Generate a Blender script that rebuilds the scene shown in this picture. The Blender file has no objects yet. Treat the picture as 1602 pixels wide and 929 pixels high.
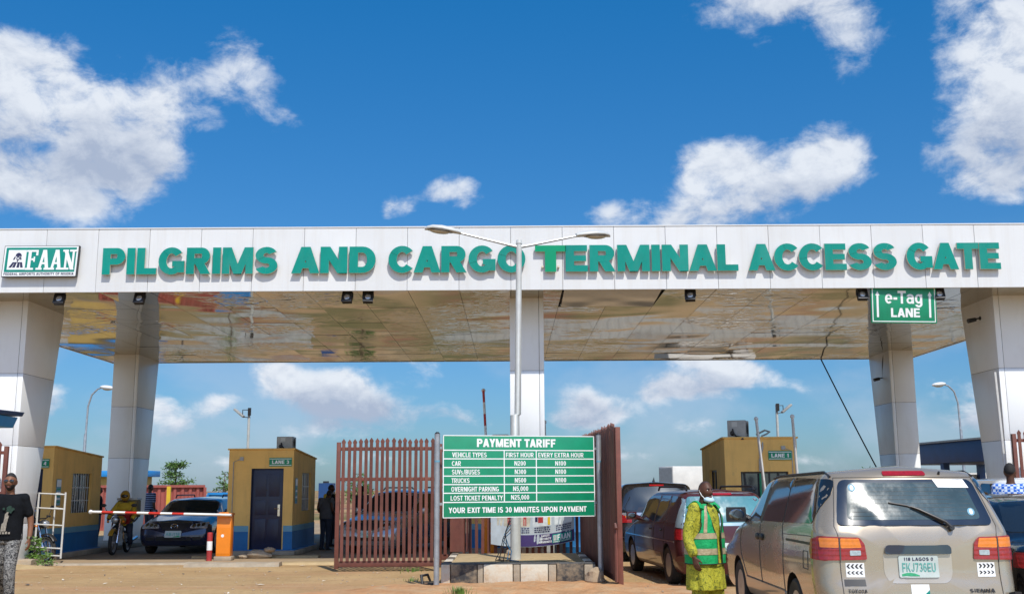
import bpy, bmesh, math, random
import numpy as np
from mathutils import Vector, Matrix, noise
from mathutils.bvhtree import BVHTree

random.seed(7)
PI = math.pi
R = math.radians
sc = bpy.context.scene
COL = sc.collection

# ------------------------------------------------------------------ camera
cam = bpy.data.cameras.new("camera")
cam.sensor_fit = 'HORIZONTAL'
cam.sensor_width = 36.0
cam.lens = 36.0 * 1680 / 1602
cam.clip_start = 0.1
cam.clip_end = 3000
cam_ob = bpy.data.objects.new("camera", cam)
COL.objects.link(cam_ob)
cam_ob.location = (0, 0, 1.6)

CR = Matrix.Rotation(R(0.32), 4, 'Y')
cam_ob.matrix_world = Matrix.Translation((0, 0, 1.6)) @ CR @ Matrix.Rotation(R(90 + 10.07), 4, 'X')
sc.camera = cam_ob

# ------------------------------------------------------------------ sun, sky, exposure
SUN_DIR = Vector((0.38, -1.0, 1.5)).normalized()
sun = bpy.data.lights.new("sun", 'SUN')
sun.energy = 3.7
sun.angle = R(0.53)
sun.color = (1.0, 0.95, 0.86)
sun_ob = bpy.data.objects.new("sun", sun)
COL.objects.link(sun_ob)
sun_ob.rotation_euler = SUN_DIR.to_track_quat('Z', 'Y').to_euler()
sc.view_settings.view_transform = 'Standard'
sc.view_settings.look = 'None'
sc.view_settings.gamma = 1.0
sc.view_settings.exposure = 0.3
sc.cycles.max_bounces = 8
sc.cycles.glossy_bounces = 4
sc.cycles.diffuse_bounces = 4
sc.cycles.caustics_reflective = True
sc.cycles.blur_glossy = 0.6
sc.cycles.sample_clamp_indirect = 5.0
sc.cycles.caustics_refractive = False
sc.cycles.use_denoising = True

world = bpy.data.worlds.new("World")
sc.world = world
world.use_nodes = True


def build_sky():
    nt = world.node_tree
    N, L = nt.nodes, nt.links
    N.clear()
    out = N.new('ShaderNodeOutputWorld')
    bg = N.new('ShaderNodeBackground')
    bg.inputs['Strength'].default_value = 0.10
    L.new(bg.outputs[0], out.inputs[0])
    sky = N.new('ShaderNodeTexSky')
    sky.sky_type = 'NISHITA'
    sky.sun_disc = False
    sky.sun_elevation = math.asin(SUN_DIR.z)
    sky.sun_rotation = math.atan2(SUN_DIR.x, SUN_DIR.y)
    sky.air_density = 1.0
    sky.dust_density = 0.6
    sky.ozone_density = 2.0

    def math_(op, a, b=None, c=None, clamp=False):
        n = N.new('ShaderNodeMath')
        n.operation = op
        n.use_clamp = clamp
        for i, v in enumerate((a, b, c)):
            if v is None:
                continue
            if isinstance(v, (int, float)):
                n.inputs[i].default_value = v
            else:
                L.new(v, n.inputs[i])
        return n.outputs[0]

    tc = N.new('ShaderNodeTexCoord')
    sep = N.new('ShaderNodeSeparateXYZ')
    L.new(tc.outputs['Generated'], sep.inputs[0])
    az = math_('ARCTAN2', sep.outputs[0], sep.outputs[1])
    el = math_('ARCSINE', sep.outputs[2])
    cmb = N.new('ShaderNodeCombineXYZ')
    L.new(az, cmb.inputs[0])
    L.new(el, cmb.inputs[1])
    v = cmb.outputs[0]
    # billowing detail: several octaves of noise on the direction itself
    warp = N.new('ShaderNodeTexNoise')
    warp.inputs['Scale'].default_value = 9
    warp.inputs['Detail'].default_value = 5
    L.new(v, warp.inputs['Vector'])
    wv = N.new('ShaderNodeVectorMath')
    wv.operation = 'MULTIPLY_ADD'
    L.new(warp.outputs['Color'], wv.inputs[0])
    wv.inputs[1].default_value = (0.075, 0.055, 0)
    wv.inputs[2].default_value = (-0.0375, -0.0275, 0)
    va = N.new('ShaderNodeVectorMath')
    va.operation = 'ADD'
    L.new(v, va.inputs[0])
    L.new(wv.outputs[0], va.inputs[1])
    vw = va.outputs[0]

    def fbm(scale, detail, rough=0.6, off=(0, 0, 0)):
        mp = N.new('ShaderNodeMapping')
        mp.inputs['Location'].default_value = off
        mp.inputs['Scale'].default_value = (1, 1.45, 1)
        L.new(v, mp.inputs['Vector'])
        n = N.new('ShaderNodeTexNoise')
        n.inputs['Scale'].default_value = scale
        n.inputs['Detail'].default_value = detail
        n.inputs['Roughness'].default_value = rough
        n.inputs['Distortion'].default_value = 0.25
        L.new(mp.outputs[0], n.inputs['Vector'])
        return n.outputs['Fac']

    def blobs(lst, vec):
        tot = None
        for (a, e, ra, re, amp) in lst:
            mp = N.new('ShaderNodeMapping')
            mp.vector_type = 'TEXTURE'
            mp.inputs['Location'].default_value = (R(a), R(e), 0)
            mp.inputs['Scale'].default_value = (R(ra), R(re), 1)
            L.new(vec, mp.inputs['Vector'])
            g = N.new('ShaderNodeTexGradient')
            g.gradient_type = 'SPHERICAL'
            L.new(mp.outputs[0], g.inputs[0])
            t = math_('MULTIPLY', g.outputs['Fac'], amp)
            tot = t if tot is None else math_('ADD', tot, t)
        return tot

    S = math_('MINIMUM', blobs(CLOUDS, vw), 1.02)
    SH = blobs(CLOUD_BASES, vw)

    def field(off):
        f1 = fbm(24, 12, 0.64, off)
        f2 = fbm(9, 5, 0.55, (3.1 + off[0], 1.7 + off[1], 0))
        return f1, math_('ADD', math_('MULTIPLY', f1, 0.6), math_('MULTIPLY', f2, 0.4))
    f1, ff = field((0, 0, 0))
    g1, gg = field((0.002, 0.012, 0))
    d = math_('ADD', math_('SUBTRACT', S, 0.50), math_('MULTIPLY', math_('SUBTRACT', ff, 0.5), 2.3))
    mr = N.new('ShaderNodeMapRange')
    mr.interpolation_type = 'SMOOTHSTEP'
    mr.inputs['From Min'].default_value = -0.05
    mr.inputs['From Max'].default_value = 0.52
    L.new(d, mr.inputs['Value'])
    sf = N.new('ShaderNodeMapRange')
    sf.inputs['From Min'].default_value = 0.25
    sf.inputs['From Max'].default_value = 0.95
    sf.inputs['To Min'].default_value = 0.5
    sf.inputs['To Max'].default_value = 0.96
    L.new(S, sf.inputs['Value'])
    mask = math_('MULTIPLY', mr.outputs[0], sf.outputs[0])
    # thin veil of cloud near the horizon
    veil = N.new('ShaderNodeMapRange')
    veil.interpolation_type = 'SMOOTHSTEP'
    veil.inputs['From Min'].default_value = 0.42
    veil.inputs['From Max'].default_value = 0.64
    L.new(fbm(6, 8, 0.55, (7.3, 0.4, 0)), veil.inputs['Value'])
    low = N.new('ShaderNodeMapRange')
    low.inputs['From Min'].default_value = R(13)
    low.inputs['From Max'].default_value = R(3)
    L.new(el, low.inputs['Value'])
    veilm = math_('MULTIPLY', math_('MULTIPLY', veil.outputs[0], low.outputs[0]), 0.45)
    # cloud brightness: lit tops, grey bases
    lit = math_('SUBTRACT', math_('ADD', math_('ADD', 0.86, math_('MULTIPLY', f1, 0.30)), math_('MULTIPLY', math_('SUBTRACT', ff, gg), 1.5)), math_('MULTIPLY', SH, 0.46))
    lr = N.new('ShaderNodeMapRange')
    lr.inputs['From Min'].default_value = 0.45
    lr.inputs['From Max'].default_value = 1.08
    L.new(lit, lr.inputs['Value'])
    cc = N.new('ShaderNodeMix')
    cc.data_type = 'RGBA'
    L.new(lr.outputs[0], cc.inputs[0])
    cc.inputs[6].default_value = (3.4, 4.0, 5.2, 1)
    cc.inputs[7].default_value = (6.6, 7.0, 7.6, 1)
    # clear-air colour
    grade = N.new('ShaderNodeMix')
    grade.data_type = 'RGBA'
    grade.blend_type = 'MULTIPLY'
    grade.inputs[0].default_value = 1.0
    L.new(sky.outputs[0], grade.inputs[6])
    tint = N.new('ShaderNodeMix')
    tint.data_type = 'RGBA'
    tr = N.new('ShaderNodeMapRange')
    tr.inputs['From Min'].default_value = R(1)
    tr.inputs['From Max'].default_value = R(28)
    L.new(el, tr.inputs['Value'])
    L.new(tr.outputs[0], tint.inputs[0])
    tint.inputs[6].default_value = SKY_LOW
    tint.inputs[7].default_value = SKY_HIGH
    back = N.new('ShaderNodeMapRange')          # sky half around the sun, brightened and tinted to add fill light
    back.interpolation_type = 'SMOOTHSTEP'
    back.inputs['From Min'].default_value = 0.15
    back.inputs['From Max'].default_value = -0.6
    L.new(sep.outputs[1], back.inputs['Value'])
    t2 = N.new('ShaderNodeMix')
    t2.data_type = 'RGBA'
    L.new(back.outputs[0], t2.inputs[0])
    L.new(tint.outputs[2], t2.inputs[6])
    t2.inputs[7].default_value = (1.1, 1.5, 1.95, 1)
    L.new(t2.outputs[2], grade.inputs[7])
    m0 = N.new('ShaderNodeMix')
    m0.data_type = 'RGBA'
    L.new(veilm, m0.inputs[0])
    L.new(grade.outputs[2], m0.inputs[6])
    m0.inputs[7].default_value = (4.2, 5.0, 6.2, 1)
    m1 = N.new('ShaderNodeMix')
    m1.data_type = 'RGBA'
    L.new(mask, m1.inputs[0])
    L.new(m0.outputs[2], m1.inputs[6])
    L.new(cc.outputs[2], m1.inputs[7])
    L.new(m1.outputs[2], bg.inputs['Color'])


SKY_LOW = (0.38, 0.57, 0.80, 1)
SKY_HIGH = (0.087, 0.733, 1.166, 1)
# clouds as directions on the sky: azimuth, elevation, half sizes (degrees), density
CLOUDS = [
    (-23.0, 18.2, 7.8, 4.6, 1.15), (-26.5, 20.4, 5.0, 3.8, 1.1), (-20.0, 16.8, 4.6, 3.8, 0.95), (-29.5, 19.0, 5, 6, 1.2),
    (-16.2, 21.0, 4.8, 3.4, 0.70), (-12.2, 20.0, 3.0, 2.2, 0.54), (-14.5, 22.2, 2.6, 1.6, .54),
    (-25.5, 14.4, 4.2, 2.4, 1.0), (-22.5, 13.8, 3.0, 1.3, 0.8),
    (-4.4, 15.3, 3.0, 1.6, 0.66), (-2.2, 15.9, 2.6, 1.2, 0.60), (-2.6, 14.6, 2.2, 1.3, 0.6), (-6.2, 15.0, 1.6, 1.0, .6),
    (13.3, 15.4, 6.8, 3.4, 1.15), (11.0, 17.0, 3.0, 2.6, 0.95), (17.6, 16.4, 3.4, 3.0, 1.05), (5.6, 14.4, 2.6, 1.7, 0.9), (9.0, 14.2, 3.2, 1.6, 0.75),
    (14.0, 25.0, 7.5, 3.3, 0.80), (18.8, 22.8, 3.4, 3.8, 0.76), (16.0, 26.5, 5.0, 3.0, 0.7),
    (24.4, 23.8, 3.8, 4.0, 0.95), (25.2, 18.0, 4.4, 5.4, 1.15), (24.4, 15.0, 4.2, 2.6, 0.9), (28.5, 20.0, 4.5, 6.5, 1.2),
    (-10.4, 5.0, 4.6, 2.1, 1.15), (-12.6, 6.0, 2.4, 1.6, 0.95), (-8.6, 5.6, 2.2, 1.4, 0.8), (-6.4, 4.2, 4.6, 1.8, 0.9), (-4.4, 5.8, 2.6, 1.1, 0.6), (-2.6, 3.6, 3.0, 1.0, 0.7),
    (-17.6, 4.0, 4.0, 1.7, 1.0), (-19.2, 4.8, 1.8, 1.0, 0.8), (-15.2, 4.6, 1.8, 1.0, 0.75), (-23.2, 4.6, 2.6, 1.7, 1.05), (-24.4, 3.6, 2.6, 1.2, 0.9), (-5.6, 6.6, 3.0, 1.0, 0.6), (-21.0, 6.4, 2.0, .8, .5),
    (10.6, 5.6, 4.0, 1.9, 1.1), (8.0, 4.7, 2.8, 1.4, 1.0), (12.6, 6.2, 2.4, 1.3, 0.9), (9.4, 6.6, 2.0, 1.0, .7), (14.6, 5.2, 1.8, 1.0, .7),
    (3.8, 4.5, 3.0, 1.5, 1.0), (5.4, 3.9, 2.2, 1.1, 0.8), (2.6, 3.4, 2.2, 1.0, .7), (23.3, 4.4, 3.0, 1.7, 1.0), (24.6, 3.2, 3, 1.2, .9), (19.2, 4.6, 2.0, 1.1, 0.8), (20.4, 3.4, 2.2, .9, .7), (5.6, 1.8, 5, 1.0, 0.8), (-6, 1.6, 6, 1.1, 0.8),
    (-14, 1.4, 5, 0.9, 0.8), (14, 1.6, 5, 0.9, 0.75), (10, 3.0, 3, .9, .7), (-10, 2.9, 4, .9, .75), (0, 2.2, 4, .9, .7), (16.5, 3.4, 2.6, .9, .65),
    (70, 24, 26, 18, 1.5), (-75, 26, 28, 18, 1.5), (145, 14, 34, 15, 1.6), (-145, 16, 34, 16, 1.6), (105, 18, 24, 14, 1.5), (-108, 18, 22, 14, 1.5), (176, 12, 26, 14, 1.6), (-176, 12, 26, 14, 1.6),  # clouds out of view, added mainly for their fill light
]
CLOUD_BASES = [
    (-21.5, 16.2, 7.5, 2.6, 1.4), (-29, 17.0, 5, 3.0, 1.1), (14.0, 14.3, 6.5, 1.9, 1.1), (25.5, 16.2, 4.5, 3.2, 1.2), (15, 24, 7, 3, 0.7),
    (-9.8, 4.3, 5.0, 1.5, 1.5), (-17.2, 3.0, 4.4, 1.3, 1.3), (10.2, 4.9, 4.6, 1.2, 1.2), (3.8, 3.8, 3.4, 1.2, 1.2), (23.0, 3.1, 4, 1.4, 1.2), (-23, 3.4, 3, 1.2, 1.0),
    (-6, 3.6, 6, 1.4, 1.2), (-26, 13.4, 4, 1.2, 1.0),
]
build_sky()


# ------------------------------------------------------------------ materials
def new_mat(name):
    m = bpy.data.materials.new(name)
    m.use_nodes = True
    nt = m.node_tree
    return m, nt.nodes, nt.links, nt.nodes['Principled BSDF']


def M(name, col, rough=0.5, metal=0.0, var=(3.0, 0.12), bump=None, coat=0.0, dirt=None, dirt2=None, spec=0.5, coords='Object', flakes=False, coat_rough=0.06):
    """col; var=(scale, amount); bump=(scale, strength, distance); dirt=(col, scale, lo, hi, amount)"""
    m, N, L, b = new_mat(name)
    tc = N.new('ShaderNodeTexCoord')
    vec = tc.outputs[coords]
    b.inputs['Roughness'].default_value = rough
    b.inputs['Metallic'].default_value = metal
    b.inputs['Specular IOR Level'].default_value = spec
    b.inputs['Coat Weight'].default_value = coat
    b.inputs['Coat Roughness'].default_value = coat_rough
    c = (*col, 1)
    cur = None
    if var:
        n = N.new('ShaderNodeTexNoise')
        n.inputs['Scale'].default_value = var[0]
        n.inputs['Detail'].default_value = 6
        n.inputs['Roughness'].default_value = 0.65
        L.new(vec, n.inputs['Vector'])
        mr = N.new('ShaderNodeMapRange')
        mr.inputs['From Min'].default_value = 0.3
        mr.inputs['From Max'].default_value = 0.7
        L.new(n.outputs['Fac'], mr.inputs['Value'])
        mx = N.new('ShaderNodeMix')
        mx.data_type = 'RGBA'
        L.new(mr.outputs[0], mx.inputs[0])
        a = var[1]
        mx.inputs[6].default_value = tuple(min(1, x * (1 - a)) for x in col) + (1,)
        mx.inputs[7].default_value = tuple(min(1, x * (1 + a)) for x in col) + (1,)
        cur = mx.outputs[2]
    for k, dd in enumerate((dirt, dirt2)):
        if not dd:
            continue
        dc, s, lo, hi, am = dd
        n = N.new('ShaderNodeTexNoise')
        n.inputs['Detail'].default_value = 8
        n.inputs['Roughness'].default_value = 0.7
        if isinstance(s, tuple):
            mp = N.new('ShaderNodeMapping')
            mp.inputs['Scale'].default_value = s
            mp.inputs['Location'].default_value = (k * 3.3, 1.2, 0.4)
            L.new(vec, mp.inputs['Vector'])
            L.new(mp.outputs[0], n.inputs['Vector'])
            n.inputs['Scale'].default_value = 1
        else:
            n.inputs['Scale'].default_value = s
            L.new(vec, n.inputs['Vector'])
        mr = N.new('ShaderNodeMapRange')
        mr.inputs['From Min'].default_value = lo
        mr.inputs['From Max'].default_value = hi
        mr.inputs['To Max'].default_value = am
        L.new(n.outputs['Fac'], mr.inputs['Value'])
        mx = N.new('ShaderNodeMix')
        mx.data_type = 'RGBA'
        L.new(mr.outputs[0], mx.inputs[0])
        if cur is not None:
            L.new(cur, mx.inputs[6])
        else:
            mx.inputs[6].default_value = c
        mx.inputs[7].default_value = (*dc, 1)
        cur = mx.outputs[2]
        if k == 0:
            rr = N.new('ShaderNodeMapRange')
            rr.inputs['From Max'].default_value = 1.0
            rr.inputs['To Min'].default_value = rough
            rr.inputs['To Max'].default_value = min(1, rough + 0.35)
            L.new(mr.outputs[0], rr.inputs['Value'])
            L.new(rr.outputs[0], b.inputs['Roughness'])
    if cur is not None:
        L.new(cur, b.inputs['Base Color'])
    else:
        b.inputs['Base Color'].default_value = c
    if bump:
        n = N.new('ShaderNodeTexNoise')
        n.inputs['Scale'].default_value = bump[0]
        n.inputs['Detail'].default_value = 5
        L.new(vec, n.inputs['Vector'])
        bp = N.new('ShaderNodeBump')
        bp.inputs['Strength'].default_value = bump[1]
        bp.inputs['Distance'].default_value = bump[2] if len(bump) > 2 else 0.01
        L.new(n.outputs['Fac'], bp.inputs['Height'])
        L.new(bp.outputs[0], b.inputs['Normal'])
    return m


DUST = (0.34, 0.22, 0.12)
MAT = dict(
    fascia=M("white_cladding", (0.68, 0.685, 0.68), 0.35, var=(0.5, 0.035), dirt=((0.50, 0.46, 0.40), (5.0, 5.0, 0.28), 0.48, 0.78, 0.36)),
    pillar=M("grey_white_cladding", (0.79, 0.80, 0.80), 0.33, var=(0.6, 0.04), dirt=((0.42, 0.37, 0.30), (1.4, 1.4, 0.5), 0.52, 0.85, 0.35)),
    joint=M("joint_sealant", (0.07, 0.065, 0.06), 0.8),
    roofing=M("roof_sheet", (0.4, 0.4, 0.4), 0.6),
    teal=M("green_acrylic", (0.0, 0.235, 0.185), 0.45, var=(1.2, 0.12), dirt=((0.09, 0.27, 0.235), (1.6, 1.6, 0.7), .5, .8, .35), spec=.25),
    teal2=M("bright_green_acrylic", (0.0, 0.27, 0.13), 0.45, var=(2, 0.06), spec=.25),
    lettersid=M("letter_return", (0.62, 0.52, 0.40), 0.5),
    signgreen=M("sign_green", (0.002, 0.235, 0.115), 0.45, var=(4, 0.10), dirt=((0.05, 0.26, 0.15), (2, 2, 0.7), 0.5, 0.85, 0.35)),
    signwhite=M("sign_white", (0.78, 0.79, 0.78), 0.45, var=(5, 0.05)),
    signdark=M("sign_navy", (0.02, 0.02, 0.07), 0.5),
    steel=M("galvanised_steel", (0.34, 0.36, 0.38), 0.42, 0.5, var=(6, 0.2), bump=(40, 0.08)),
    whitemetal=M("white_painted_metal", (0.56, 0.55, 0.52), 0.4, var=(5, 0.1), dirt=((0.3, 0.2, 0.12), 9, 0.6, 0.8, 0.5)),
    lampgrey=M("lamp_housing", (0.50, 0.51, 0.49), 0.4, var=(5, 0.1)),
    lens=M("lamp_lens", (0.45, 0.42, 0.34), 0.15, var=(8, 0.15), coat=0.5),
    black=M("black_plastic", (0.018, 0.018, 0.02), 0.45, var=(9, 0.2)),
    rubber=M("tyre_rubber", (0.022, 0.021, 0.02), 0.8, var=(6, 0.3), dirt=((0.16, 0.11, 0.07), 7, 0.5, 0.8, 0.5)),
    alloy=M("alloy_rim", (0.42, 0.42, 0.43), 0.35, 0.8, var=(9, 0.15), dirt=((0.2, 0.14, 0.09), 9, 0.5, 0.8, 0.6)),
    chrome=M("chrome", (0.7, 0.7, 0.7), 0.12, 1.0, var=None),
    rust=M("red_oxide_paint", (0.165, 0.050, 0.034), 0.62, var=(5, 0.25), dirt=((0.25, 0.12, 0.075), (6, 6, 1.2), 0.48, 0.8, 0.6), bump=(60, 0.1)),
    ochre=M("ochre_render", (0.80, 0.49, 0.145), 0.85, var=(1.6, 0.08), bump=(45, 0.25, 0.01), dirt=((0.34, 0.22, 0.09), (4, 4, 0.5), 0.50, 0.8, 0.45), dirt2=((0.30, 0.20, 0.11), 2.2, 0.60, 0.72, 0.4)),
    bluepaint=M("blue_wall_paint", (0.004, 0.13, 0.34), 0.6, var=(3, 0.15), dirt=((0.12, 0.14, 0.16), 4, 0.55, 0.85, 0.4)),
    lightblue=M("pale_blue_stripe", (0.14, 0.33, 0.44), 0.6, var=(3, 0.1)),
    navydoor=M("navy_door_paint", (0.010, 0.014, 0.045), 0.4, var=(4, 0.15)),
    orange=M("orange_enamel", (0.78, 0.22, 0.008), 0.38, var=(4, 0.08), coat=0.2, dirt=((0.3, 0.14, 0.05), 6, 0.58, 0.8, 0.4)),
    red=M("red_reflective", (0.52, 0.03, 0.02), 0.4, var=(6, 0.12)),
    redmat=M("red_bollard_paint", (0.36, 0.03, 0.03), 0.5, var=(6, 0.2), dirt=((0.3, 0.2, 0.13), 8, 0.55, 0.8, 0.4)),
    yellow=M("yellow_plastic", (0.62, 0.40, 0.02), 0.45),
    glass=M("dark_window_glass", (0.012, 0.015, 0.018), 0.05, var=None, spec=0.8, coat=0.3),
    boothglass=M("booth_glass", (0.035, 0.04, 0.045), 0.06, var=None, spec=0.8),
    concrete=M("weathered_concrete", (0.33, 0.275, 0.205), 0.9, var=(3, 0.22), bump=(14, 0.5, 0.02), dirt=((0.42, 0.27, 0.15), 2.5, 0.5, 0.75, 0.6)),
    kerbwhite=M("worn_white_kerb_paint", (0.60, 0.55, 0.45), 0.85, var=(5, 0.12), bump=(16, 0.5, 0.015), dirt=((0.44, 0.29, 0.16), 5.0, 0.44, 0.68, 0.8), dirt2=((0.10, 0.09, 0.08), 9, 0.66, 0.78, 0.6)),
    kerbblack=M("worn_black_kerb_paint", (0.045, 0.045, 0.047), 0.85, var=(5, 0.2), bump=(16, 0.5, 0.015), dirt=((0.36, 0.27, 0.17), 5.0, 0.42, 0.68, 0.85), dirt2=((0.3, 0.28, 0.25), 14, 0.6, 0.72, 0.5)),
    containerred=M("faded_red_sheet", (0.30, 0.075, 0.058), 0.55, var=(1.2, 0.15), dirt=((0.2, 0.09, 0.06), (2, 2, 0.7), 0.55, 0.8, 0.5)),
    bluesheet=M("blue_sheet", (0.015, 0.22, 0.55), 0.5, var=(2, 0.1)),
    shelterblue=M("dark_blue_paint", (0.006, 0.045, 0.15), 0.5, var=(2, 0.15)),
    acgrey=M("ac_casing", (0.36, 0.365, 0.35), 0.5, var=(6, 0.12), dirt=((0.17, 0.13, 0.09), 7, 0.52, 0.8, 0.5)),
    truckwhite=M("truck_white", (0.62, 0.60, 0.55), 0.5, var=(2, 0.1)),
    skin=M("dark_skin", (0.082, 0.034, 0.019), 0.52, spec=.3, var=(18, 0.15)),
    skin2=M("brown_skin", (0.19, 0.082, 0.043), 0.52, spec=.3, var=(18, 0.12)),
    hair=M("black_hair", (0.012, 0.010, 0.009), 0.8, bump=(160, 0.6, 0.004)),
    blacktee=M("black_cotton", (0.006, 0.007, 0.009), 0.9, spec=.15, var=(14, 0.3), bump=(14, 0.5, 0.012)),
    greytee=M("grey_cotton", (0.075, 0.075, 0.08), 0.85, var=(8, 0.2), bump=(14, 0.5, 0.012)),
    denim=M("dark_denim", (0.02, 0.026, 0.045), 0.85, var=(10, 0.25), bump=(14, 0.4, 0.01)),
    vestgreen=M("green_vest_mesh", (0.012, 0.31, 0.10), 0.7, var=(9, 0.2), bump=(10, 0.9, 0.035), spec=.2),
    vesttape=M("beige_reflective_tape", (0.36, 0.29, 0.17), 0.5, var=(25, 0.25), bump=(10, 0.9, 0.03)),
    piping=M("black_piping", (0.012, 0.012, 0.012), 0.7),
    mask=M("pale_blue_mask", (0.42, 0.56, 0.64), 0.8, bump=(30, 0.3, 0.005)),
    lipred=M("lip_skin", (0.14, 0.045, 0.035), 0.5),
    eyewhite=M("eye_white", (0.6, 0.57, 0.52), 0.3, var=None),
    helmet=M("ochre_helmet", (0.36, 0.20, 0.02), 0.35, coat=0.4, var=(6, 0.1)),
    yellowcloth=M("yellow_jacket", (0.50, 0.33, 0.02), 0.8, bump=(14, 0.5, 0.012), var=(6, 0.15)),
    redcloth=M("red_bib", (0.30, 0.015, 0.015), 0.8, bump=(14, 0.4, 0.01)),
    boxtan=M("dusty_delivery_box", (0.24, 0.17, 0.05), 0.7, var=(5, 0.2)),
    trunk=M("tree_bark", (0.09, 0.06, 0.04), 0.9, bump=(20, 0.5, 0.02)),
    leaf=M("leaf_green", (0.055, 0.12, 0.022), 0.55, var=(3, 0.35)),
    leaf2=M("leaf_light_green", (0.10, 0.19, 0.03), 0.55, var=(3, 0.3)),
    stone=M("pale_rock", (0.36, 0.27, 0.18), 0.9, var=(7, 0.25), bump=(12, 0.6, 0.02)),
    watch=M("watch_brass", (0.30, 0.22, 0.09), 0.3, 0.8, var=None),
    cable=M("black_cable", (0.012, 0.012, 0.013), 0.6),
    bluecable=M("blue_cable", (0.02, 0.10, 0.2), 0.6),
    redlamp=M("red_tail_lamp", (0.30, 0.010, 0.012), 0.12, var=(30, 0.25), coat=0.6),
    amberlamp=M("amber_lamp", (0.72, 0.20, 0.012), 0.12, var=(30, 0.15), coat=0.6),
    clearlamp=M("clear_lamp", (0.42, 0.44, 0.46), 0.08, 0.5, var=(40, 0.3), coat=0.8),
    plate=M("number_plate_white", (0.46, 0.52, 0.49), 0.5, var=(8, 0.06)),
    plategreen=M("plate_green", (0.02, 0.30, 0.13), 0.5, var=(20, 0.3)),
    mirrorglass=M("mirror_glass", (0.22, 0.24, 0.25), 0.08, 1.0, var=None),
    platetext=M("plate_letter_green", (0.10, 0.34, 0.30), 0.5, var=(30, 0.3)),
    yellowwall=M("yellow_wall", (0.42, 0.29, 0.09), 0.85),
)


def ribs(m, scale, strength):
    N, L = m.node_tree.nodes, m.node_tree.links
    tc = N.new('ShaderNodeTexCoord')
    w = N.new('ShaderNodeTexWave')
    w.bands_direction = 'Z'
    w.inputs['Scale'].default_value = scale
    L.new(tc.outputs['Object'], w.inputs['Vector'])
    bp = N.new('ShaderNodeBump')
    bp.inputs['Strength'].default_value = strength
    bp.inputs['Distance'].default_value = 0.01
    L.new(w.outputs['Fac'], bp.inputs['Height'])
    L.new(bp.outputs[0], N['Principled BSDF'].inputs['Normal'])


ribs(MAT['redlamp'], 7, .10)
ribs(MAT['amberlamp'], 7, .10)


def island_tone(m, amount):
    """each separate panel of a mesh a slightly different tone"""
    N, L = m.node_tree.nodes, m.node_tree.links
    b = N['Principled BSDF']
    src = b.inputs['Base Color'].links[0].from_socket
    g = N.new('ShaderNodeNewGeometry')
    mr = N.new('ShaderNodeMapRange')
    mr.inputs['To Min'].default_value = 1 - amount
    mr.inputs['To Max'].default_value = 1.0
    L.new(g.outputs['Random Per Island'], mr.inputs['Value'])
    hs = N.new('ShaderNodeHueSaturation')
    L.new(mr.outputs[0], hs.inputs['Value'])
    L.new(src, hs.inputs['Color'])
    L.new(hs.outputs[0], b.inputs['Base Color'])


island_tone(MAT['fascia'], 0.07)
island_tone(MAT['pillar'], 0.04)
island_tone(MAT['rust'], 0.36)


def car_paint(name, col, rough=0.28, metal=0.55, dust=0.35, dustcol=DUST):
    return M(name, col, rough, metal, var=(1.3, 0.06), coat=0.9, dirt=(dustcol, (1.1, 1.1, 2.4), 0.46, 0.95, dust * .75), coat_rough=0.05)


def smooth_noise_mat(name, cols, scale, rough=0.8, bumpd=0.012, kind='cloth'):
    """patterned cloth: two or three colours in an irregular print"""
    m, N, L, b = new_mat(name)
    tc = N.new('ShaderNodeTexCoord')
    n = N.new('ShaderNodeTexNoise')
    n.inputs['Scale'].default_value = scale
    n.inputs['Detail'].default_value = 3
    n.inputs['Distortion'].default_value = 1.6
    L.new(tc.outputs['Object'], n.inputs['Vector'])
    cr = N.new('ShaderNodeValToRGB')
    el = cr.color_ramp.elements
    el[0].position = 0.36
    el[0].color = (*cols[0], 1)
    el[1].position = 0.64
    el[1].color = (*cols[-1], 1)
    for i, c in enumerate(cols[1:-1]):
        e = el.new(0.36 + 0.28 * (i + 1) / (len(cols) - 1))
        e.color = (*c, 1)
    L.new(n.outputs['Fac'], cr.inputs[0])
    L.new(cr.outputs[0], b.inputs['Base Color'])
    b.inputs['Roughness'].default_value = rough
    n2 = N.new('ShaderNodeTexNoise')
    n2.inputs['Scale'].default_value = 9
    n2.inputs['Detail'].default_value = 3
    mp = N.new('ShaderNodeMapping')
    mp.inputs['Scale'].default_value = (1.5, 1.5, 0.8)
    L.new(tc.outputs['Object'], mp.inputs[0])
    L.new(mp.outputs[0], n2.inputs['Vector'])
    bp = N.new('ShaderNodeBump')
    bp.inputs['Strength'].default_value = 0.8
    bp.inputs['Distance'].default_value = bumpd * 2.5
    L.new(n2.outputs['Fac'], bp.inputs['Height'])
    L.new(bp.outputs[0], b.inputs['Normal'])
    return m


MAT['ankara'] = smooth_noise_mat("yellow_green_print", [(0.11, 0.12, 0.010), (0.33, 0.32, 0.018), (0.44, 0.41, 0.03), (0.20, 0.21, 0.015)], 20)
MAT['camo'] = smooth_noise_mat("black_grey_print", [(0.02, 0.02, 0.02), (0.06, 0.06, 0.06), (0.30, 0.29, 0.27), (0.05, 0.05, 0.05)], 20)


def check_mat():
    m, N, L, b = new_mat("blue_white_check")
    tc = N.new('ShaderNodeTexCoord')
    ch = N.new('ShaderNodeTexChecker')
    ch.inputs['Scale'].default_value = 24
    ch.inputs['Color1'].default_value = (0.02, 0.12, 0.48, 1)
    ch.inputs['Color2'].default_value = (0.55, 0.62, 0.72, 1)
    L.new(tc.outputs['Object'], ch.inputs['Vector'])
    L.new(ch.outputs['Color'], b.inputs['Base Color'])
    b.inputs['Roughness'].default_value = 0.85
    return m


MAT['check'] = check_mat()


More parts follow.
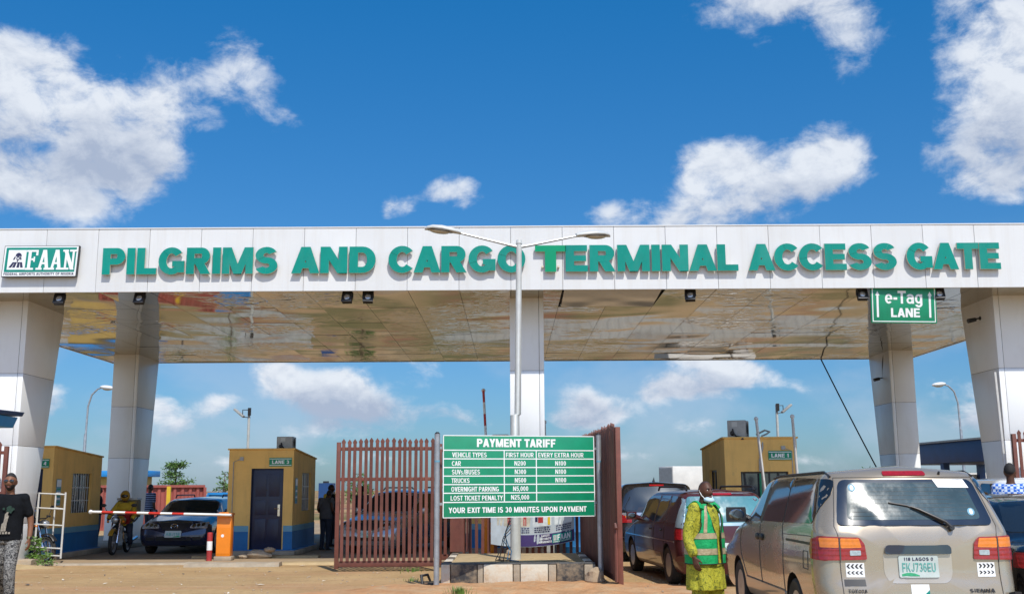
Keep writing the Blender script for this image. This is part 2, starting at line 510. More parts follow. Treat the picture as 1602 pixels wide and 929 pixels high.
def stripe_mat():
    m, N, L, b = new_mat("navy_striped_cloth")
    tc = N.new('ShaderNodeTexCoord')
    w = N.new('ShaderNodeTexWave')
    w.bands_direction = 'Z'
    w.inputs['Scale'].default_value = 4.5
    L.new(tc.outputs['Object'], w.inputs['Vector'])
    cr = N.new('ShaderNodeValToRGB')
    cr.color_ramp.elements[0].position = 0.72
    cr.color_ramp.elements[0].color = (0.012, 0.018, 0.05, 1)
    cr.color_ramp.elements[1].position = 0.8
    cr.color_ramp.elements[1].color = (0.25, 0.30, 0.42, 1)
    L.new(w.outputs['Fac'], cr.inputs[0])
    L.new(cr.outputs[0], b.inputs['Base Color'])
    b.inputs['Roughness'].default_value = 0.85
    return m


MAT['stripe'] = stripe_mat()


def soffit_mat():
    m, N, L, b = new_mat("mirror_bright_soffit_panel")
    tc = N.new('ShaderNodeTexCoord')
    b.inputs['Base Color'].default_value = (0.36, 0.31, 0.215, 1)
    b.inputs['Metallic'].default_value = 0.92
    b.inputs['Roughness'].default_value = 0.07
    mp = N.new('ShaderNodeMapping')
    mp.inputs['Scale'].default_value = (0.75, 1.0, 1)
    L.new(tc.outputs['Object'], mp.inputs[0])
    n = N.new('ShaderNodeTexNoise')
    n.inputs['Scale'].default_value = 0.55
    n.inputs['Detail'].default_value = 0.6
    n.inputs['Distortion'].default_value = 0.4
    L.new(mp.outputs[0], n.inputs['Vector'])
    bp = N.new('ShaderNodeBump')
    bp.inputs['Strength'].default_value = 0.5
    bp.inputs['Distance'].default_value = 0.06
    L.new(n.outputs['Fac'], bp.inputs['Height'])
    # dented patches where the sheet has buckled
    na = N.new('ShaderNodeTexNoise')
    na.inputs['Scale'].default_value = 2.6
    na.inputs['Detail'].default_value = 1.5
    na.inputs['Distortion'].default_value = 1.0
    L.new(mp.outputs[0], na.inputs['Vector'])
    nb = N.new('ShaderNodeTexNoise')
    nb.inputs['Scale'].default_value = 0.33
    nb.inputs['Detail'].default_value = 2
    L.new(tc.outputs['Object'], nb.inputs['Vector'])
    mb_ = N.new('ShaderNodeMapRange')
    mb_.inputs['From Min'].default_value = 0.48
    mb_.inputs['From Max'].default_value = 0.66
    mb_.inputs['To Max'].default_value = 0.8
    L.new(nb.outputs['Fac'], mb_.inputs['Value'])
    bq = N.new('ShaderNodeBump')
    bq.inputs['Distance'].default_value = 0.035
    L.new(mb_.outputs[0], bq.inputs['Strength'])
    L.new(na.outputs['Fac'], bq.inputs['Height'])
    L.new(bp.outputs[0], bq.inputs['Normal'])
    L.new(bq.outputs[0], b.inputs['Normal'])
    n2 = N.new('ShaderNodeTexNoise')
    n2.inputs['Scale'].default_value = 0.6
    n2.inputs['Detail'].default_value = 5
    L.new(tc.outputs['Object'], n2.inputs['Vector'])
    mr = N.new('ShaderNodeMapRange')
    mr.inputs['To Min'].default_value = 0.015
    mr.inputs['To Max'].default_value = 0.10
    L.new(n2.outputs['Fac'], mr.inputs['Value'])
    L.new(mr.outputs[0], b.inputs['Roughness'])
    return m


MAT['soffit'] = soffit_mat()


def ground_mat():
    m, N, L, b = new_mat("dusty_earth")
    tc = N.new('ShaderNodeTexCoord')
    vec = tc.outputs['Object']

    def nz(scale, detail=6, rough=0.6, sc3=None, off=(0, 0, 0)):
        mp = N.new('ShaderNodeMapping')
        mp.inputs['Scale'].default_value = sc3 or (1, 1, 1)
        mp.inputs['Location'].default_value = off
        L.new(vec, mp.inputs[0])
        n = N.new('ShaderNodeTexNoise')
        n.inputs['Scale'].default_value = scale
        n.inputs['Detail'].default_value = detail
        n.inputs['Roughness'].default_value = rough
        L.new(mp.outputs[0], n.inputs['Vector'])
        return n.outputs['Fac']

    def mr(v, a, b_, lo=0., hi=1.):
        n = N.new('ShaderNodeMapRange')
        n.interpolation_type = 'SMOOTHSTEP'
        n.inputs['From Min'].default_value = a
        n.inputs['From Max'].default_value = b_
        n.inputs['To Min'].default_value = lo
        n.inputs['To Max'].default_value = hi
        L.new(v, n.inputs['Value'])
        return n.outputs[0]

    def mix(f, a, b_):
        n = N.new('ShaderNodeMix')
        n.data_type = 'RGBA'
        if isinstance(f, float):
            n.inputs[0].default_value = f
        else:
            L.new(f, n.inputs[0])
        for i, v in ((6, a), (7, b_)):
            if isinstance(v, tuple):
                n.inputs[i].default_value = (*v, 1)
            else:
                L.new(v, n.inputs[i])
        return n.outputs[2]

    def mul(a, b_):
        n = N.new('ShaderNodeMath')
        n.operation = 'MULTIPLY'
        for i, v in enumerate((a, b_)):
            if isinstance(v, float):
                n.inputs[i].default_value = v
            else:
                L.new(v, n.inputs[i])
        return n.outputs[0]

    c = mix(mr(nz(0.5, 8), 0.35, 0.68), (0.35, 0.225, 0.105), (0.44, 0.295, 0.145))
    c = mix(mr(nz(0.22, 5, 0.6, (1, 2.2, 1), (4, 2, 0)), 0.48, 0.66, 0, 0.75), c, (0.40, 0.225, 0.115))
    # wheel-worn streaks across the forecourt
    c = mix(mr(nz(1.0, 5, 0.6, (0.25, 2.4, 1), (1, 5, 0)), 0.50, 0.70, 0, 0.45), c, (0.48, 0.345, 0.20))
    c = mix(mr(nz(0.8, 6, 0.65, (0.4, 1.6, 1), (8, 2, 0)), 0.52, 0.68, 0, 0.4), c, (0.27, 0.165, 0.08))
    c = mix(mr(nz(1.3, 4, 0.6, (1, 1, 1), (14, 3, 0)), 0.64, 0.74, 0, 0.5), c, (0.16, 0.105, 0.06))
    c = mix(mr(nz(7.0, 6, 0.7), 0.52, 0.68, 0, 0.65), c, (0.21, 0.135, 0.07))
    c = mix(mr(nz(60.0, 3, 0.7), 0.60, 0.72, 0, 0.4), c, (0.52, 0.42, 0.30))
    # grass and scrub far off
    sp = N.new('ShaderNodeSeparateXYZ')
    L.new(vec, sp.inputs[0])
    far = mr(sp.outputs[1], 40, 50)
    c = mix(mul(far, mr(nz(0.07, 6, 0.6, (1, 1.5, 1), (9, 0, 0)), 0.42, 0.6)), c, (0.115, 0.105, 0.035))
    c = mix(mul(far, mr(nz(0.12, 5, 0.6, (1, 1, 1), (2, 8, 0)), 0.52, 0.62)), c, (0.24, 0.11, 0.06))
    c = mix(mul(far, mr(nz(0.16, 3, 0.6, (1, 1, 1), (12, 8, 0)), 0.60, 0.66, 0, .8)), c, (0.10, 0.10, 0.10))
    L.new(c, b.inputs['Base Color'])
    b.inputs['Roughness'].default_value = 0.95
    b.inputs['Specular IOR Level'].default_value = 0.2
    # interlocking pavers showing faintly through the dust
    br = N.new('ShaderNodeTexBrick')
    br.inputs['Scale'].default_value = 4.2
    br.inputs['Mortar Size'].default_value = 0.03
    br.inputs['Color1'].default_value = (1, 1, 1, 1)
    br.inputs['Color2'].default_value = (0.9, 0.9, 0.9, 1)
    br.inputs['Mortar'].default_value = (0, 0, 0, 1)
    mp = N.new('ShaderNodeMapping')
    mp.inputs['Rotation'].default_value = (0, 0, R(38))
    L.new(vec, mp.inputs[0])
    L.new(mp.outputs[0], br.inputs['Vector'])
    show = mr(nz(0.3, 5, 0.6, (1, 1, 1), (3, 3, 0)), 0.40, 0.6)
    bp = N.new('ShaderNodeBump')
    bp.inputs['Strength'].default_value = 0.5
    bp.inputs['Distance'].default_value = 0.05
    L.new(nz(9, 8, 0.7), bp.inputs['Height'])
    bp2 = N.new('ShaderNodeBump')
    bp2.inputs['Distance'].default_value = 0.02
    L.new(mul(show, 0.6), bp2.inputs['Strength'])
    L.new(br.outputs['Color'], bp2.inputs['Height'])
    L.new(bp.outputs[0], bp2.inputs['Normal'])
    L.new(bp2.outputs[0], b.inputs['Normal'])
    return m


MAT['ground'] = ground_mat()
MAT['mound'] = M("red_earth", (0.43, 0.225, 0.105), 0.95, var=(2.2, 0.22), bump=(11, 0.8, 0.04), dirt=((0.44, 0.31, 0.18), 1.6, 0.45, 0.65, 0.7), spec=0.2)
MAT['lane'] = M("dusty_lane_paving", (0.30, 0.225, 0.145), 0.92, var=(0.9, 0.22), bump=(9, 0.5, 0.02), dirt=((0.34, 0.235, 0.14), (0.7, 0.3, 1), 0.45, 0.7, 0.7), spec=0.2)
MAT['sandfill'] = M("sand_fill", (0.42, 0.31, 0.17), 0.95, var=(4, 0.15), bump=(14, 0.5, 0.02), spec=0.2)


# ------------------------------------------------------------------ mesh builder
class MB:
    def __init__(self):
        self.v, self.f, self.mi = [], [], []
        self.M = Matrix.Identity(4)

    def add(self, verts, faces, mat=0):
        o = len(self.v)
        self.v += [self.M @ Vector(p) for p in verts]
        for f in faces:
            self.f.append([i + o for i in f])
            self.mi.append(mat)
        return self

    def box(self, x0, y0, z0, x1, y1, z1, mat=0):
        return self.add([(x0, y0, z0), (x1, y0, z0), (x1, y1, z0), (x0, y1, z0), (x0, y0, z1), (x1, y0, z1), (x1, y1, z1), (x0, y1, z1)],
                        [(0, 3, 2, 1), (4, 5, 6, 7), (0, 1, 5, 4), (1, 2, 6, 5), (2, 3, 7, 6), (3, 0, 4, 7)], mat)

    def cb(self, c, s, mat=0):
        return self.box(c[0] - s[0] / 2, c[1] - s[1] / 2, c[2] - s[2] / 2, c[0] + s[0] / 2, c[1] + s[1] / 2, c[2] + s[2] / 2, mat)

    def tube(self, pts, r, n=10, mat=0, cap=True, flat=None):
        pts = [Vector(p) for p in pts]
        rs = r if isinstance(r, (list, tuple)) else [r] * len(pts)
        rings, up = [], None
        for i, p in enumerate(pts):
            t = (pts[min(i + 1, len(pts) - 1)] - pts[max(i - 1, 0)])
            t = t.normalized() if t.length > 1e-9 else Vector((0, 0, 1))
            if up is None:
                up = Vector((0, 1, 0)) if abs(t.y) < 0.9 else Vector((1, 0, 0))
            a = (up - t * up.dot(t)).normalized()
            b = t.cross(a)
            up = a
            ra = rs[i] if not isinstance(rs[i], tuple) else rs[i][0]
            rb = rs[i] if not isinstance(rs[i], tuple) else rs[i][1]
            rings.append([p + a * ra * math.cos(2 * PI * k / n) + b * rb * math.sin(2 * PI * k / n) for k in range(n)])
        return self.loft(rings, mat, cap)

    def loft(self, rings, mat=0, cap=True, closed=True):
        n = len(rings[0])
        vs = [p for r in rings for p in r]
        fs = []
        for i in range(len(rings) - 1):
            for k in range(n if closed else n - 1):
                a, b = i * n + k, i * n + (k + 1) % n
                fs.append((a, b, b + n, a + n))
        if cap:
            fs.append(tuple(reversed(range(n))))
            fs.append(tuple(range((len(rings) - 1) * n, len(rings) * n)))
        return self.add(vs, fs, mat)

    def cyl(self, p, q, r, r2=None, n=16, mat=0):
        return self.tube([p, q], [r, r if r2 is None else r2], n, mat)

    def ell(self, c, rad, nu=16, nv=10, mat=0, fn=None):
        vs, fs = [], []
        for j in range(nv + 1):
            th = PI * j / nv
            for k in range(nu):
                ph = 2 * PI * k / nu
                d = Vector((math.sin(th) * math.cos(ph), math.sin(th) * math.sin(ph), math.cos(th)))
                p = Vector((d.x * rad[0], d.y * rad[1], d.z * rad[2]))
                if fn:
                    p = fn(p, d)
                vs.append(p + Vector(c))
        for j in range(nv):
            for k in range(nu):
                a, b = j * nu + k, j * nu + (k + 1) % nu
                fs.append((a, a + nu, b + nu, b))
        return self.add(vs, fs, mat)

    def lathe(self, prof, n=24, mat=0, axis='Z', closed=False):
        """prof: (r, h) pairs"""
        rings = []
        for r, h in prof:
            ring = []
            for k in range(n):
                a = 2 * PI * k / n
                if axis == 'Z':
                    ring.append((r * math.cos(a), r * math.sin(a), h))
                elif axis == 'X':
                    ring.append((h, r * math.cos(a), r * math.sin(a)))
                else:
                    ring.append((r * math.cos(a), h, r * math.sin(a)))
            rings.append(ring)
        if closed:
            rings.append(rings[0])
        return self.loft(rings, mat, cap=not closed)

    def prism(self, poly, z0, z1, mat=0, side=None):
        n = len(poly)
        vs = [(x, y, z0) for x, y in poly] + [(x, y, z1) for x, y in poly]
        self.add(vs, [tuple(reversed(range(n))), tuple(range(n, 2 * n))], mat)
        sd = mat if side is None else side
        return self.add(vs, [(i, (i + 1) % n, (i + 1) % n + n, i + n) for i in range(n)], sd)

    def flat(self, poly, z, mat=0):
        return self.add([(x, y, z) for x, y in poly], [tuple(range(len(poly)))], mat)

    def mesh(self, name, mats, bevel=0.0, sharp=35, merge=True, segs=2, recalc=True):
        me = bpy.data.meshes.new(name)
        me.from_pydata([tuple(p) for p in self.v], [], self.f)
        for m in (mats if isinstance(mats, (list, tuple)) else [mats]):
            me.materials.append(m)
        me.polygons.foreach_set('material_index', self.mi)
        finish(me, bevel, sharp, merge, segs, recalc)
        return me

    def build(self, name, mats, parent=None, bevel=0.0, sharp=35, merge=True, segs=2, recalc=True):
        ob = bpy.data.objects.new(name, self.mesh(name, mats, bevel, sharp, merge, segs, recalc))
        COL.objects.link(ob)
        ob.parent = parent
        return ob


def finish(me, bevel=0.0, sharp=35, merge=True, segs=2, recalc=True):
    bm = bmesh.new()
    bm.from_mesh(me)
    if merge:
        bmesh.ops.remove_doubles(bm, verts=bm.verts, dist=1e-5)
    if recalc:
        bmesh.ops.recalc_face_normals(bm, faces=bm.faces)
    if bevel:
        es = [e for e in bm.edges if len(e.link_faces) == 2 and e.calc_face_angle(0) > R(30)]
        bmesh.ops.bevel(bm, geom=es, offset=bevel, segments=segs, affect='EDGES', profile=0.5, clamp_overlap=True)
    for f in bm.faces:
        f.smooth = True
    for e in bm.edges:
        e.smooth = len(e.link_faces) == 2 and e.calc_face_angle(0) <= R(sharp)
    bm.to_mesh(me)
    bm.free()


def tag(o, label=None, cat=None, group=None, kind=None):
    if label:
        o['label'] = label
    if cat:
        o['category'] = cat
    if group:
        o['group'] = group
    if kind:
        o['kind'] = kind
    return o


def thing(name, label, cat, loc=(0, 0, 0), rz=0.0, group=None):
    o = bpy.data.objects.new(name, None)
    o.empty_display_size = 0.2
    COL.objects.link(o)
    o.location = loc
    o.rotation_euler = (0, 0, rz)
    return tag(o, label, cat, group)


def dup(root, label, loc=None, rz=None, group=None):
    def cp(o, par):
        c = o.copy()
        COL.objects.link(c)
        if par is not None:
            c.parent = par
        for ch in list(o.children):
            cp(ch, c)
        return c
    r = cp(root, None)
    r['label'] = label
    if loc is not None:
        r.location = loc
    if rz is not None:
        r.rotation_euler = (0, 0, rz)
    if group:
        r['group'] = group
    return r


def evaluated(ob):
    """bake an object's modifiers into its mesh"""
    bpy.context.view_layer.update()
    dg = bpy.context.evaluated_depsgraph_get()
    me = bpy.data.meshes.new_from_object(ob.evaluated_get(dg))
    ob.modifiers.clear()
    old = ob.data
    mats = list(old.materials)
    ob.data = me
    if not me.materials:
        for m in mats:
            me.materials.append(m)
    me.name = old.name
    bpy.data.meshes.remove(old)
    return ob


FACE = Matrix(((1, 0, 0, 0), (0, 0, -1, 0), (0, 1, 0, 0), (0, 0, 0, 1)))  # drawing plane (x right, y up) -> wall facing -Y


# ------------------------------------------------------------------ bold sign lettering drawn as strokes
def glyph(ch, w, h, W):
    """polygons of a capital in a cell W wide, 1 high; w stem weight, h bar weight"""
    P = []

    def bar(x0, y0, x1, y1):
        P.append([(x0, y0), (x1, y0), (x1, y1), (x0, y1)])

    def dia(xa, ya, xb, yb, ww=None):
        ww = ww or w * 1.08
        P.append([(xa, ya), (xa + ww, ya), (xb + ww, yb), (xb, yb)])

    def arc(cx, cy, rx, ry, a0, a1, n=None, ww=None, hh=None):
        n = n or max(6, int(abs(a1 - a0) / 13))
        ww, hh = ww or w, hh or h
        for i in range(n):
            t0, t1 = R(a0 + (a1 - a0) * i / n), R(a0 + (a1 - a0) * (i + 1) / n)
            c0, s0, c1, s1 = math.cos(t0), math.sin(t0), math.cos(t1), math.sin(t1)
            P.append([(cx + rx * c0, cy + ry * s0), (cx + rx * c1, cy + ry * s1), (cx + (rx - ww) * c1, cy + (ry - hh) * s1), (cx + (rx - ww) * c0, cy + (ry - hh) * s0)])
    sw = w * 1.08
    if ch == 'A':
        dia(0, 0, W / 2 - sw * .5, 1)
        dia(W - sw, 0, W / 2 - sw * .5, 1)
        bar(W * .26, .19, W * .74, .19 + h * .95)
    elif ch == 'B':
        bar(0, 0, w, 1)
        for cy, ry in ((1 - .27, .27), (.275, .275)):
            rx = min(.3, W - w)
            cx = W - rx
            bar(w, cy + ry - h, cx, cy + ry)
            bar(w, cy - ry, cx, cy - ry + h)
            arc(cx, cy, rx, ry, -90, 90)
    elif ch == 'C':
        arc(W * .53, .5, W * .53, .515, 40, 320)
    elif ch == 'D':
        rx = min(.46, W - w * .9)
        cx = W - rx
        bar(0, 0, w, 1)
        bar(w, 1 - h, cx, 1)
        bar(w, 0, cx, h)
        arc(cx, .5, rx, .5, -90, 90)
    elif ch == 'E':
        bar(0, 0, w, 1)
        bar(w, 0, W, h)
        bar(w, .5 - h * .46, W * .93, .5 + h * .46)
        bar(w, 1 - h, W * .98, 1)
    elif ch == 'F':
        bar(0, 0, w, 1)
        bar(w, .5 - h * .55, W * .9, .5 + h * .4)
        bar(w, 1 - h, W, 1)
    elif ch == 'G':
        arc(W / 2, .5, W / 2, .515, 38, 345)
        bar(W - w, .06, W, .5)
        bar(W * .53, .5 - h * .9, W - w, .5)
    elif ch == 'H':
        bar(0, 0, w, 1)
        bar(W - w, 0, W, 1)
        bar(w, .5 - h / 2, W - w, .5 + h / 2)
    elif ch == 'I':
        bar(0, 0, w, 1)
    elif ch == 'J':
        bar(W - w, .3, W, 1)
        arc(W / 2, .3, W / 2, .31, 180, 360)
    elif ch == 'K':
        bar(0, 0, w, 1)
        dia(w * .9, .42, W - sw * 1.05, 1, sw * 1.05)
        dia(W - sw * 1.05, 0, w * 1.3, .58, sw * 1.05)
    elif ch == 'L':
        bar(0, 0, w, 1)
        bar(w, 0, W, h)
    elif ch == 'M':
        bar(0, 0, w * .92, 1)
        bar(W - w * .92, 0, W, 1)
        dia(W / 2 - w * .5, 0, w * .10, 1, w)
        dia(W / 2 - w * .5, 0, W - w * 1.10, 1, w)
    elif ch == 'N':
        bar(0, 0, w, 1)
        bar(W - w, 0, W, 1)
        dia(W - w * 1.12, 0, 0, 1, w * 1.12)
    elif ch in 'O0Q':
        arc(W / 2, .5, W / 2, .515, 0, 360, 32)
        if ch == 'Q':
            dia(W * .75, -.05, W * .5, .3)
    elif ch in 'PR':
        ry = .315
        rx = min(.32, W - w)
        cx = W * (1 if ch == 'P' else .96) - rx
        bar(0, 0, w, 1)
        bar(w, 1 - h, cx, 1)
        bar(w, 1 - 2 * ry, cx, 1 - 2 * ry + h)
        arc(cx, 1 - ry, rx, ry, -90, 90)
        if ch == 'R':
            dia(W - sw * 1.12, 0, cx - sw * .8, 1 - 2 * ry + h * .3, sw * 1.12)
    elif ch == 'S':
        ry = (1 + h) / 4 + .008
        arc(W / 2, 1 - ry + .012, W / 2 * .96, ry, 25, 270)
        arc(W / 2, ry - .012, W / 2, ry, -158, 90)
    elif ch == 'T':
        bar(0, 1 - h, W, 1)
        bar(W / 2 - w / 2, 0, W / 2 + w / 2, 1 - h)
    elif ch == 'U':
        bar(0, .33, w, 1)
        bar(W - w, .33, W, 1)
        arc(W / 2, .33, W / 2, .345, 180, 360)
    elif ch == 'V':
        dia(W / 2 - sw / 2, 0, 0, 1)
        dia(W / 2 - sw / 2, 0, W - sw, 1)
    elif ch == 'W':
        q = w * .9
        dia(W * .25 - q / 2, 0, 0, 1, q)
        dia(W * .25 - q / 2, 0, W / 2 - q / 2, 1, q)
        dia(W * .75 - q / 2, 0, W / 2 - q / 2, 1, q)
        dia(W * .75 - q / 2, 0, W - q, 1, q)
    elif ch == 'X':
        dia(0, 0, W - sw, 1)
        dia(W - sw, 0, 0, 1)
    elif ch == 'Y':
        bar(W / 2 - w / 2, 0, W / 2 + w / 2, .45)
        dia(W / 2 - w / 2, .42, 0, 1)
        dia(W / 2 - w / 2, .42, W - sw, 1)
    elif ch == 'Z':
        bar(0, 0, W, h)
        bar(0, 1 - h, W, 1)
        dia(0, h, W - sw, 1 - h)
    elif ch == '1':
        bar(W * .5 - w * .2, 0, W * .5 + w * .8, 1)
        dia(W * .05, .66, W * .5 - w * .2, .92, w * .8)
    elif ch == '2':
        arc(W / 2, .70, W / 2, .315, -10, 170)
        dia(0, h, W - sw * 1.15, .62, sw * 1.1)
        bar(0, 0, W, h)
    elif ch == '3':
        ry = (1 + h) / 4 + .008
        arc(W * .47, 1 - ry, W * .49, ry, -90, 160)
        arc(W / 2, ry, W / 2, ry, -160, 90)
    elif ch == '4':
        bar(W * .58, 0, W * .58 + w, 1)
        bar(0, .22, W, .22 + h)
        dia(0, .22, W * .52, 1, sw)
    elif ch == '5':
        bar(W * .08, 1 - h, W * .95, 1)
        bar(W * .06, .45, W * .06 + w * .85, 1 - h)
        arc(W / 2, .325, W / 2, .335, -160, 140)
    elif ch == '6':
        arc(W / 2, .33, W / 2, .335, 0, 360, 24)
        bar(0, .33, w, .6)
        arc(W / 2, .6, W / 2, .41, 40, 180)
    elif ch == '7':
        bar(0, 1 - h, W, 1)
        dia(W * .18, 0, W - sw, 1 - h)
    elif ch == '9':
        arc(W / 2, .67, W / 2, .335, 0, 360, 24)
        bar(W - w, .40, W, .67)
        arc(W / 2, .40, W / 2, .41, 220, 360)
    elif ch == '8':
        ry = (1 + h) / 4 + .008
        arc(W / 2, 1 - ry, W * .47, ry, 0, 360, 24)
        arc(W / 2, ry, W / 2, ry, 0, 360, 24)
    elif ch == 'e':
        arc(W / 2, .37, W / 2, .38, 0, 315, None, w, h * .85)
        bar(w * .6, .37 - h * .35, W, .37 + h * .35)
    elif ch == 'a':
        arc(W * .46, .25, W * .46, .26, 0, 360, 18, w * .9, h * .8)
        bar(W - w, 0, W, .52)
        arc(W / 2, .50, W / 2, .25, 0, 165, None, w, h * .85)
    elif ch == 'g':
        arc(W / 2, .38, W / 2, .37, 0, 360, 22, w, h * .85)
        bar(W - w, -.06, W, .74)
        arc(W / 2, -.03, W / 2, .25, 195, 360, None, w, h * .85)
    elif ch == 's':
        q = [[(x * .8, y * .74) for x, y in p] for p in glyph('S', w * 1.1, h * 1.05, W)]
        P += q
    elif ch == '-':
        bar(0, .30, W, .30 + h)
    elif ch == '/':
        dia(0, -.02, W - sw * .8, 1.02, sw * .8)
    elif ch == ',':
        dia(-.06, -.18, .04, .17, w * .8)
    elif ch == '.':
        bar(0, 0, w, h)
    return P


GW = dict(I=None, M=1.08, W=1.25, A=.92, O=.95, G=.92, C=.88, D=.86, N=.88, V=.88, X=.86, L=.70, F=.70, E=.74, S=.80, T=.78, P=.80, R=.86, H=.86, K=.88, U=.84, Y=.86, B=.82, J=.66, Q=.95, Z=.78)


def text_polys(s, w=.24, h=.19, gap=.10, wide=1.0, space=.42):
    out, x = [], 0.0
    for ch in s:
        if ch == ' ':
            x += space * wide
            continue
        if ch == 'I':
            W = w
        elif ch in GW:
            W = GW[ch] * wide
        elif ch == '1':
            W = .46 * wide
        elif ch.isdigit():
            W = .70 * wide
        elif ch in 'eag':
            W = .70 * wide
        elif ch == 's':
            W = .66 * wide
        elif ch == '-':
            W = .36
        elif ch == '/':
            W = .42
        else:
            W = w
        kern = -.045 * wide if ch in 'AVTYC' else 0
        x += kern
        out.append((ch, [[(px + x, py) for px, py in p] for p in glyph(ch, w, h, W)]))
        x += W + gap + kern
    return out, x - gap


def write(mb, s, x0, y0, width, height, z, mat=0, depth=0.0, side=None, align='fit', skew=0.0, **kw):
    """letters inside (x0..x0+width); align fit stretches, left/center keep the natural width (shrunk if too long)"""
    gl, tot = text_polys(s, **kw)
    sx = width / tot
    if align != 'fit':
        sx = min(height, width / tot)
        if align == 'center':
            x0 = x0 + (width - tot * sx) / 2
    k = 0
    for ch, polys in gl:
        for p in polys:
            q = [(x0 + px * sx + skew * py * height, y0 + py * height) for px, py in p]
            a = sum(q[i][0] * q[(i + 1) % len(q)][1] - q[(i + 1) % len(q)][0] * q[i][1] for i in range(len(q)))
            if a < 0:
                q.reverse()
            k += 1
            dz = (k % 9) * (0.00012 if not depth else 0.0006)
            if depth:
                mb.prism(q, z, z + depth + dz, mat, side)
            else:
                mb.flat(q, z + dz, mat)
    return mb


# ================================================================== SETTING
def off(root):
    return Matrix.Translation(-Vector(root.location))


mb = MB()
n = 48
xs = [-700, -300, -120] + [-60 + 120 * i / 40 for i in range(41)] + [120, 300, 700]
ys = [-300, -100, -40] + [-10 + 90 * i / 30 for i in range(31)] + [120, 250, 500, 1000]
vs = [(x, y, 0) for y in ys for x in xs]
nx = len(xs)
mb.add(vs, [(j * nx + i, j * nx + i + 1, (j + 1) * nx + i + 1, (j + 1) * nx + i) for j in range(len(ys) - 1) for i in range(nx - 1)])
tag(mb.build("ground", MAT['ground']), kind='structure')


def lane_sheet(name, x0, x1, y0, y1, z=0.004):
    m = MB()
    rnd = random.Random(int(x0 * 10))
    pts = [(x0, y0 + rnd.uniform(-.1, .1))]
    k = 14
    pts = [(x0 + (x1 - x0) * i / k, y0 + rnd.uniform(-.12, .12)) for i in range(k + 1)] + [(x1, y1), (x0, y1)]
    m.flat(pts, z)
    return tag(m.build(name, MAT['lane']), kind='structure')


lane_sheet("road", -13.5, 13.5, 24.3, 52)


def rough_kerb(name, x0, x1, y0, y1, h, mat, seed=1, seg=.5):
    """a low worn concrete strip with crumbled edges"""
    m = MB()
    rnd = random.Random(seed)
    k = max(2, int((x1 - x0) / seg))
    rings = []
    for i in range(k + 1):
        x = x0 + (x1 - x0) * i / k
        a, b, c = (rnd.uniform(-.03, .03) for _ in range(3))
        hh = h * rnd.uniform(.72, 1.05)
        rings.append([(x, y0 + a, 0), (x, y0 + a + .03, hh * .85), (x, y0 + .09 + b, hh), (x, y1 - .06 + c, hh), (x, y1 + c, 0)])
    m.loft(rings)
    o = m.build(name, mat, None, sharp=50)
    return tag(o, kind='structure')


rough_kerb("kerb", -10.6, -5.0, 23.9, 24.25, .045, MAT['concrete'], 3)
rough_kerb("kerb", -6.9, -4.9, 23.15, 23.55, .09, MAT['concrete'], 5, .3)
rough_kerb("kerb", -5.0, -3.4, 23.7, 24.3, .05, MAT['sandfill'], 6)
rough_kerb("kerb", -12.6, -10.3, 23.6, 24.3, .16, MAT['concrete'], 8, .3)
rough_kerb("kerb", -7.6, -4.6, 26.1, 26.5, .05, MAT['sandfill'], 9)
# raised lane islands under the booths
for x0, x1 in ((-13.2, -10.7), (-7.15, -5.25), (-1.35, 1.05), (4.7, 6.9)):
    m = MB()
    m.box(x0, 26.55 if x0 > -12 else 25.5, 0, x1, 36.2, .13)
    tag(m.build("lane_island", MAT['concrete'], None, bevel=.03), kind='structure')


# uneven red earth heaped round the sign island
def mound(name, cx, cy, rx, ry, h, seed, mat):
    m = MB()
    nu, nv = 56, 18
    rnd = Vector((seed * 3.7, seed * 1.3, 0))
    vs = []
    for j in range(nv + 1):
        q = j / nv
        for k in range(nu):
            a = 2 * PI * k / nu
            wob = 1 + .22 * noise.noise(Vector((math.cos(a) * 1.5, math.sin(a) * 1.5, seed)))
            x, y = cx + rx * q * wob * math.cos(a), cy + ry * q * wob * math.sin(a)
            z = h * (1 - q ** 2) ** 1.2 * (.75 + .5 * noise.noise(Vector((x, y, 0)) * 1.1 + rnd)) + .05 * noise.noise(Vector((x, y, 3)) * 4) * (1 - q ** 4) - .012 * q ** 6
            vs.append((x, y, z))
    fs = [(j * nu + k, j * nu + (k + 1) % nu, (j + 1) * nu + (k + 1) % nu, (j + 1) * nu + k) for j in range(nv) for k in range(nu)]
    m.add(vs, fs)
    return tag(m.build(name, mat, sharp=180), kind='structure')


mound("earth_mound", .15, 17.2, 3.6, 2.1, .13, 1, MAT['mound'])
mound("earth_mound", 1.1, 15.6, 2.6, 1.6, .13, 2, MAT['mound'])
mound("earth_mound", -1.6, 15.9, 2.2, 1.2, .07, 3, MAT['mound'])
mound("earth_mound", -11.6, 23.3, 1.8, .9, .14, 4, MAT['sandfill'])

# loose pebbles on the forecourt: nobody could count them
m = MB()
rnd = random.Random(4)
for i in range(900):
    x = rnd.gauss(0.0, 3.2) if i % 2 else rnd.uniform(-9, 3.5)
    y = rnd.uniform(13.5, 23)
    r = rnd.choice((.005, .007, .01, .012, .02))
    if -1.3 < x < 1.5 and y > 18.2:
        continue
    zz = .06 if abs(x) < 2.5 and y < 18 else 0
    m.ell((x, y, zz + r * .3), (r * rnd.uniform(.8, 1.5), r * rnd.uniform(.8, 1.5), r * .8), 6, 4)
tag(m.build("gravel", MAT['stone'], None, merge=False), 'small loose stones scattered over the dusty forecourt', 'gravel', kind='stuff')

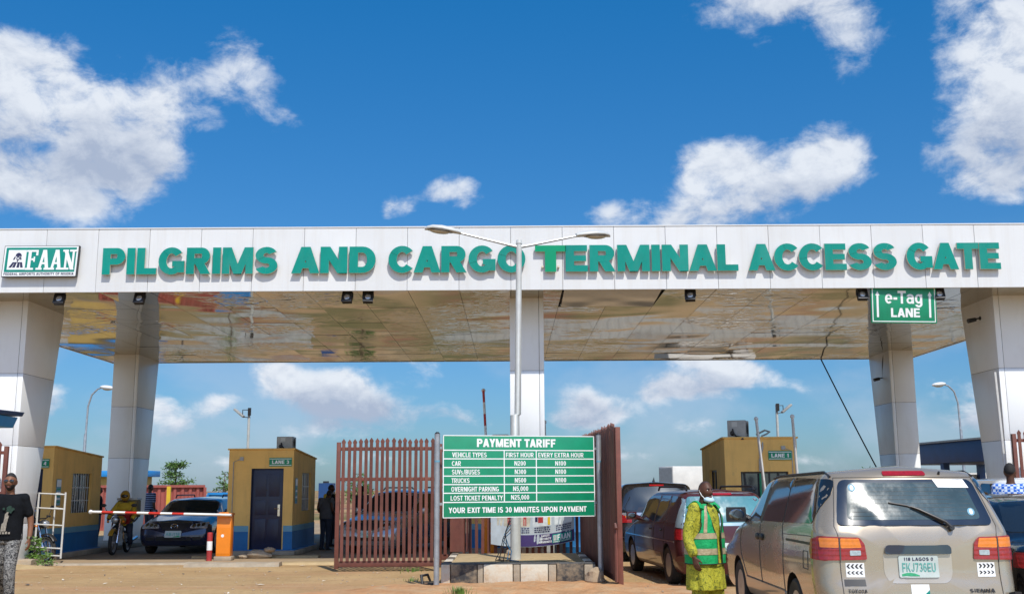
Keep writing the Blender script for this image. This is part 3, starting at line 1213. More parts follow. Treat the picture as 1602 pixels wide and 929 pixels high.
m = MB()
rnd = random.Random(14)
for i in range(46):
    x, y = rnd.uniform(-9.5, 3), rnd.uniform(15, 23.4)
    if -1.6 < x < 1.7 and y > 17.5:
        continue
    a, r = rnd.uniform(0, PI), rnd.choice((.03, .05, .08))
    c, s_ = math.cos(a) * r, math.sin(a) * r
    z = .012 if abs(x) > 3 else .05
    m.add([(x - c, y - s_, z), (x + s_ * .6, y - c * .6, z + .01), (x + c, y + s_, z + .03 * rnd.random()), (x - s_ * .6, y + c * .6, z + .015)], [(0, 1, 2), (0, 2, 3)], i % 3)
tag(m.build("litter", [MAT['sandfill'], MAT['joint'], MAT['kerbwhite']], None, merge=False, recalc=False), 'scraps of litter and dry leaves on the forecourt', 'litter', kind='stuff')

# ================================================================== ENTRANCE CANOPY
FY, BY = 22.1, 35.0          # front and back of the roof
ZB, ZT = 5.67, 7.03          # soffit and top of the fascia
XE = 13.05
gate = thing("entrance_gate_canopy", "wide white toll gate canopy on grey pillars spanning every lane", "gate canopy", (0, 28.5, 0))
G = off(gate)


def tiles(mb, u0, u1, nu, v0, v1, nv, fn, gap, thick, seed, tilt=0.0):
    rnd = random.Random(seed)
    for i in range(nu):
        for j in range(nv):
            a0, a1 = u0 + (u1 - u0) * i / nu + gap, u0 + (u1 - u0) * (i + 1) / nu - gap
            b0, b1 = v0 + (v1 - v0) * j / nv + gap, v0 + (v1 - v0) * (j + 1) / nv - gap
            t = [rnd.uniform(-tilt, tilt) for _ in range(3)]
            vs = []
            for d in (0, thick):
                for (a, b, sgn) in ((a0, b0, 0), (a1, b0, 1), (a1, b1, 2), (a0, b1, 3)):
                    e = (t[0] if sgn in (1, 2) else -t[0]) + (t[1] if sgn in (2, 3) else -t[1])
                    vs.append(fn(a, b, d + e))
            mb.add(vs, [(0, 3, 2, 1), (4, 5, 6, 7), (0, 1, 5, 4), (1, 2, 6, 5), (2, 3, 7, 6), (3, 0, 4, 7)])


# core
m = MB(); m.M = G
m.box(-XE + .05, FY + .05, ZB + .08, XE - .05, BY - .05, ZT - .12)
m.build("roof", MAT['joint'], gate)
m = MB(); m.M = G
m.box(-XE + .02, FY + .03, ZT - .12, XE - .02, BY - .03, ZT - .04)
m.build("roof_sheet", MAT['roofing'], gate)
# fascia panels: front, sides, back
m = MB(); m.M = G
tiles(m, -XE, XE, 24, ZB, ZT, 1, lambda a, b, d: (a, FY + .05 - d, b), .0035, .05, 1, .0015)
tiles(m, FY, BY, 12, ZB, ZT, 1, lambda a, b, d: (-XE + .05 - d, a, b), .004, .05, 2, .0015)
tiles(m, FY, BY, 12, ZB, ZT, 1, lambda a, b, d: (XE - .05 + d, a, b), .004, .05, 3, .0015)
tiles(m, -XE, XE, 24, ZB, ZT, 1, lambda a, b, d: (a, BY - .05 + d, b), .004, .05, 4, .0015)
m.build("fascia", MAT['fascia'], gate, bevel=.004, segs=1)
m = MB(); m.M = G
m.box(-XE - .012, FY - .012, ZT - .005, XE + .012, FY + .07, ZT + .02)
m.build("coping", MAT['fascia'], gate)
# soffit panels, one of them torn down and bent
m = MB(); m.M = G
rnd = random.Random(11)
NX, NYR = 24, 6
for i in range(NX):
    for j in range(NYR):
        y0s = [FY + .06, 24.35, 26.6, 28.8, 31.0, 33.0, BY - .05]
        a0, a1 = -XE + .05 + (2 * XE - .1) * i / NX + .004, -XE + .05 + (2 * XE - .1) * (i + 1) / NX - .004
        b0, b1 = y0s[j] + .005, y0s[j + 1] - .005
        if j == 0 and i in (13, 14):
            continue
        t0, t1 = rnd.uniform(-.0022, .0022), rnd.uniform(-.003, .003)
        z = ZB + .02
        c = [(a0, b0, z - t0 - t1), (a1, b0, z + t0 - t1), (a1, b1, z + t0 + t1), (a0, b1, z - t0 + t1)]
        k = 4
        vs, fs = [], []
        bow = rnd.uniform(-.010, .010)
        for q in range(k + 1):
            for p in range(k + 1):
                u, v = p / k, q / k
                zz = (c[0][2] * (1 - u) + c[1][2] * u) * (1 - v) + (c[3][2] * (1 - u) + c[2][2] * u) * v
                zz += bow * math.sin(PI * u) * math.sin(PI * v)
                vs.append((a0 + (a1 - a0) * u, b0 + (b1 - b0) * v, zz))
        for q in range(k):
            for p in range(k):
                fs.append((q * (k + 1) + p, (q + 1) * (k + 1) + p, (q + 1) * (k + 1) + p + 1, q * (k + 1) + p + 1))
        m.add(vs, fs)
m.build("soffit", MAT['soffit'], gate, sharp=180, recalc=False)
m = MB(); m.M = G
a0, a1 = 1.12, 3.22
def bent(u0, u1, y0, y1, fz, nu=22, nv=12):
    vs, fs = [], []
    for q in range(nv + 1):
        for p in range(nu + 1):
            u, v = p / nu, q / nv
            x = u0 + (u1 - u0) * u
            y = y0 + (y1 - y0) * v
            vs.append((x, y, ZB + .02 + fz(u, v, x, y)))
    for q in range(nv):
        for p in range(nu):
            fs.append((q * (nu + 1) + p, (q + 1) * (nu + 1) + p, (q + 1) * (nu + 1) + p + 1, q * (nu + 1) + p + 1))
    m.add(vs, fs)


bent(a0, a1 - .05, FY + .07, 23.75, lambda u, v, x, y: -.10 * v + .03 * noise.noise(Vector((x * 1.4, y * 2, 3))) * v ** 2)
bp_m, N_, L_n, b_ = new_mat("bright_reflection_panel")
b_.inputs['Base Color'].default_value = (0.86, 0.72, 0.52, 1)  # brighter version of the soffit colour, for sunlit ground reflected in it
b_.inputs['Metallic'].default_value = 0.9
b_.inputs['Roughness'].default_value = 0.22
o = m.build("bent_panel", bp_m, gate, sharp=180, recalc=False)
tag(o, "panel hanging loose beside the tear, coloured bright as if reflecting sunlit ground")
m = MB(); m.M = G
bent(a0, a1 - .35, 24.0, 24.33, lambda u, v, x, y: .05 * (1 - v) + .05 * noise.noise(Vector((x * 3.5, y * 4, 1))) * (1 - v))
o = m.build("crumpled_panel", MAT['soffit'], gate, sharp=180, recalc=False)
tag(o, "crumpled silvery edge of the torn soffit panel")
# recessed light rings
for j, y in enumerate((26.4, 29.0, 31.6, 33.9)):
    for i in range(8):
        x = -10.2 + i * 2.72 + (.4 if j % 2 else 0)
        q = MB(); q.M = Matrix.Translation((x, y - 28.5, ZB + .02))
        q.lathe([(.075, .02), (.10, .028), (.105, .018), (.08, .012), (.07, .03)], 18)
        q.build("downlight", MAT['lampgrey'], gate)


# pillars: a clad box whose back edge leans in towards the foot
def pillar(x0, x1, y0, dt, db, side):
    p = MB(); p.M = G
    zs = [0, .9, 2.55, 4.1, ZB + .06]
    for a, b in zip(zs[:-1], zs[1:]):
        g = .0035
        za, zb = a + g, b - g
        da, db2 = db + (dt - db) * za / ZB, db + (dt - db) * zb / ZB
        xm = x0 + (x1 - x0) * .86 if side > 0 else x0 + (x1 - x0) * .14
        for (u0, u1) in ((x0, xm - .004), (xm + .004, x1)):
            p.add([(u0, y0, za), (u1, y0, za), (u1, y0 + da, za), (u0, y0 + da, za), (u0, y0, zb), (u1, y0, zb), (u1, y0 + db2, zb), (u0, y0 + db2, zb)],
                  [(0, 3, 2, 1), (4, 5, 6, 7), (0, 1, 5, 4), (1, 2, 6, 5), (2, 3, 7, 6), (3, 0, 4, 7)])
    o = p.build("pillar", MAT['pillar'], gate, bevel=.006, segs=2)
    c = MB(); c.M = G
    c.add([(x0 + .01, y0 + .01, 0), (x1 - .01, y0 + .01, 0), (x1 - .01, y0 + db - .01, 0), (x0 + .01, y0 + db - .01, 0),
           (x0 + .01, y0 + .01, ZB), (x1 - .01, y0 + .01, ZB), (x1 - .01, y0 + dt - .01, ZB), (x0 + .01, y0 + dt - .01, ZB)],
          [(0, 3, 2, 1), (4, 5, 6, 7), (0, 1, 5, 4), (1, 2, 6, 5), (2, 3, 7, 6), (3, 0, 4, 7)])
    c.build("pillar_joint", MAT['joint'], o)
    return o


pillar(-11.45, -10.58, 23.2, 1.9, .85, 1)
pillar(10.57, 11.45, 23.2, 1.7, .75, -1)
pillar(-.03, .71, 23.2, 1.8, .85, 1)
pillar(-12.2, -11.43, 32.8, 1.85, 1.1, 1)
pillar(11.6, 12.34, 32.8, 1.85, 1.1, -1)
pillar(-.03, .71, 32.8, 1.85, 1.1, 1)

# the raised lettering, one part a word
PX = 22.08 / 1680.0 * 1.0145


def word(s, px0, px1, mat='teal', label=None, hgt=.565, zb=6.035):
    q = MB(); q.M = G @ Matrix.Translation((0, FY - .05, 0)) @ FACE
    x0, x1 = (px0 - 798) * PX, (px1 - 798) * PX
    z = zb + (x0 + x1) * .5 * .0009
    write(q, s, x0, z, x1 - x0, hgt, 0, 0, .05, 1, w=.30, h=.235, gap=.07, wide=1.06)
    for (bx, bz) in ((x0 + .12, z + .12), (x1 - .12, z + .12)):
        q.box(bx - .02, bz - .02, -.045, bx + .02, bz + .02, .0, 1)
    o = q.build("lettering", [MAT[mat], MAT['lettersid']], gate, merge=False, recalc=False)
    if label:
        o['label'] = label
    return o


word("PILGRIMS", 157, 432)
word("AND", 456, 586)
word("CARGO", 608, 821)
word("T", 839, 882, 'teal2', "brighter green replacement letter T")
word("ERMINAL", 884, 1155)
word("ACCESS", 1173, 1404)
word("GATE", 1420, 1567)

# ================================================================== SIGNS ON THE CANOPY
s = thing("agency_signboard", "slanted white and green FAAN board fixed to the left end of the fascia", "sign", (-9.83, FY - .10, 5.985))
W_, H_ = 1.56, .66
SK = .035


def slant(x0, y0, x1, y1):
    return [(x0 + SK * y0 / H_, y0), (x1 + SK * y0 / H_, y0), (x1 + SK * y1 / H_, y1), (x0 + SK * y1 / H_, y1)]


X0 = -.80
q = MB(); q.M = FACE
q.prism(slant(X0, 0, X0 + W_, H_), -.05, .03)
q.build("frame", MAT['black'], s)
q = MB(); q.M = FACE
q.flat(slant(X0 + .012, .012, X0 + W_ - .012, H_ - .012), .0325)
q.build("face_panel", MAT['signwhite'], s)
q = MB(); q.M = FACE
q.flat(slant(X0 + .045, .10, X0 + W_ - .045, H_ - .04), .036)
q.build("green_field", MAT['teal'], s)
q = MB(); q.M = FACE
q.flat(slant(X0 + .10, .15, X0 + .475, H_ - .09), .039, 0)
ox, oy = X0 + .285, .16
for (xa, ya, xb, yb, wa, wb) in ((-.15, .035, -.075, .15, .055, .045), (-.075, .035, -.03, .15, .055, .045), (.015, .035, .03, .15, .055, .045), (.095, .035, .075, .15, .055, .045), (-.075, .20, -.05, .265, .03, .03), (.075, .20, .06, .265, .03, .03)):
    q.add([(ox + xa + SK * (ya + .15) / H_, oy + ya, .042), (ox + xa + wa + SK * (ya + .15) / H_, oy + ya, .042), (ox + xb + wb + SK * (yb + .15) / H_, oy + yb, .042), (ox + xb + SK * (yb + .15) / H_, oy + yb, .042)], [(0, 1, 2, 3)], 1)
c0 = (ox + .035 + SK * .43 / H_, oy + .275)
q.flat([(c0[0] + .065 * math.cos(t), c0[1] + .075 * math.sin(t)) for t in [PI * k / 12 for k in range(13)]], .042, 1)
ring = [(c0[0] - .01 + .036 * math.cos(t), c0[1] - .045 + .045 * math.sin(t)) for t in [2 * PI * k / 16 for k in range(16)]]
inn = [(c0[0] - .01 + .016 * math.cos(t), c0[1] - .045 + .024 * math.sin(t)) for t in [2 * PI * k / 16 for k in range(16)]]
for k in range(16):
    q.add([(*ring[k], .0423), (*ring[(k + 1) % 16], .0423), (*inn[(k + 1) % 16], .0423), (*inn[k], .0423)], [(0, 1, 2, 3)], 1)
q.box(c0[0] - .03, c0[1] - .13, .0425, c0[0] - .012, c0[1] - .085, .0427, 1)
q.build("emblem", [MAT['signwhite'], MAT['signdark']], s, merge=False, recalc=False)


def slab(ch, x0, w, y0, h):
    """slab-serif capitals for the board"""
    P = []
    t, sf = .058, .042
    def bx(a, b, c, d):
        P.append([(a, b), (c, b), (c, d), (a, d)])
    def di(xa, ya, xb, yb, ww):
        P.append([(xa, ya), (xa + ww, ya), (xb + ww, yb), (xb, yb)])
    if ch == 'F':
        bx(.03, 0, .03 + t * 1.1, h); bx(-.01, 0, .16, sf); bx(-.01, h - sf, w, h); bx(.1, h * .48, w * .75, h * .48 + sf)
        bx(w - .045, h * .72, w, h - sf); bx(w * .75 - .03, h * .40, w * .75, h * .66)
    elif ch == 'A':
        di(.03, 0, w / 2 - t * .6, h, t * .95); di(w - .03 - t * 1.2, 0, w / 2 - t * .5, h, t * 1.2)
        bx(-.012, 0, .115, sf); bx(w - .13, 0, w + .012, sf); bx(w * .25, h * .28, w * .75, h * .28 + sf); bx(w * .36, h - sf * .8, w * .58, h)
    elif ch == 'N':
        bx(.035, 0, .035 + t * .75, h); bx(w - .035 - t * .75, 0, w - .035, h); di(w - .035 - t * 1.1, 0, .0, h, t * 1.35)
        bx(-.015, 0, .135, sf); bx(w - .14, h - sf, w + .015, h); bx(-.015, h - sf, .10, h)
    return [[(x0 + a + SK * (y0 + b) / H_, y0 + b) for a, b in p] for p in P]


q = MB(); q.M = FACE
k = 0
for ch, x, w in (('F', X0 + .49, .235), ('A', X0 + .715, .285), ('A', X0 + .975, .285), ('N', X0 + 1.255, .265)):
    for p in slab(ch, x, w, .145, H_ - .235):
        k += 1
        q.flat(p, .040 + .0001 * k)
q.build("lettering", MAT['signwhite'], s, merge=False, recalc=False)
q = MB(); q.M = FACE
write(q, "FEDERAL AIRPORTS AUTHORITY OF NIGERIA", X0 + .05, .035, W_ - .10, .05, .035, w=.25, h=.2, gap=.16)
q.build("caption", MAT['signdark'], s, merge=False, recalc=False)

# e-Tag LANE sign slung under the fascia
s = thing("lane_signboard", "green e-Tag LANE board hanging under the fascia between two floodlights", "sign", (8.25, FY + .12, ZB + .06))
s.rotation_euler = (R(4), R(0.4), R(3))
q = MB(); q.M = FACE
q.box(-.70, -.78, -.02, .70, 0, .02)
q.build("panel", MAT['signgreen'], s, bevel=.003)
q = MB(); q.M = FACE
for (a, b, c, d) in ((-.675, -.755, .675, -.737), (-.675, -.043, .675, -.025), (-.675, -.737, -.657, -.043), (.657, -.737, .675, -.043)):
    q.box(a, b, .021, c, d, .0225)
q.build("border", MAT['signwhite'], s, merge=False)
q = MB(); q.M = FACE
write(q, "e-Tag", -.40, -.37, .80, .27, .0225, w=.21, h=.18, gap=.09)
write(q, "LANE", -.28, -.655, .62, .19, .0225, w=.26, h=.2, gap=.1)
q.build("lettering", MAT['signwhite'], s, merge=False, recalc=False)
q = MB(); q.M = FACE
for x in (-.56, .56):
    q.flat([(x - .022, -.66), (x + .022, -.66), (x + .022, -.20), (x - .022, -.20)], .0225)
    q.flat([(x - .045, -.20), (x + .045, -.20), (x, -.11)], .0228)
q.build("arrow", MAT['signwhite'], s, merge=False, recalc=False)
q = MB(); q.M = FACE
for x in (-.45, .45):
    q.box(x - .02, -.02, -.05, x + .02, .06, -.02)
q.build("hanger", MAT['steel'], s)

# floodlights under the front edge
fl = thing("floodlight", "black square floodlight under the fascia beside the leftmost front pillar", "floodlight", (-9.52, FY + .22, ZB + .04), 0, "floodlights under the canopy edge")
q = MB()
q.tube([(0, 0, .02), (0, .0, -.05)], .03, 10)
q.tube([(-.15, .02, -.20), (-.15, .02, -.045), (.15, .02, -.045), (.15, .02, -.20)], .013, 6)
q.build("bracket", MAT['black'], fl)
q = MB()
q.M = Matrix.Translation((0, 0, -.20)) @ Matrix.Rotation(R(-24), 4, 'X')
q.box(-.135, -.07, -.15, .135, .06, .15)
q.box(-.10, .06, -.11, .10, .11, .11)
q.box(-.145, -.085, -.16, .145, -.071, -.125)
q.box(-.145, -.085, .125, .145, -.071, .16)
q.box(-.145, -.085, -.125, -.115, -.071, .125)
q.box(.115, -.085, -.125, .145, -.071, .125)
q.build("housing", MAT['black'], fl, bevel=.006)
q = MB()
q.M = Matrix.Translation((0, 0, -.20)) @ Matrix.Rotation(R(-24), 4, 'X')
q.ell((0, -.066, 0), (.085, .02, .09), 18, 8)
for k in range(4):
    q.tube([(0, -.088, 0), (.075 * math.cos(k * PI / 2 + .6), -.076, .08 * math.sin(k * PI / 2 + .6))], .006, 5)
q.build("lens", MAT['clearlamp'], fl)
fl.scale = (.76, .76, .76)
LL = "floodlights under the canopy edge"
for px, lb in ((222, "black floodlight under the fascia below the word PILGRIMS"), (546, "left one of the twin floodlights below the word AND"), (578, "right one of the twin floodlights below the word AND"),
               (1081, "lone black floodlight right of the torn soffit panel"), (1349, "black floodlight touching the left edge of the e-Tag board"), (1469, "black floodlight touching the right edge of the e-Tag board")):
    dup(fl, lb, ((px - 801) * 22.72 / 1680, FY + .22, ZB + .04), random.uniform(-.25, .25))

# cameras on the right pillars
def cctv(loc, rz, label):
    c = thing("security_camera", label, "security camera", loc, rz, "cameras on the right pillars")
    q = MB(); q.cyl((0, 0, 0), (0, -.14, -.02), .018, None, 8); q.cyl((0, 0, 0), (0, -.012, 0), .045, None, 12)
    q.build("bracket", MAT['black'], c)
    q = MB(); q.tube([(0, -.12, -.03), (-.02, -.30, -.07)], [.045, .052], 12)
    q.build("housing", MAT['black'], c)
    return c


cctv((10.57, 23.9, 5.30), R(-80), "small dark camera high on the front right pillar")
cctv((11.62, 33.5, 4.92), R(-80), "small dark camera halfway up the rear right pillar")
q = MB()
q.tube([(11.61, 33.3, 5.62), (11.58, 33.35, 5.4), (11.60, 33.45, 5.2), (11.61, 33.5, 4.95)], .012, 6)
tag(q.build("camera_cable", MAT['cable']), "thin dark cable running down the rear right pillar to its camera", "cable")
q = MB()
pa, pb = Vector((10.12, 34.9, ZB)), Vector((12.7, 34.7, 0.0))
q.tube([pa.lerp(pb, t) + Vector((0, 0, -.10 * math.sin(PI * t))) for t in [k / 16 for k in range(17)]], .022, 8)
tag(q.build("slanting_cable", MAT['cable']), "long taut black cable slanting down from the rear edge of the canopy", "cable")

# ================================================================== TARIFF SIGN
TS = thing("tariff_signboard", "green PAYMENT TARIFF price board on two steel posts at the kerb island", "sign", (.13, 18.1, 0), R(15.5))
TW, TB, TT = 1.31, 1.125, 2.46
for x, nm in ((-1.40, -1), (1.40, 1)):
    q = MB()
    q.cyl((x, .0, -.05), (x, .0, TT + .02), .045, None, 14)
    p = q.build("post", MAT['steel'], TS)
    q = MB(); q.cyl((x, 0, 2.02), (x, 0, 2.05), .047, None, 14)
    q.build("tape_band", MAT['lightblue'], p)
    q = MB(); q.cyl((x, 0, TT + .02), (x, 0, TT + .05), .047, .02, 14)
    q.build("post_cap", MAT['black'], p)
    q = MB()
    for z in (1.35, 2.25):
        q.box(min(x, x - nm * .12), -.012, z - .02, max(x, x - nm * .12), .012, z + .02)
    q.build("clamp", MAT['steel'], p)
q = MB()
q.box(-TW, -.03, TB, TW, -.005, TT)
q.build("panel", MAT['signgreen'], TS, bevel=.003)
rows = [2.46, 2.215, 2.075, 1.935, 1.797, 1.66, 1.522, 1.375, 1.125]
q = MB(); q.M = FACE
for z in rows[1:-1]:
    q.box(-TW + .01, z - .0085, .031, TW - .01, z + .0085, .0325)
for x in (-.275, .28):
    q.box(x - .0085, rows[7] + .0085, .0312, x + .0085, rows[1] - .0085, .0327)
for (a, b, c, d) in ((-TW, TB, -TW + .014, TT), (TW - .014, TB, TW, TT), (-TW, TT - .014, TW, TT), (-TW, TB, TW, TB + .012)):
    q.box(a, b, .0308, c, d, .0322)
q.build("ruled_lines", MAT['signwhite'], TS, merge=False)
q = MB(); q.M = FACE
kn = dict(w=.21, h=.155, gap=.12, wide=.9)
write(q, "PAYMENT TARIFF", -.74, 2.268, 1.36, .135, .0335, w=.28, h=.22, gap=.10)
L1 = dict(align='left', **kn)
for txt, z, x, wd in (("VEHICLE TYPES", 2.102, -1.155, .58), ("CAR", 1.962, -1.16, .15), ("SUVs/BUSES", 1.824, -1.16, .47), ("TRUCKS", 1.685, -1.165, .30), ("OVERNIGHT PARKING", 1.548, -1.17, .80), ("LOST TICKET PENALTY", 1.405, -1.18, .875)):
    write(q, txt, x, z, wd, .076, .0335, **kn)
for txt, z, x, wd in (("FIRST HOUR", 2.104, -.245, .48), ("EVERY EXTRA HOUR", 2.104, .315, .80), ("N200", 1.966, -.10, .195), ("N300", 1.828, -.095, .195), ("N500", 1.69, -.095, .195), ("N5,000", 1.552, -.125, .26), ("N25,000", 1.412, -.16, .31),
                      ("N100", 1.966, .61, .19), ("N100", 1.828, .61, .19), ("N100", 1.69, .61, .19)):
    write(q, txt, x, z, wd, .074, .0335, **kn)
write(q, "YOUR EXIT TIME IS 30 MINUTES UPON PAYMENT", -1.21, 1.205, 2.36, .088, .0335, w=.24, h=.19, gap=.13, wide=.98)
q.build("lettering", MAT['signwhite'], TS, merge=False, recalc=False)

# ================================================================== SIGN ISLAND
isl = thing("kerb_island", "raised concrete island with worn black and white kerb blocks", "traffic island", (.10, 18.5, 0))
q = MB(); q.box(-1.17, .14, 0, 1.17, 3.35, .325)
q.build("sand_bed", MAT['sandfill'], isl, bevel=.02)
bx = -1.30
for wdt, mt in ((.16, 'kerbwhite'), (.45, 'kerbblack'), (.10, 'concrete'), (.50, 'kerbwhite'), (.12, 'concrete'), (.47, 'kerbwhite'), (.14, 'concrete'), (.46, 'kerbblack'), (.20, 'concrete')):
    q = MB()
    d = .012 if mt == 'concrete' else 0
    q.box(bx + .006, d + random.uniform(0, .012), -.02, bx + wdt - .006, .16, .35 - d - random.uniform(0, .012))
    q.build("kerb_block", MAT[mt], isl, bevel=.012)
    bx += wdt
for sx in (-1, 1):
    for k in range(5):
        q = MB()
        x0 = sx * 1.23
        q.box(x0 - .07, .165 + k * .64, -.02, x0 + .07, .165 + k * .64 + .63, .345 - random.uniform(0, .01))
        q.build("kerb_block", MAT['kerbwhite' if k % 2 else 'kerbblack'], isl, bevel=.012)
q = MB(); q.box(-1.30, .02, .338, 1.29, .16, .362)
q.build("kerb_top", M("tar_stained_concrete", (0.085, 0.085, 0.085), 0.9, var=(6, .3), bump=(15, .5, .015), dirt=((.33, .25, .16), 5, .55, .75, .7)), isl, bevel=.008)
# rock leaning on the corner
def rock(name, loc, rad, seed, label, mat='stone'):
    q = MB()
    def fn(p, d):
        return p * (1 + .28 * noise.noise(d * 1.7 + Vector((seed, 0, 0))) + .12 * noise.noise(d * 4 + Vector((0, seed, 0))))
    q.ell((0, 0, 0), rad, 14, 10, 0, fn)
    o = q.build(name, MAT[mat], None, sharp=22)
    o.location = loc
    return tag(o, label, "rock", "broken concrete and stones")


rock("broken_concrete", (1.36, 18.33, .13), (.17, .12, .16), 3, "pale angular rock leaning on the right end of the kerb island")
rock("broken_concrete", (-.05, 21.3, .38), (.07, .06, .05), 9, "small grey stone lying on the sand bed of the island")

# double street lamp on the island
LP = thing("double_street_lamp", "tall grey double-arm street lamp on the kerb island before the letters", "street lamp", (.06, 19.95, .32))
ph = 5.90
q = MB(); q.tube([(0, 0, 0), (0.0, 0, 2.6), (.055, 0, 2.62), (.10, 0, ph)], [.095, .085, .062, .052], 16)
q.build("pole", MAT['lampgrey'], LP)
q = MB(); q.cyl((.10, 0, ph - .05), (.10, 0, ph + .02), .062, .05, 14)
q.build("pole_cap", MAT['lampgrey'], LP)
for sx, dy in ((-1, -.05), (1, .25)):
    tip = Vector((.10 + sx * 1.15, dy, ph + .16))
    q = MB(); q.tube([(.10, 0, ph - .12), (.10 + sx * .22, dy * .2, ph - .07), tip], [.028, .026, .02], 8)
    a = q.build("lamp_arm", MAT['steel'], LP)
    q = MB()
    q.M = Matrix.Translation(tip) @ Matrix.Rotation(math.atan2(dy, sx), 4, 'Z') @ Matrix.Rotation(R(-7 if sx < 0 else -3), 4, 'Y')
    rings = []
    for x, w, t, z in ((-.05, .05, .045, 0), (.0, .075, .06, .005), (.14, .10, .075, .012), (.32, .13, .085, .02), (.5, .125, .075, .015), (.6, .085, .05, .005), (.645, .02, .015, 0)):
        rings.append([(x, w * math.cos(2 * PI * k / 18), z + (t if math.sin(2 * PI * k / 18) > 0 else .03) * math.sin(2 * PI * k / 18)) for k in range(18)])
    q.loft(rings)
    hd = q.build("lamp_head", MAT['lampgrey'], LP, sharp=60)
    q2 = MB(); q2.M = q.M
    q2.ell((.36, 0, -.018), (.20, .095, .05), 18, 10)
    q2.build("lamp_lens", MAT['lens'], hd)
    q3 = MB(); q3.M = q.M
    q3.tube([(.36 + .25 * math.cos(t), .118 * math.sin(t), -.012) for t in [2 * PI * k / 24 for k in range(25)]], .008, 6)
    q3.build("lamp_rim", MAT['black'], hd)
# loose wires at its foot
for k, (dx, mt) in enumerate(((-.30, 'cable'), (-.22, 'cable'), (-.15, 'bluecable'), (-.36, 'cable'), (-.1, 'bluecable'))):
    q = MB()
    z0 = 1.0 - k * .09
    pts = [(.06 - .09, 19.87, .33 + z0 * .75), (.06 - .16 - k * .02, 19.8, .33 + z0 * .55), (.06 + dx * .75, 19.75, .33 + z0 * .25), (.06 + dx, 19.7 - k * .05, .345), (.06 + dx + .15, 19.55 - .05 * k, .338)]
    q.tube(pts, .009, 6)
    tag(q.build("loose_wire", MAT[mt]), ("blue" if mt == 'bluecable' else "black") + " loose wire dangling from the foot of the double street lamp", "wire", "wires at the lamp foot " + ("blue" if mt == 'bluecable' else "black"))
q = MB()
q.tube([(-1.36, 18.3, .10), (-1.40, 18.25, .2), (-1.50, 18.2, .19), (-1.47, 18.12, .05), (-1.30, 18.0, .06), (-1.24, 17.9, .02)], [.02, .025, .03, .025, .03, .02], 7)
tag(q.build("scrap_cable", MAT['cable']), "crumpled black scrap lying beside the left tariff post", "scrap")

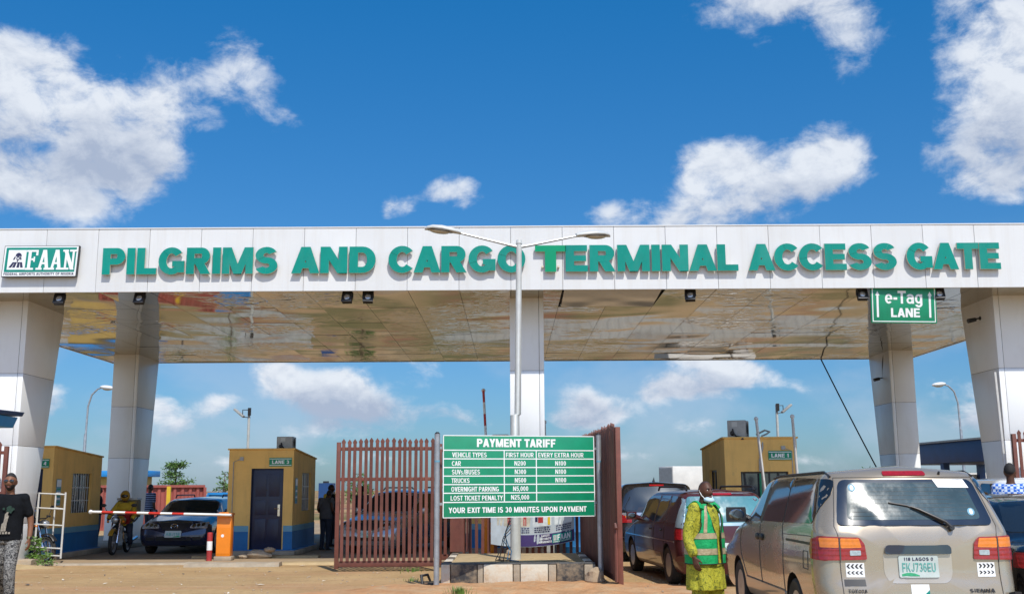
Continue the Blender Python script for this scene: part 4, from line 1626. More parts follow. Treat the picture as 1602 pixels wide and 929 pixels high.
# ================================================================== TOLL BOOTHS
def booth(label, x0, x1, y0, y1, h, z0, side, lane=None, door_front=True, front_window=False):
    """ochre booth; side=+1 its window wall faces +X, -1 faces -X"""
    w, d = x1 - x0, y1 - y0
    t = thing("toll_booth", label, "toll booth", (x0 + w / 2, y0, 0), 0, "toll booths under the canopy")
    hw = w / 2
    drop = .16
    T = .14
    # openings: (wall, a0, a1, z0, z1)
    def wall(q, fn, length, holes, htop0, htop1, zb=z0):
        """wall panel in (u,z) with rectangular holes, thickness T inwards (v)"""
        us = sorted({0, length, *[a for hh in holes for a in hh[:2]]})
        zs = sorted({zb, 99, *[a for hh in holes for a in hh[2:4]]})
        for i in range(len(us) - 1):
            for j in range(len(zs) - 1):
                ua, ub, za, zc = us[i], us[i + 1], zs[j], zs[j + 1]
                if any(ua >= hh[0] - 1e-6 and ub <= hh[1] + 1e-6 and za >= hh[2] - 1e-6 and zc <= hh[3] + 1e-6 for hh in holes):
                    continue
                def tz(u, z):
                    return z if z < 99 else htop0 + (htop1 - htop0) * u / length
                vs = [fn(u, v, tz(u, z)) for v in (0, T) for (u, z) in ((ua, za), (ub, za), (ub, zc), (ua, zc))]
                q.add(vs, [(0, 3, 2, 1), (4, 5, 6, 7), (0, 1, 5, 4), (1, 2, 6, 5), (2, 3, 7, 6), (3, 0, 4, 7)])
    fholes, sholes = [], []
    if door_front:
        dc = -hw + w * .60 if side > 0 else -hw + w * .55
        fholes.append((dc + hw - .40, dc + hw + .40, z0, z0 + 1.98))
    if front_window:
        fholes.append((.36, w - .22, 1.28, 1.94))
    sholes.append((d * .34 if side > 0 else d * .30, d * .74, 1.05, 2.02) if door_front else (d * .30, d * .62, z0, 2.0))
    q = MB()
    wall(q, lambda u, v, z: (-hw + u, v, z), w, fholes, h, h)
    if side > 0:
        wall(q, lambda u, v, z: (hw - v, T + u, z), d - 2 * T, sholes, h, h - drop)
        wall(q, lambda u, v, z: (-hw + v, T + u, z), d - 2 * T, [], h, h - drop)
    else:
        wall(q, lambda u, v, z: (-hw + v, T + u, z), d - 2 * T, sholes, h, h - drop)
        wall(q, lambda u, v, z: (hw - v, T + u, z), d - 2 * T, [], h, h - drop)
    wall(q, lambda u, v, z: (-hw + u, d - v, z), w, [], h - drop, h - drop)
    wl = q.build("wall", MAT['ochre'], t)
    q = MB()
    q.add([(-hw + .02, .02, h - .1), (hw - .02, .02, h - .1), (hw - .02, d - .02, h - .1 - drop), (-hw + .02, d - .02, h - .1 - drop),
           (-hw + .02, .02, h - .03), (hw - .02, .02, h - .03), (hw - .02, d - .02, h - .03 - drop), (-hw + .02, d - .02, h - .03 - drop)],
          [(0, 3, 2, 1), (4, 5, 6, 7), (0, 1, 5, 4), (1, 2, 6, 5), (2, 3, 7, 6), (3, 0, 4, 7)])
    q.build("roof", MAT['concrete'], t)
    q = MB()
    q.box(-hw - .035, -.035, h - .005, hw + .035, .10, h + .035)
    for sx in (-1, 1):
        xa, xb = sorted((sx * (hw + .035), sx * (hw - .10)))
        q.add([(xa, .10, h - .005), (xb, .10, h - .005), (xb, d + .03, h - .005 - drop), (xa, d + .03, h - .005 - drop),
               (xa, .10, h + .035), (xb, .10, h + .035), (xb, d + .03, h + .035 - drop), (xa, d + .03, h + .035 - drop)],
              [(0, 3, 2, 1), (4, 5, 6, 7), (0, 1, 5, 4), (1, 2, 6, 5), (2, 3, 7, 6), (3, 0, 4, 7)])
    q.build("coping", MAT['ochre'], t, bevel=.008)
    q = MB()
    q.tube([(-side * (hw - .12), -.012, .75), (-side * (hw - .12), -.012, h - .30), (-side * (hw - .30), -.012, h - .22)], .010, 6)
    q.cb((-side * (hw - .32), -.02, h - .22), (.09, .04, .09))
    q.build("conduit", MAT['acgrey'], t)
    # painted bands, a hair proud of the wall
    def band(nm, za, zc, mat, e):
        q = MB()
        segs = []
        if door_front:
            segs = [(-hw - e, dc - .43), (dc + .43, hw + e)]
        else:
            segs = [(-hw - e, hw + e)]
        for a, b in segs:
            q.box(a, -e, za, b, -.0005, zc)
        for sx in (-1, 1):
            a, b = (hw + .0005, hw + e) if sx > 0 else (-hw - e, -hw - .0005)
            if not door_front and sx == side:
                q.box(a, 0, za, b, T + d * .30, zc)
                q.box(a, T + d * .62, za, b, d, zc)
            else:
                q.box(a, 0, za, b, d, zc)
        q.build(nm, MAT[mat], t)
    band("base_band", z0, .58, 'bluepaint', .012)
    band("upper_band", .582, .72, 'lightblue', .011)
    q = MB(); q.box(-hw - .1, -.1, 0.0, hw + .1, d, z0 + .02)
    q.build("plinth", MAT['bluepaint'], t, bevel=.015)
    if door_front:
        q = MB(); q.box(dc - .385, .07, z0 + .02, dc + .385, .115, z0 + 1.97)
        for (a, b) in ((-.30, -.03), (.03, .30)):
            for (za, zc) in ((.2, .75), (.85, 1.2), (1.3, 1.85)):
                q.box(dc + a, .06, z0 + za, dc + b, .075, z0 + zc)
        dr = q.build("door", MAT['navydoor'], t, bevel=.006)
        q = MB(); q.box(dc + .27, .04, z0 + .82, dc + .325, .062, z0 + 1.1); q.tube([(dc + .30, .055, z0 + 1.0), (dc + .30, .01, z0 + 1.0), (dc + .19, .01, z0 + 1.0)], .011, 6)
        q.build("handle", MAT['chrome'], dr)
        q = MB(); q.cyl((dc - .02, .05, z0 + 1.45), (dc - .02, .062, z0 + 1.45), .018, None, 10)
        q.build("spyhole", MAT['black'], dr)
        q = MB()
        for (a, b) in ((-.40, -.385), (.385, .40)):
            q.box(dc + a, .02, z0 + .0, dc + b, .14, z0 + 1.975)
        q.box(dc - .385, .02, z0 + 1.965, dc + .385, .14, z0 + 1.98)
        q.build("door_frame", MAT['navydoor'], dr)
        q = MB(); q.box(-hw + .9, -.16, z0 - .04, hw - .25, -.102, z0 + .0)
    # side window (or doorway)
    a0, a1, za, zc = sholes[0]
    a0, a1 = a0 + T, a1 + T
    sx = side
    xo = hw * sx
    wn = MB()
    fr = .04
    xa, xb = sorted((xo - sx * .10, xo - sx * .06))
    for (u0, u1, w0, w1) in ((a0, a1, za, za + fr), (a0, a1, zc - fr, zc), (a0, a0 + fr, za + fr, zc - fr), (a1 - fr, a1, za + fr, zc - fr), ((a0 + a1) / 2 - .02, (a0 + a1) / 2 + .02, za + fr, zc - fr)):
        wn.box(xa, u0, w0, xb, u1, w1)
    wf = wn.build("window", MAT['black'], t)
    q = MB(); q.box(min(xo - sx * .085, xo - sx * .078), a0 + fr, za + fr, max(xo - sx * .085, xo - sx * .078), a1 - fr, zc - fr)
    q.build("pane", MAT['boothglass'], wf)
    if door_front:
        q = MB()
        k = 8
        for i in range(1, k):
            u = a0 + (a1 - a0) * i / k
            q.box(min(xo - sx * .045, xo - sx * .033), u - .006, za, max(xo - sx * .045, xo - sx * .033), u + .006, zc)
        for z in (za + .3, za + .62):
            q.box(min(xo - sx * .052, xo - sx * .046), a0, z - .012, max(xo - sx * .052, xo - sx * .046), a1, z + .012)
        q.build("security_bars", MAT['whitemetal'], wf)
        q = MB(); q.M = Matrix.Translation((xo, T + .05, 1.25)) @ Matrix.Rotation(R(90 * sx), 4, 'Z') @ FACE
        nw = .26
        bx0 = 0 if sx > 0 else -nw - .02
        q.box(bx0 + .02, 0, .012, bx0 + .02 + nw, .62, .02, 0)
        q.box(bx0 + .03, .44, .0205, bx0 + .01 + nw, .60, .0215, 1)
        for i in range(5):
            q.box(bx0 + .045, .06 + i * .075, .0205, bx0 + nw - .005, .10 + i * .075, .0215, 1 if i % 2 else 2)
        q.build("notice", [MAT['lightblue'], MAT['signwhite'], MAT['signgreen']], t)
    if front_window:
        fa, fb, za, zc = -hw + .36, hw - .22, 1.28, 1.94
        q = MB()
        for (u0, u1, w0, w1) in ((fa, fb, za, za + fr), (fa, fb, zc - fr, zc), (fa, fa + fr, za + fr, zc - fr), (fb - fr, fb, za + fr, zc - fr), ((fa + fb) / 2 + .1, (fa + fb) / 2 + .14, za + fr, zc - fr)):
            q.box(u0, .06, w0, u1, .10, w1)
        wf2 = q.build("window", MAT['black'], t)
        q = MB(); q.box(fa + fr, .075, za + fr, fb - fr, .082, zc - fr)
        q.build("pane", MAT['boothglass'], wf2)
        q = MB(); q.box(fa + .72, .03, 1.3, fb + .16, .05, 1.62)
        q.build("notice_sheet", MAT['signwhite'], wf2)
        q = MB(); q.box(fa - .04, -.05, za - .05, fb + .04, .02, za - .003)
        q.build("sill", MAT['whitemetal'], wf2, bevel=.005)
    if lane:
        q = MB(); q.M = FACE
        lx, lz, lw, lh = lane[1]
        q.box(lx, lz, .006, lx + lw, lz + lh, .022)
        p = q.build("lane_sign", MAT['signgreen'], t, bevel=.002)
        q = MB(); q.M = FACE
        q.box(lx + .008, lz + .02, .0222, lx + lw - .008, lz + .034, .0235)
        q.box(lx + .008, lz + lh - .034, .0222, lx + lw - .008, lz + lh - .02, .0235)
        write(q, lane[0], lx + .07, lz + .062, lw - .14, lh - .124, .0225, w=.27, h=.21, gap=.13, space=.5)
        q.build("lettering", MAT['signwhite'], p, merge=False, recalc=False)
    return t


b4 = booth("ochre booth with a barred side window behind the white metal rack", -12.5, -10.9, 25.85, 28.9, 2.62, .13, 1, ("LANE 4", (.12, 2.13, .58, .21)))
b3 = booth("ochre booth with a navy door marked LANE 3", -7.03, -5.42, 27.0, 30.0, 2.57, .13, 1, ("LANE 3", (.20, 2.16, .56, .21)))
b1 = booth("ochre booth marked LANE 1 with a wide front window", 4.92, 6.60, 25.1, 28.1, 2.70, .13, -1, ("LANE 1", (.17, 2.20, .54, .21)), False, True)
b2 = booth("ochre booth with a blue base hidden behind the tariff board", -1.05, .62, 27.6, 30.6, 2.62, .13, 1, None)
# pipework on the lane-1 booth
q = MB()
q.tube([(5.72, 25.09, .2), (5.72, 25.07, 1.9)], .022, 8)
o = q.build("downpipe", MAT['signgreen'], None)
tag(o, "thin green conduit running down the front of the LANE 1 booth", "pipe")
q = MB()
q.tube([(5.72, 25.07, 1.95), (5.72, 25.06, 2.2), (5.80, 25.06, 2.5), (5.83, 25.2, 2.76), (5.95, 25.3, 2.80), (6.05, 25.35, 2.86), (5.95, 25.4, 2.90), (5.75, 25.45, 2.80)], .022, 8)
tag(q.build("hose", MAT['acgrey'], None), "grey hose looping from the air conditioner down the LANE 1 booth", "hose")

# air conditioner units on the booth roofs
ac = thing("air_conditioner", "grey air conditioner on the roof of the LANE 3 booth", "air conditioner", (-5.72, 27.42, 2.545), R(0), "air conditioners on booth roofs")
q = MB(); q.box(-.20, -.16, .03, .20, .30, .36)
q.build("casing", MAT['acgrey'], ac, bevel=.012)
q = MB()
q.box(-.16, -.24, 0.0, -.11, .32, .03); q.box(.11, -.24, 0, .16, .32, .03)
q.build("foot", MAT['black'], ac)
q = MB(); q.M = Matrix.Translation((.203, .07, .195)) @ Matrix.Rotation(R(90), 4, 'Z') @ FACE
for r in (.05, .085, .12):
    q.tube([(r * math.cos(t), r * math.sin(t), 0) for t in [2 * PI * k / 20 for k in range(21)]], .004, 5)
for k in range(8):
    q.tube([(0, 0, 0), (.125 * math.cos(k * PI / 4), .125 * math.sin(k * PI / 4), 0)], .004, 5)
q.build("fan_guard", MAT['black'], ac)
q = MB(); q.box(-.10, -.166, .24, .02, -.161, .33)
q.build("label_plate", MAT['lampgrey'], ac)
q = MB(); q.tube([(-.08, -.17, .2), (-.06, -.2, .12), (0, -.2, .06), (.1, -.22, .04)], .018, 6); q.ell((-.09, -.17, .12), (.05, .03, .05), 8, 6)
q.build("pipe_joint", MAT['black'], ac)
dup(ac, "grey air conditioner on the booth roof behind the tariff board", (-.28, 27.95, 2.595), R(-8))
a2 = dup(ac, "grey air conditioner with a looping hose on the LANE 1 booth", (5.30, 25.35, 2.675), R(-22))
a2.scale = (1.05, 1.05, 1.25)
bpy.data.objects[a2.name]

# ================================================================== BOOM BARRIERS
def barrier(label, x, y, arm_len, arm, cabmat, armz=1.02, colors=('signwhite', 'red'), group=None, rise=0.0, lean=0.0, dirx=-1, nseg=13, lensc=.05, cabh=.98):
    t = thing("boom_barrier", label, "barrier", (x, y, 0), 0, group)
    q = MB(); q.box(-.20, -.16, 0, .20, .16, .10)
    q.build("base", MAT['concrete'], t, bevel=.015)
    q = MB(); q.box(-.165, -.13, .10, .165, .13, cabh)
    q.box(-.18, -.145, cabh, .18, .145, cabh + .05)
    cb = q.build("cabinet", MAT[cabmat], t, bevel=.015)
    q = MB(); q.cyl((-.02, -.135, .56), (-.02, -.128, .56), .035, None, 14)
    q.build("lock_disc", MAT['signwhite'], cb)
    q = MB()
    q.box(-.15, -.134, .16, .15, -.131, cabh - .28)
    q.build("service_door", MAT[cabmat], cb)
    # arm along a local axis
    ang = rise
    ax = Vector((dirx * math.cos(ang), lean, math.sin(ang))).normalized()
    o0 = Vector((0, -.20, armz))
    q = MB(); q.box(-.11, -.17, armz - .06, .11, -.146, armz + .06); q.cyl((0, -.147, armz), (0, -.22, armz), .05, None, 12)
    q.build("arm_bracket", MAT['black' if colors[0] == 'whitemetal' else 'orange'], t, bevel=.005)
    q = MB()
    k = nseg
    for i in range(k):
        a = -.18 + (arm_len + .18) * i / k
        b = -.18 + (arm_len + .18) * (i + 1) / k
        p0, p1 = o0 + ax * a, o0 + ax * b
        q.tube([p0, p1], [(lensc, .03)] * 2, 12, 1 if (i % 2 == 0 and i > 2 and len(colors) > 1 and colors[0] != colors[1]) else 0)
    q.ell(o0 + ax * arm_len, (.05, .034, .05), 10, 8)
    q.build("arm", [MAT[c] for c in colors], t)
    return t


BG = None
barrier("orange boom barrier lowered across the lane by the LANE 3 booth", -6.62, 25.32, 3.05, None, 'orange', 1.03, nseg=12, rise=R(1.6), cabh=1.02, lensc=.072)
barrier("orange boom barrier with its striped arm raised behind the tariff board", -.52, 25.9, 2.9, None, 'orange', 1.0, rise=R(87), nseg=11, lensc=.045)
barrier("white boom arm raised before the LANE 1 booth window", 5.65, 24.4, 2.1, None, 'acgrey', 1.0, ('whitemetal', 'whitemetal'), "white raised boom arms", R(85.5), nseg=4, lensc=.055)
barrier("white boom arm raised at the right edge of the LANE 1 sign", 6.40, 24.5, 2.15, None, 'acgrey', 1.0, ('whitemetal', 'whitemetal'), "white raised boom arms", R(88), nseg=4, lensc=.05)
barrier("grey boom arm raised beside the centre pillar", .80, 25.3, 2.1, None, 'acgrey', 1.0, ('whitemetal', 'whitemetal'), "white raised boom arms", R(89), nseg=4, lensc=.04)

bl = thing("bollard", "red and white pipe bollard beside the orange barrier cabinet", "bollard", (-6.93, 25.2, 0))
q = MB(); q.cyl((0, 0, 0), (0, 0, .62), .062, None, 16, 0); q.cyl((0, 0, .24), (0, 0, .44), .0635, None, 16, 1)
q.build("post", [MAT['redmat'], MAT['signwhite']], bl)
q = MB(); q.ell((0, 0, .62), (.062, .062, .02), 16, 6)
q.build("cap", MAT['redmat'], bl)

# rubble step by the lane-3 door
rock("broken_concrete", (-6.0, 26.0, .09), (.34, .2, .11), 21, "long broken concrete lump on the step of the LANE 3 booth", 'concrete')
rock("broken_concrete", (-5.72, 25.97, .20), (.14, .12, .06), 27, "small pale slab resting on the concrete lump by the LANE 3 door", 'stone')
rock("broken_concrete", (-6.32, 25.9, .05), (.12, .1, .06), 31, "little crumbled stone left of the long concrete lump", 'concrete')
rock("broken_concrete", (-11.25, 23.75, .12), (.35, .2, .11), 37, "broken kerb lump below the white metal rack", 'concrete')

# ================================================================== PICKET GATES
def picket_gate(label, length, h, n, loc, rz, seed=1, rails=(.06, .70, .94), lock=False, sheet=False, group="red oxide picket gates and fences", tilt=0.0, name="picket_gate", cat="gate"):
    t = thing(name, label, cat, loc, rz, group)
    t.rotation_euler = (0, tilt, rz)
    rnd = random.Random(seed)
    q = MB()
    for x in (0, length):
        q.box(x - .04, -.04, .05, x + .04, .04, h + .02)
    hs = [h * r for r in rails]
    q.box(.04, -.03, hs[0], length - .04, .03, hs[0] + .11)
    for z in hs[1:]:
        q.box(.04, -.03, z - .035, length - .04, .03, z + .035)
    q.build("frame", MAT['rust'], t, bevel=.004)
    q = MB()
    for i in range(n):
        x = .05 + (length - .1) * (i + .5) / n + rnd.uniform(-.008, .008)
        w = .031
        lean = rnd.uniform(-.012, .012)
        top = h + rnd.uniform(-.02, .022)
        zb = hs[0] + .11 + .003 if not sheet else hs[0] + .112
        for k in (1,):
            q.add([(x - w, -.055, zb), (x + w, -.055, zb), (x + w, -.033, zb), (x - w, -.033, zb),
                   (x - w + lean, -.055, top), (x + w + lean, -.055, top), (x + w + lean, -.033, top), (x - w + lean, -.033, top)],
                  [(0, 3, 2, 1), (4, 5, 6, 7), (0, 1, 5, 4), (1, 2, 6, 5), (2, 3, 7, 6), (3, 0, 4, 7)])
            xt = x + lean
            q.add([(xt - w * 1.2, -.05, top), (xt + w * 1.2, -.05, top), (xt + w * 1.35, -.05, top + .035), (xt, -.05, top + .095), (xt - w * 1.35, -.05, top + .035),
                   (xt - w * 1.2, -.038, top), (xt + w * 1.2, -.038, top), (xt + w * 1.35, -.038, top + .035), (xt, -.038, top + .095), (xt - w * 1.35, -.038, top + .035)],
                  [(0, 1, 2, 3, 4), (9, 8, 7, 6, 5), (0, 5, 6, 1), (1, 6, 7, 2), (2, 7, 8, 3), (3, 8, 9, 4), (4, 9, 5, 0)])
    q.build("pickets", MAT['rust'], t)
    if sheet:
        q = MB(); q.box(.04, .032, hs[0] + .02, length - .04, .038, hs[-1] - .05)
        q.build("backing_sheet", MAT['rust'], t)
    if lock:
        q = MB(); q.tube([(length + .02, -.07, .95), (length + .05, -.07, .6), (length + .04, -.07, .12)], .03, 8)
        q.tube([(length - .09, -.07, 1.0), (length + .05, -.075, 1.02), (length + .1, -.07, .95)], .025, 6)
        q.build("drop_bolt", MAT['rust'], t)
    return t


GG = "red oxide picket gates"
picket_gate("red oxide picket gate leaf standing open left of the tariff board", 1.98, 2.50, 17, (-3.47, 21.75, .0), R(1.5), 3, (.035, .715, .955), group=GG)
picket_gate("red oxide picket gate leaf swung towards the camera right of the tariff board", 5.1, 2.55, 54, (1.46, 22.75, .0), R(-87.0), 4, (.035, .70, .955), lock=True, group=GG, sheet=True)
picket_gate("red oxide picket fence with a hung banner behind the tariff board", 2.95, 2.50, 22, (-1.50, 22.75, .0), 0, 5, (.06, .70, .955), group=GG, name="picket_fence", cat="fence")
picket_gate("red oxide picket gate at the far left edge behind the man in black", 2.9, 2.50, 22, (-13.5, 22.75, .0), 0, 6, (.035, .62, .955), group=GG)
picket_gate("red oxide picket gate at the far right edge before the pillar", 2.6, 2.62, 20, (10.55, 22.75, .02), 0, 7, (.035, .62, .955), group=GG)
q = MB(); q.box(-1.28, 22.60, .32, -1.0, 22.63, 1.2); q.box(-.95, 22.60, .32, -.9, 22.63, 1.2)
tag(q.build("red_sheet_offcut", MAT['rust']), "narrow red oxide sheet standing by the banner fence", "sheet")
pp = MB(); pp.tube([(10.50, 23.08, 0), (10.46, 23.08, 2.4), (10.44, 23.12, 4.0)], .03, 8)
tag(pp.build("drain_pipe", MAT['whitemetal']), "thin white pipe rising along the front right pillar", "pipe")

# safety banner tied to the fence
bn = thing("safety_banner", "printed safety banner hung on the fence below the tariff board", "banner", (.42, 22.62, -.06))
bn.scale = (.86, 1, 1)
Wb = 1.0


def sag(x, z):
    return (x, -.02 - .05 * math.cos(x * 1.4) - .015 * math.sin(x * 9 + z * 5), z - .09 * (1 - (x / Wb) ** 2) * (1 if z < 1.0 else .6) + .03 * x)


def bpatch(q, x0, z0, x1, z1, e, mat=0, n=14):
    vs, fs = [], []
    for j in range(5):
        for i in range(n + 1):
            p = sag(x0 + (x1 - x0) * i / n, z0 + (z1 - z0) * j / 4)
            vs.append((p[0], p[1] - e, p[2]))
    for j in range(4):
        for i in range(n):
            a = j * (n + 1) + i
            fs.append((a, a + 1, a + n + 2, a + n + 1))
    q.add(vs, fs, mat)


q = MB(); bpatch(q, -Wb, .56, Wb, 1.75, 0, 0, 24)
q.build("cloth", M("banner_vinyl", (.40, .45, .48), .5, var=(5, .12), dirt=((.4, .33, .25), 3, .5, .8, .5)), bn, recalc=False)
q = MB(); bpatch(q, -.42, .57, Wb - .01, .80, .004, 0, 24)
q.build("purple_strip", M("banner_purple", (.045, .025, .12), .5), bn, recalc=False)
q = MB()
for i, (x0, x1, mt) in enumerate(((-.85, -.45, 0), (-.38, -.05, 0), (.0, .45, 1), (.52, .95, 1))):
    bpatch(q, x0, .96, x1, 1.45, .005, mt, 8)
q.build("picture_panel", [M("banner_cream", (.45, .42, .33), .5, var=(9, .3)), M("banner_pale", (.62, .66, .66), .5, var=(9, .2))], bn, recalc=False, merge=False)
q = MB()
for x in (-.60, -.22):
    bpatch(q, x, .985, x + .025, 1.12, .009, 0, 3); bpatch(q, x + .045, .985, x + .07, 1.12, .009, 0, 3); bpatch(q, x, 1.09, x + .07, 1.13, .010, 0, 3)
bpatch(q, .06, 1.02, .12, 1.12, .009, 1, 3); bpatch(q, .13, 1.0, .25, 1.12, .009, 0, 4); bpatch(q, .36, .98, .42, 1.14, .009, 2, 3)
q.build("pictogram", [MAT['redmat'], MAT['signdark'], MAT['yellow']], bn, recalc=False, merge=False)
rnd = random.Random(5)
for x0, x1 in ((-.33, -.08), (.04, .42), (.56, .92)):
    q = MB()
    for k in range(3):
        z = .92 - k * .04
        x = x0
        while x < x1:
            w = rnd.uniform(.02, .06)
            bpatch(q, x, z, min(x + w, x1), z + .022, .006, 0, 2)
            x += w + .014
    q.build("lettering", MAT['signdark'], bn, recalc=False, merge=False)
for j, txt in enumerate(("SAFETY", "SECURITY", "AWARENESS")):
    q = MB()
    tmp = MB(); write(tmp, txt, .20 - (len(txt) - 6) * .018, .745 - j * .062, .20 + (len(txt) - 6) * .036, .042, 0, w=.26, h=.21, gap=.12)
    for f in tmp.f:
        q.add([(lambda p: (p[0], p[1] - .012, p[2]))(sag(tmp.v[i].x, tmp.v[i].y)) for i in f], [tuple(range(len(f)))])
    q.build("lettering", MAT['signwhite'], bn, merge=False, recalc=False)
q = MB(); bpatch(q, .47, .60, .93, .775, .008, 0, 10)
q.build("logo_field", MAT['teal'], bn, recalc=False)
q = MB(); tmp = MB(); tmp.box(.49, .645, 0, .57, .755, .001); write(tmp, "FAAN", .59, .645, .31, .11, 0, w=.24, h=.17, gap=.1); write(tmp, "FEDERAL AIRPORTS AUTHORITY", .49, .61, .41, .022, 0)
for f in tmp.f:
    q.add([(lambda p: (p[0], p[1] - .014, p[2]))(sag(tmp.v[i].x, tmp.v[i].y)) for i in f], [tuple(range(len(f)))])
q.build("logo", MAT['signwhite'], bn, merge=False, recalc=False)

# white metal rack beside the lane-4 booth
rk = thing("metal_rack", "white tubular metal rack standing before the LANE 4 booth", "rack", (-10.34, 24.6, 0), R(-8))
q = MB()
for x in (-.30, .34):
    q.tube([(x, -.1, 0.12), (x + .02, -.1, 1.56)], .022, 8)
q.tube([(-.10, .25, 0.0), (-.08, .25, 1.52)], .018, 8)
q.build("upright", MAT['whitemetal'], rk)
for i, z in enumerate((1.54, 1.22, .86, .36, .20)):
    q = MB(); q.tube([(-.45, -.1, z + .01), (-.28, -.1, z), (.355, -.1, z - .03)], .017, 8)
    if i in (0, 1):
        q.tube([(.355, -.1, z - .03), (-.08, .25, z)], .014, 8)
    q.build("rail", MAT['whitemetal'], rk)
# blue awning corner at the left edge of the view
aw = thing("blue_awning", "blue sheet awning jutting in at the left edge before the pillar", "awning", (-10.55, 19.9, 0))
q = MB(); q.add([(-1.6, -.9, 2.98), (1.16, -.9, 2.98), (1.16, .8, 3.0), (-1.6, .8, 3.0), (-1.6, -.9, 3.06), (1.2, -.9, 3.05), (1.2, .8, 3.08), (-1.6, .8, 3.1)],
                [(0, 3, 2, 1), (4, 5, 6, 7), (0, 1, 5, 4), (1, 2, 6, 5), (2, 3, 7, 6), (3, 0, 4, 7)])
q.build("roof_sheet", MAT['shelterblue'], aw, bevel=.01)
q = MB(); q.add([(-1.5, -.85, 2.78), (1.02, -.85, 2.78), (1.1, -.85, 2.98), (-1.5, -.85, 2.98), (-1.5, .75, 2.78), (1.02, .75, 2.78), (1.1, .75, 2.98), (-1.5, .75, 2.98)],
                [(0, 1, 2, 3), (7, 6, 5, 4), (0, 4, 5, 1), (1, 5, 6, 2), (2, 6, 7, 3), (3, 7, 4, 0)])
q.build("fascia_board", MAT['bluesheet'], aw, bevel=.01)
for y in (-.7, .6):
    q = MB(); q.cyl((-.9, y, 0), (-.9, y, 2.78), .04, None, 10)
    q.build("post", MAT['steel'], aw)

# ================================================================== POLES AND LAMPS BEHIND
def street_lamp(label, x, y, h, armdir, group):
    t = thing("street_lamp", label, "street lamp", (x, y, 0), 0, group)
    q = MB()
    pts = [(0, 0, 0), (0, 0, h * .62), (armdir * .02, 0, h * .63), (armdir * .05, 0, h * .84), (armdir * .25, 0, h * .93), (armdir * .6, 0, h * .975), (armdir * .85, 0, h * .985)]
    q.tube(pts, [.11, .09, .065, .06, .055, .05, .045], 10)
    q.build("pole", MAT['steel'], t)
    q = MB(); q.M = Matrix.Translation((armdir * 1.1, 0, h * .985)) @ Matrix.Rotation(R(6 * armdir), 4, 'Y')
    q.ell((armdir * .1, 0, .02), (.48, .2, .15), 14, 8)
    q.build("lamp_head", MAT['fascia'], t)
    q = MB(); q.M = Matrix.Translation((armdir * 1.1, 0, h * .985))
    q.ell((armdir * .15, 0, -.06), (.34, .16, .12), 14, 8)
    q.build("lamp_lens", MAT['lens'], t)
    return t


street_lamp("curved grey street lamp far behind, left of the rear left pillar", -27.2, 69, 8.2, 1, "single street lamps far behind")
street_lamp("curved grey street lamp far behind, between the two right pillars", 29.1, 70, 8.2, -1, "single street lamps far behind")


def flood_pole(label, x, y, h, sx):
    t = thing("floodlight_pole", label, "light pole", (x, y, 0), 0, "slim floodlight poles behind the booths")
    q = MB(); q.tube([(0, 0, 0), (0, 0, h)], [.055, .045], 10)
    q.build("pole", MAT['lampgrey'], t)
    q = MB(); q.box(-.03, -.09, h - .25, .08, -.04, h + .02); q.tube([(0, -.05, h - .05), (sx * .22, -.05, h - .05), (sx * .22, -.05, h - .3), (0, -.05, h - .32)], .018, 6)
    q.build("bracket", MAT['black'], t)
    q = MB(); q.M = Matrix.Translation((sx * .34, -.06, h - .16)) @ Matrix.Rotation(R(-sx * 40), 4, 'Y')
    q.box(-.22, -.14, -.04, .22, .14, .04)
    q.build("lamp_head", MAT['acgrey'], t, bevel=.02)
    return t


flood_pole("slim pole with a tilted floodlight behind the LANE 3 booth", -9.4, 38.6, 4.45, -1)
flood_pole("slim pole with a tilted floodlight behind the LANE 1 booth", 9.5, 38.6, 4.5, 1)

# ================================================================== VEHICLES
def blur(a, k):
    if k < 1:
        return a
    w = np.hanning(2 * k + 3)[1:-1]
    w /= w.sum()
    p = np.concatenate([np.full(k, a[0]), a, np.full(k, a[-1])])
    return np.convolve(p, w, 'valid')


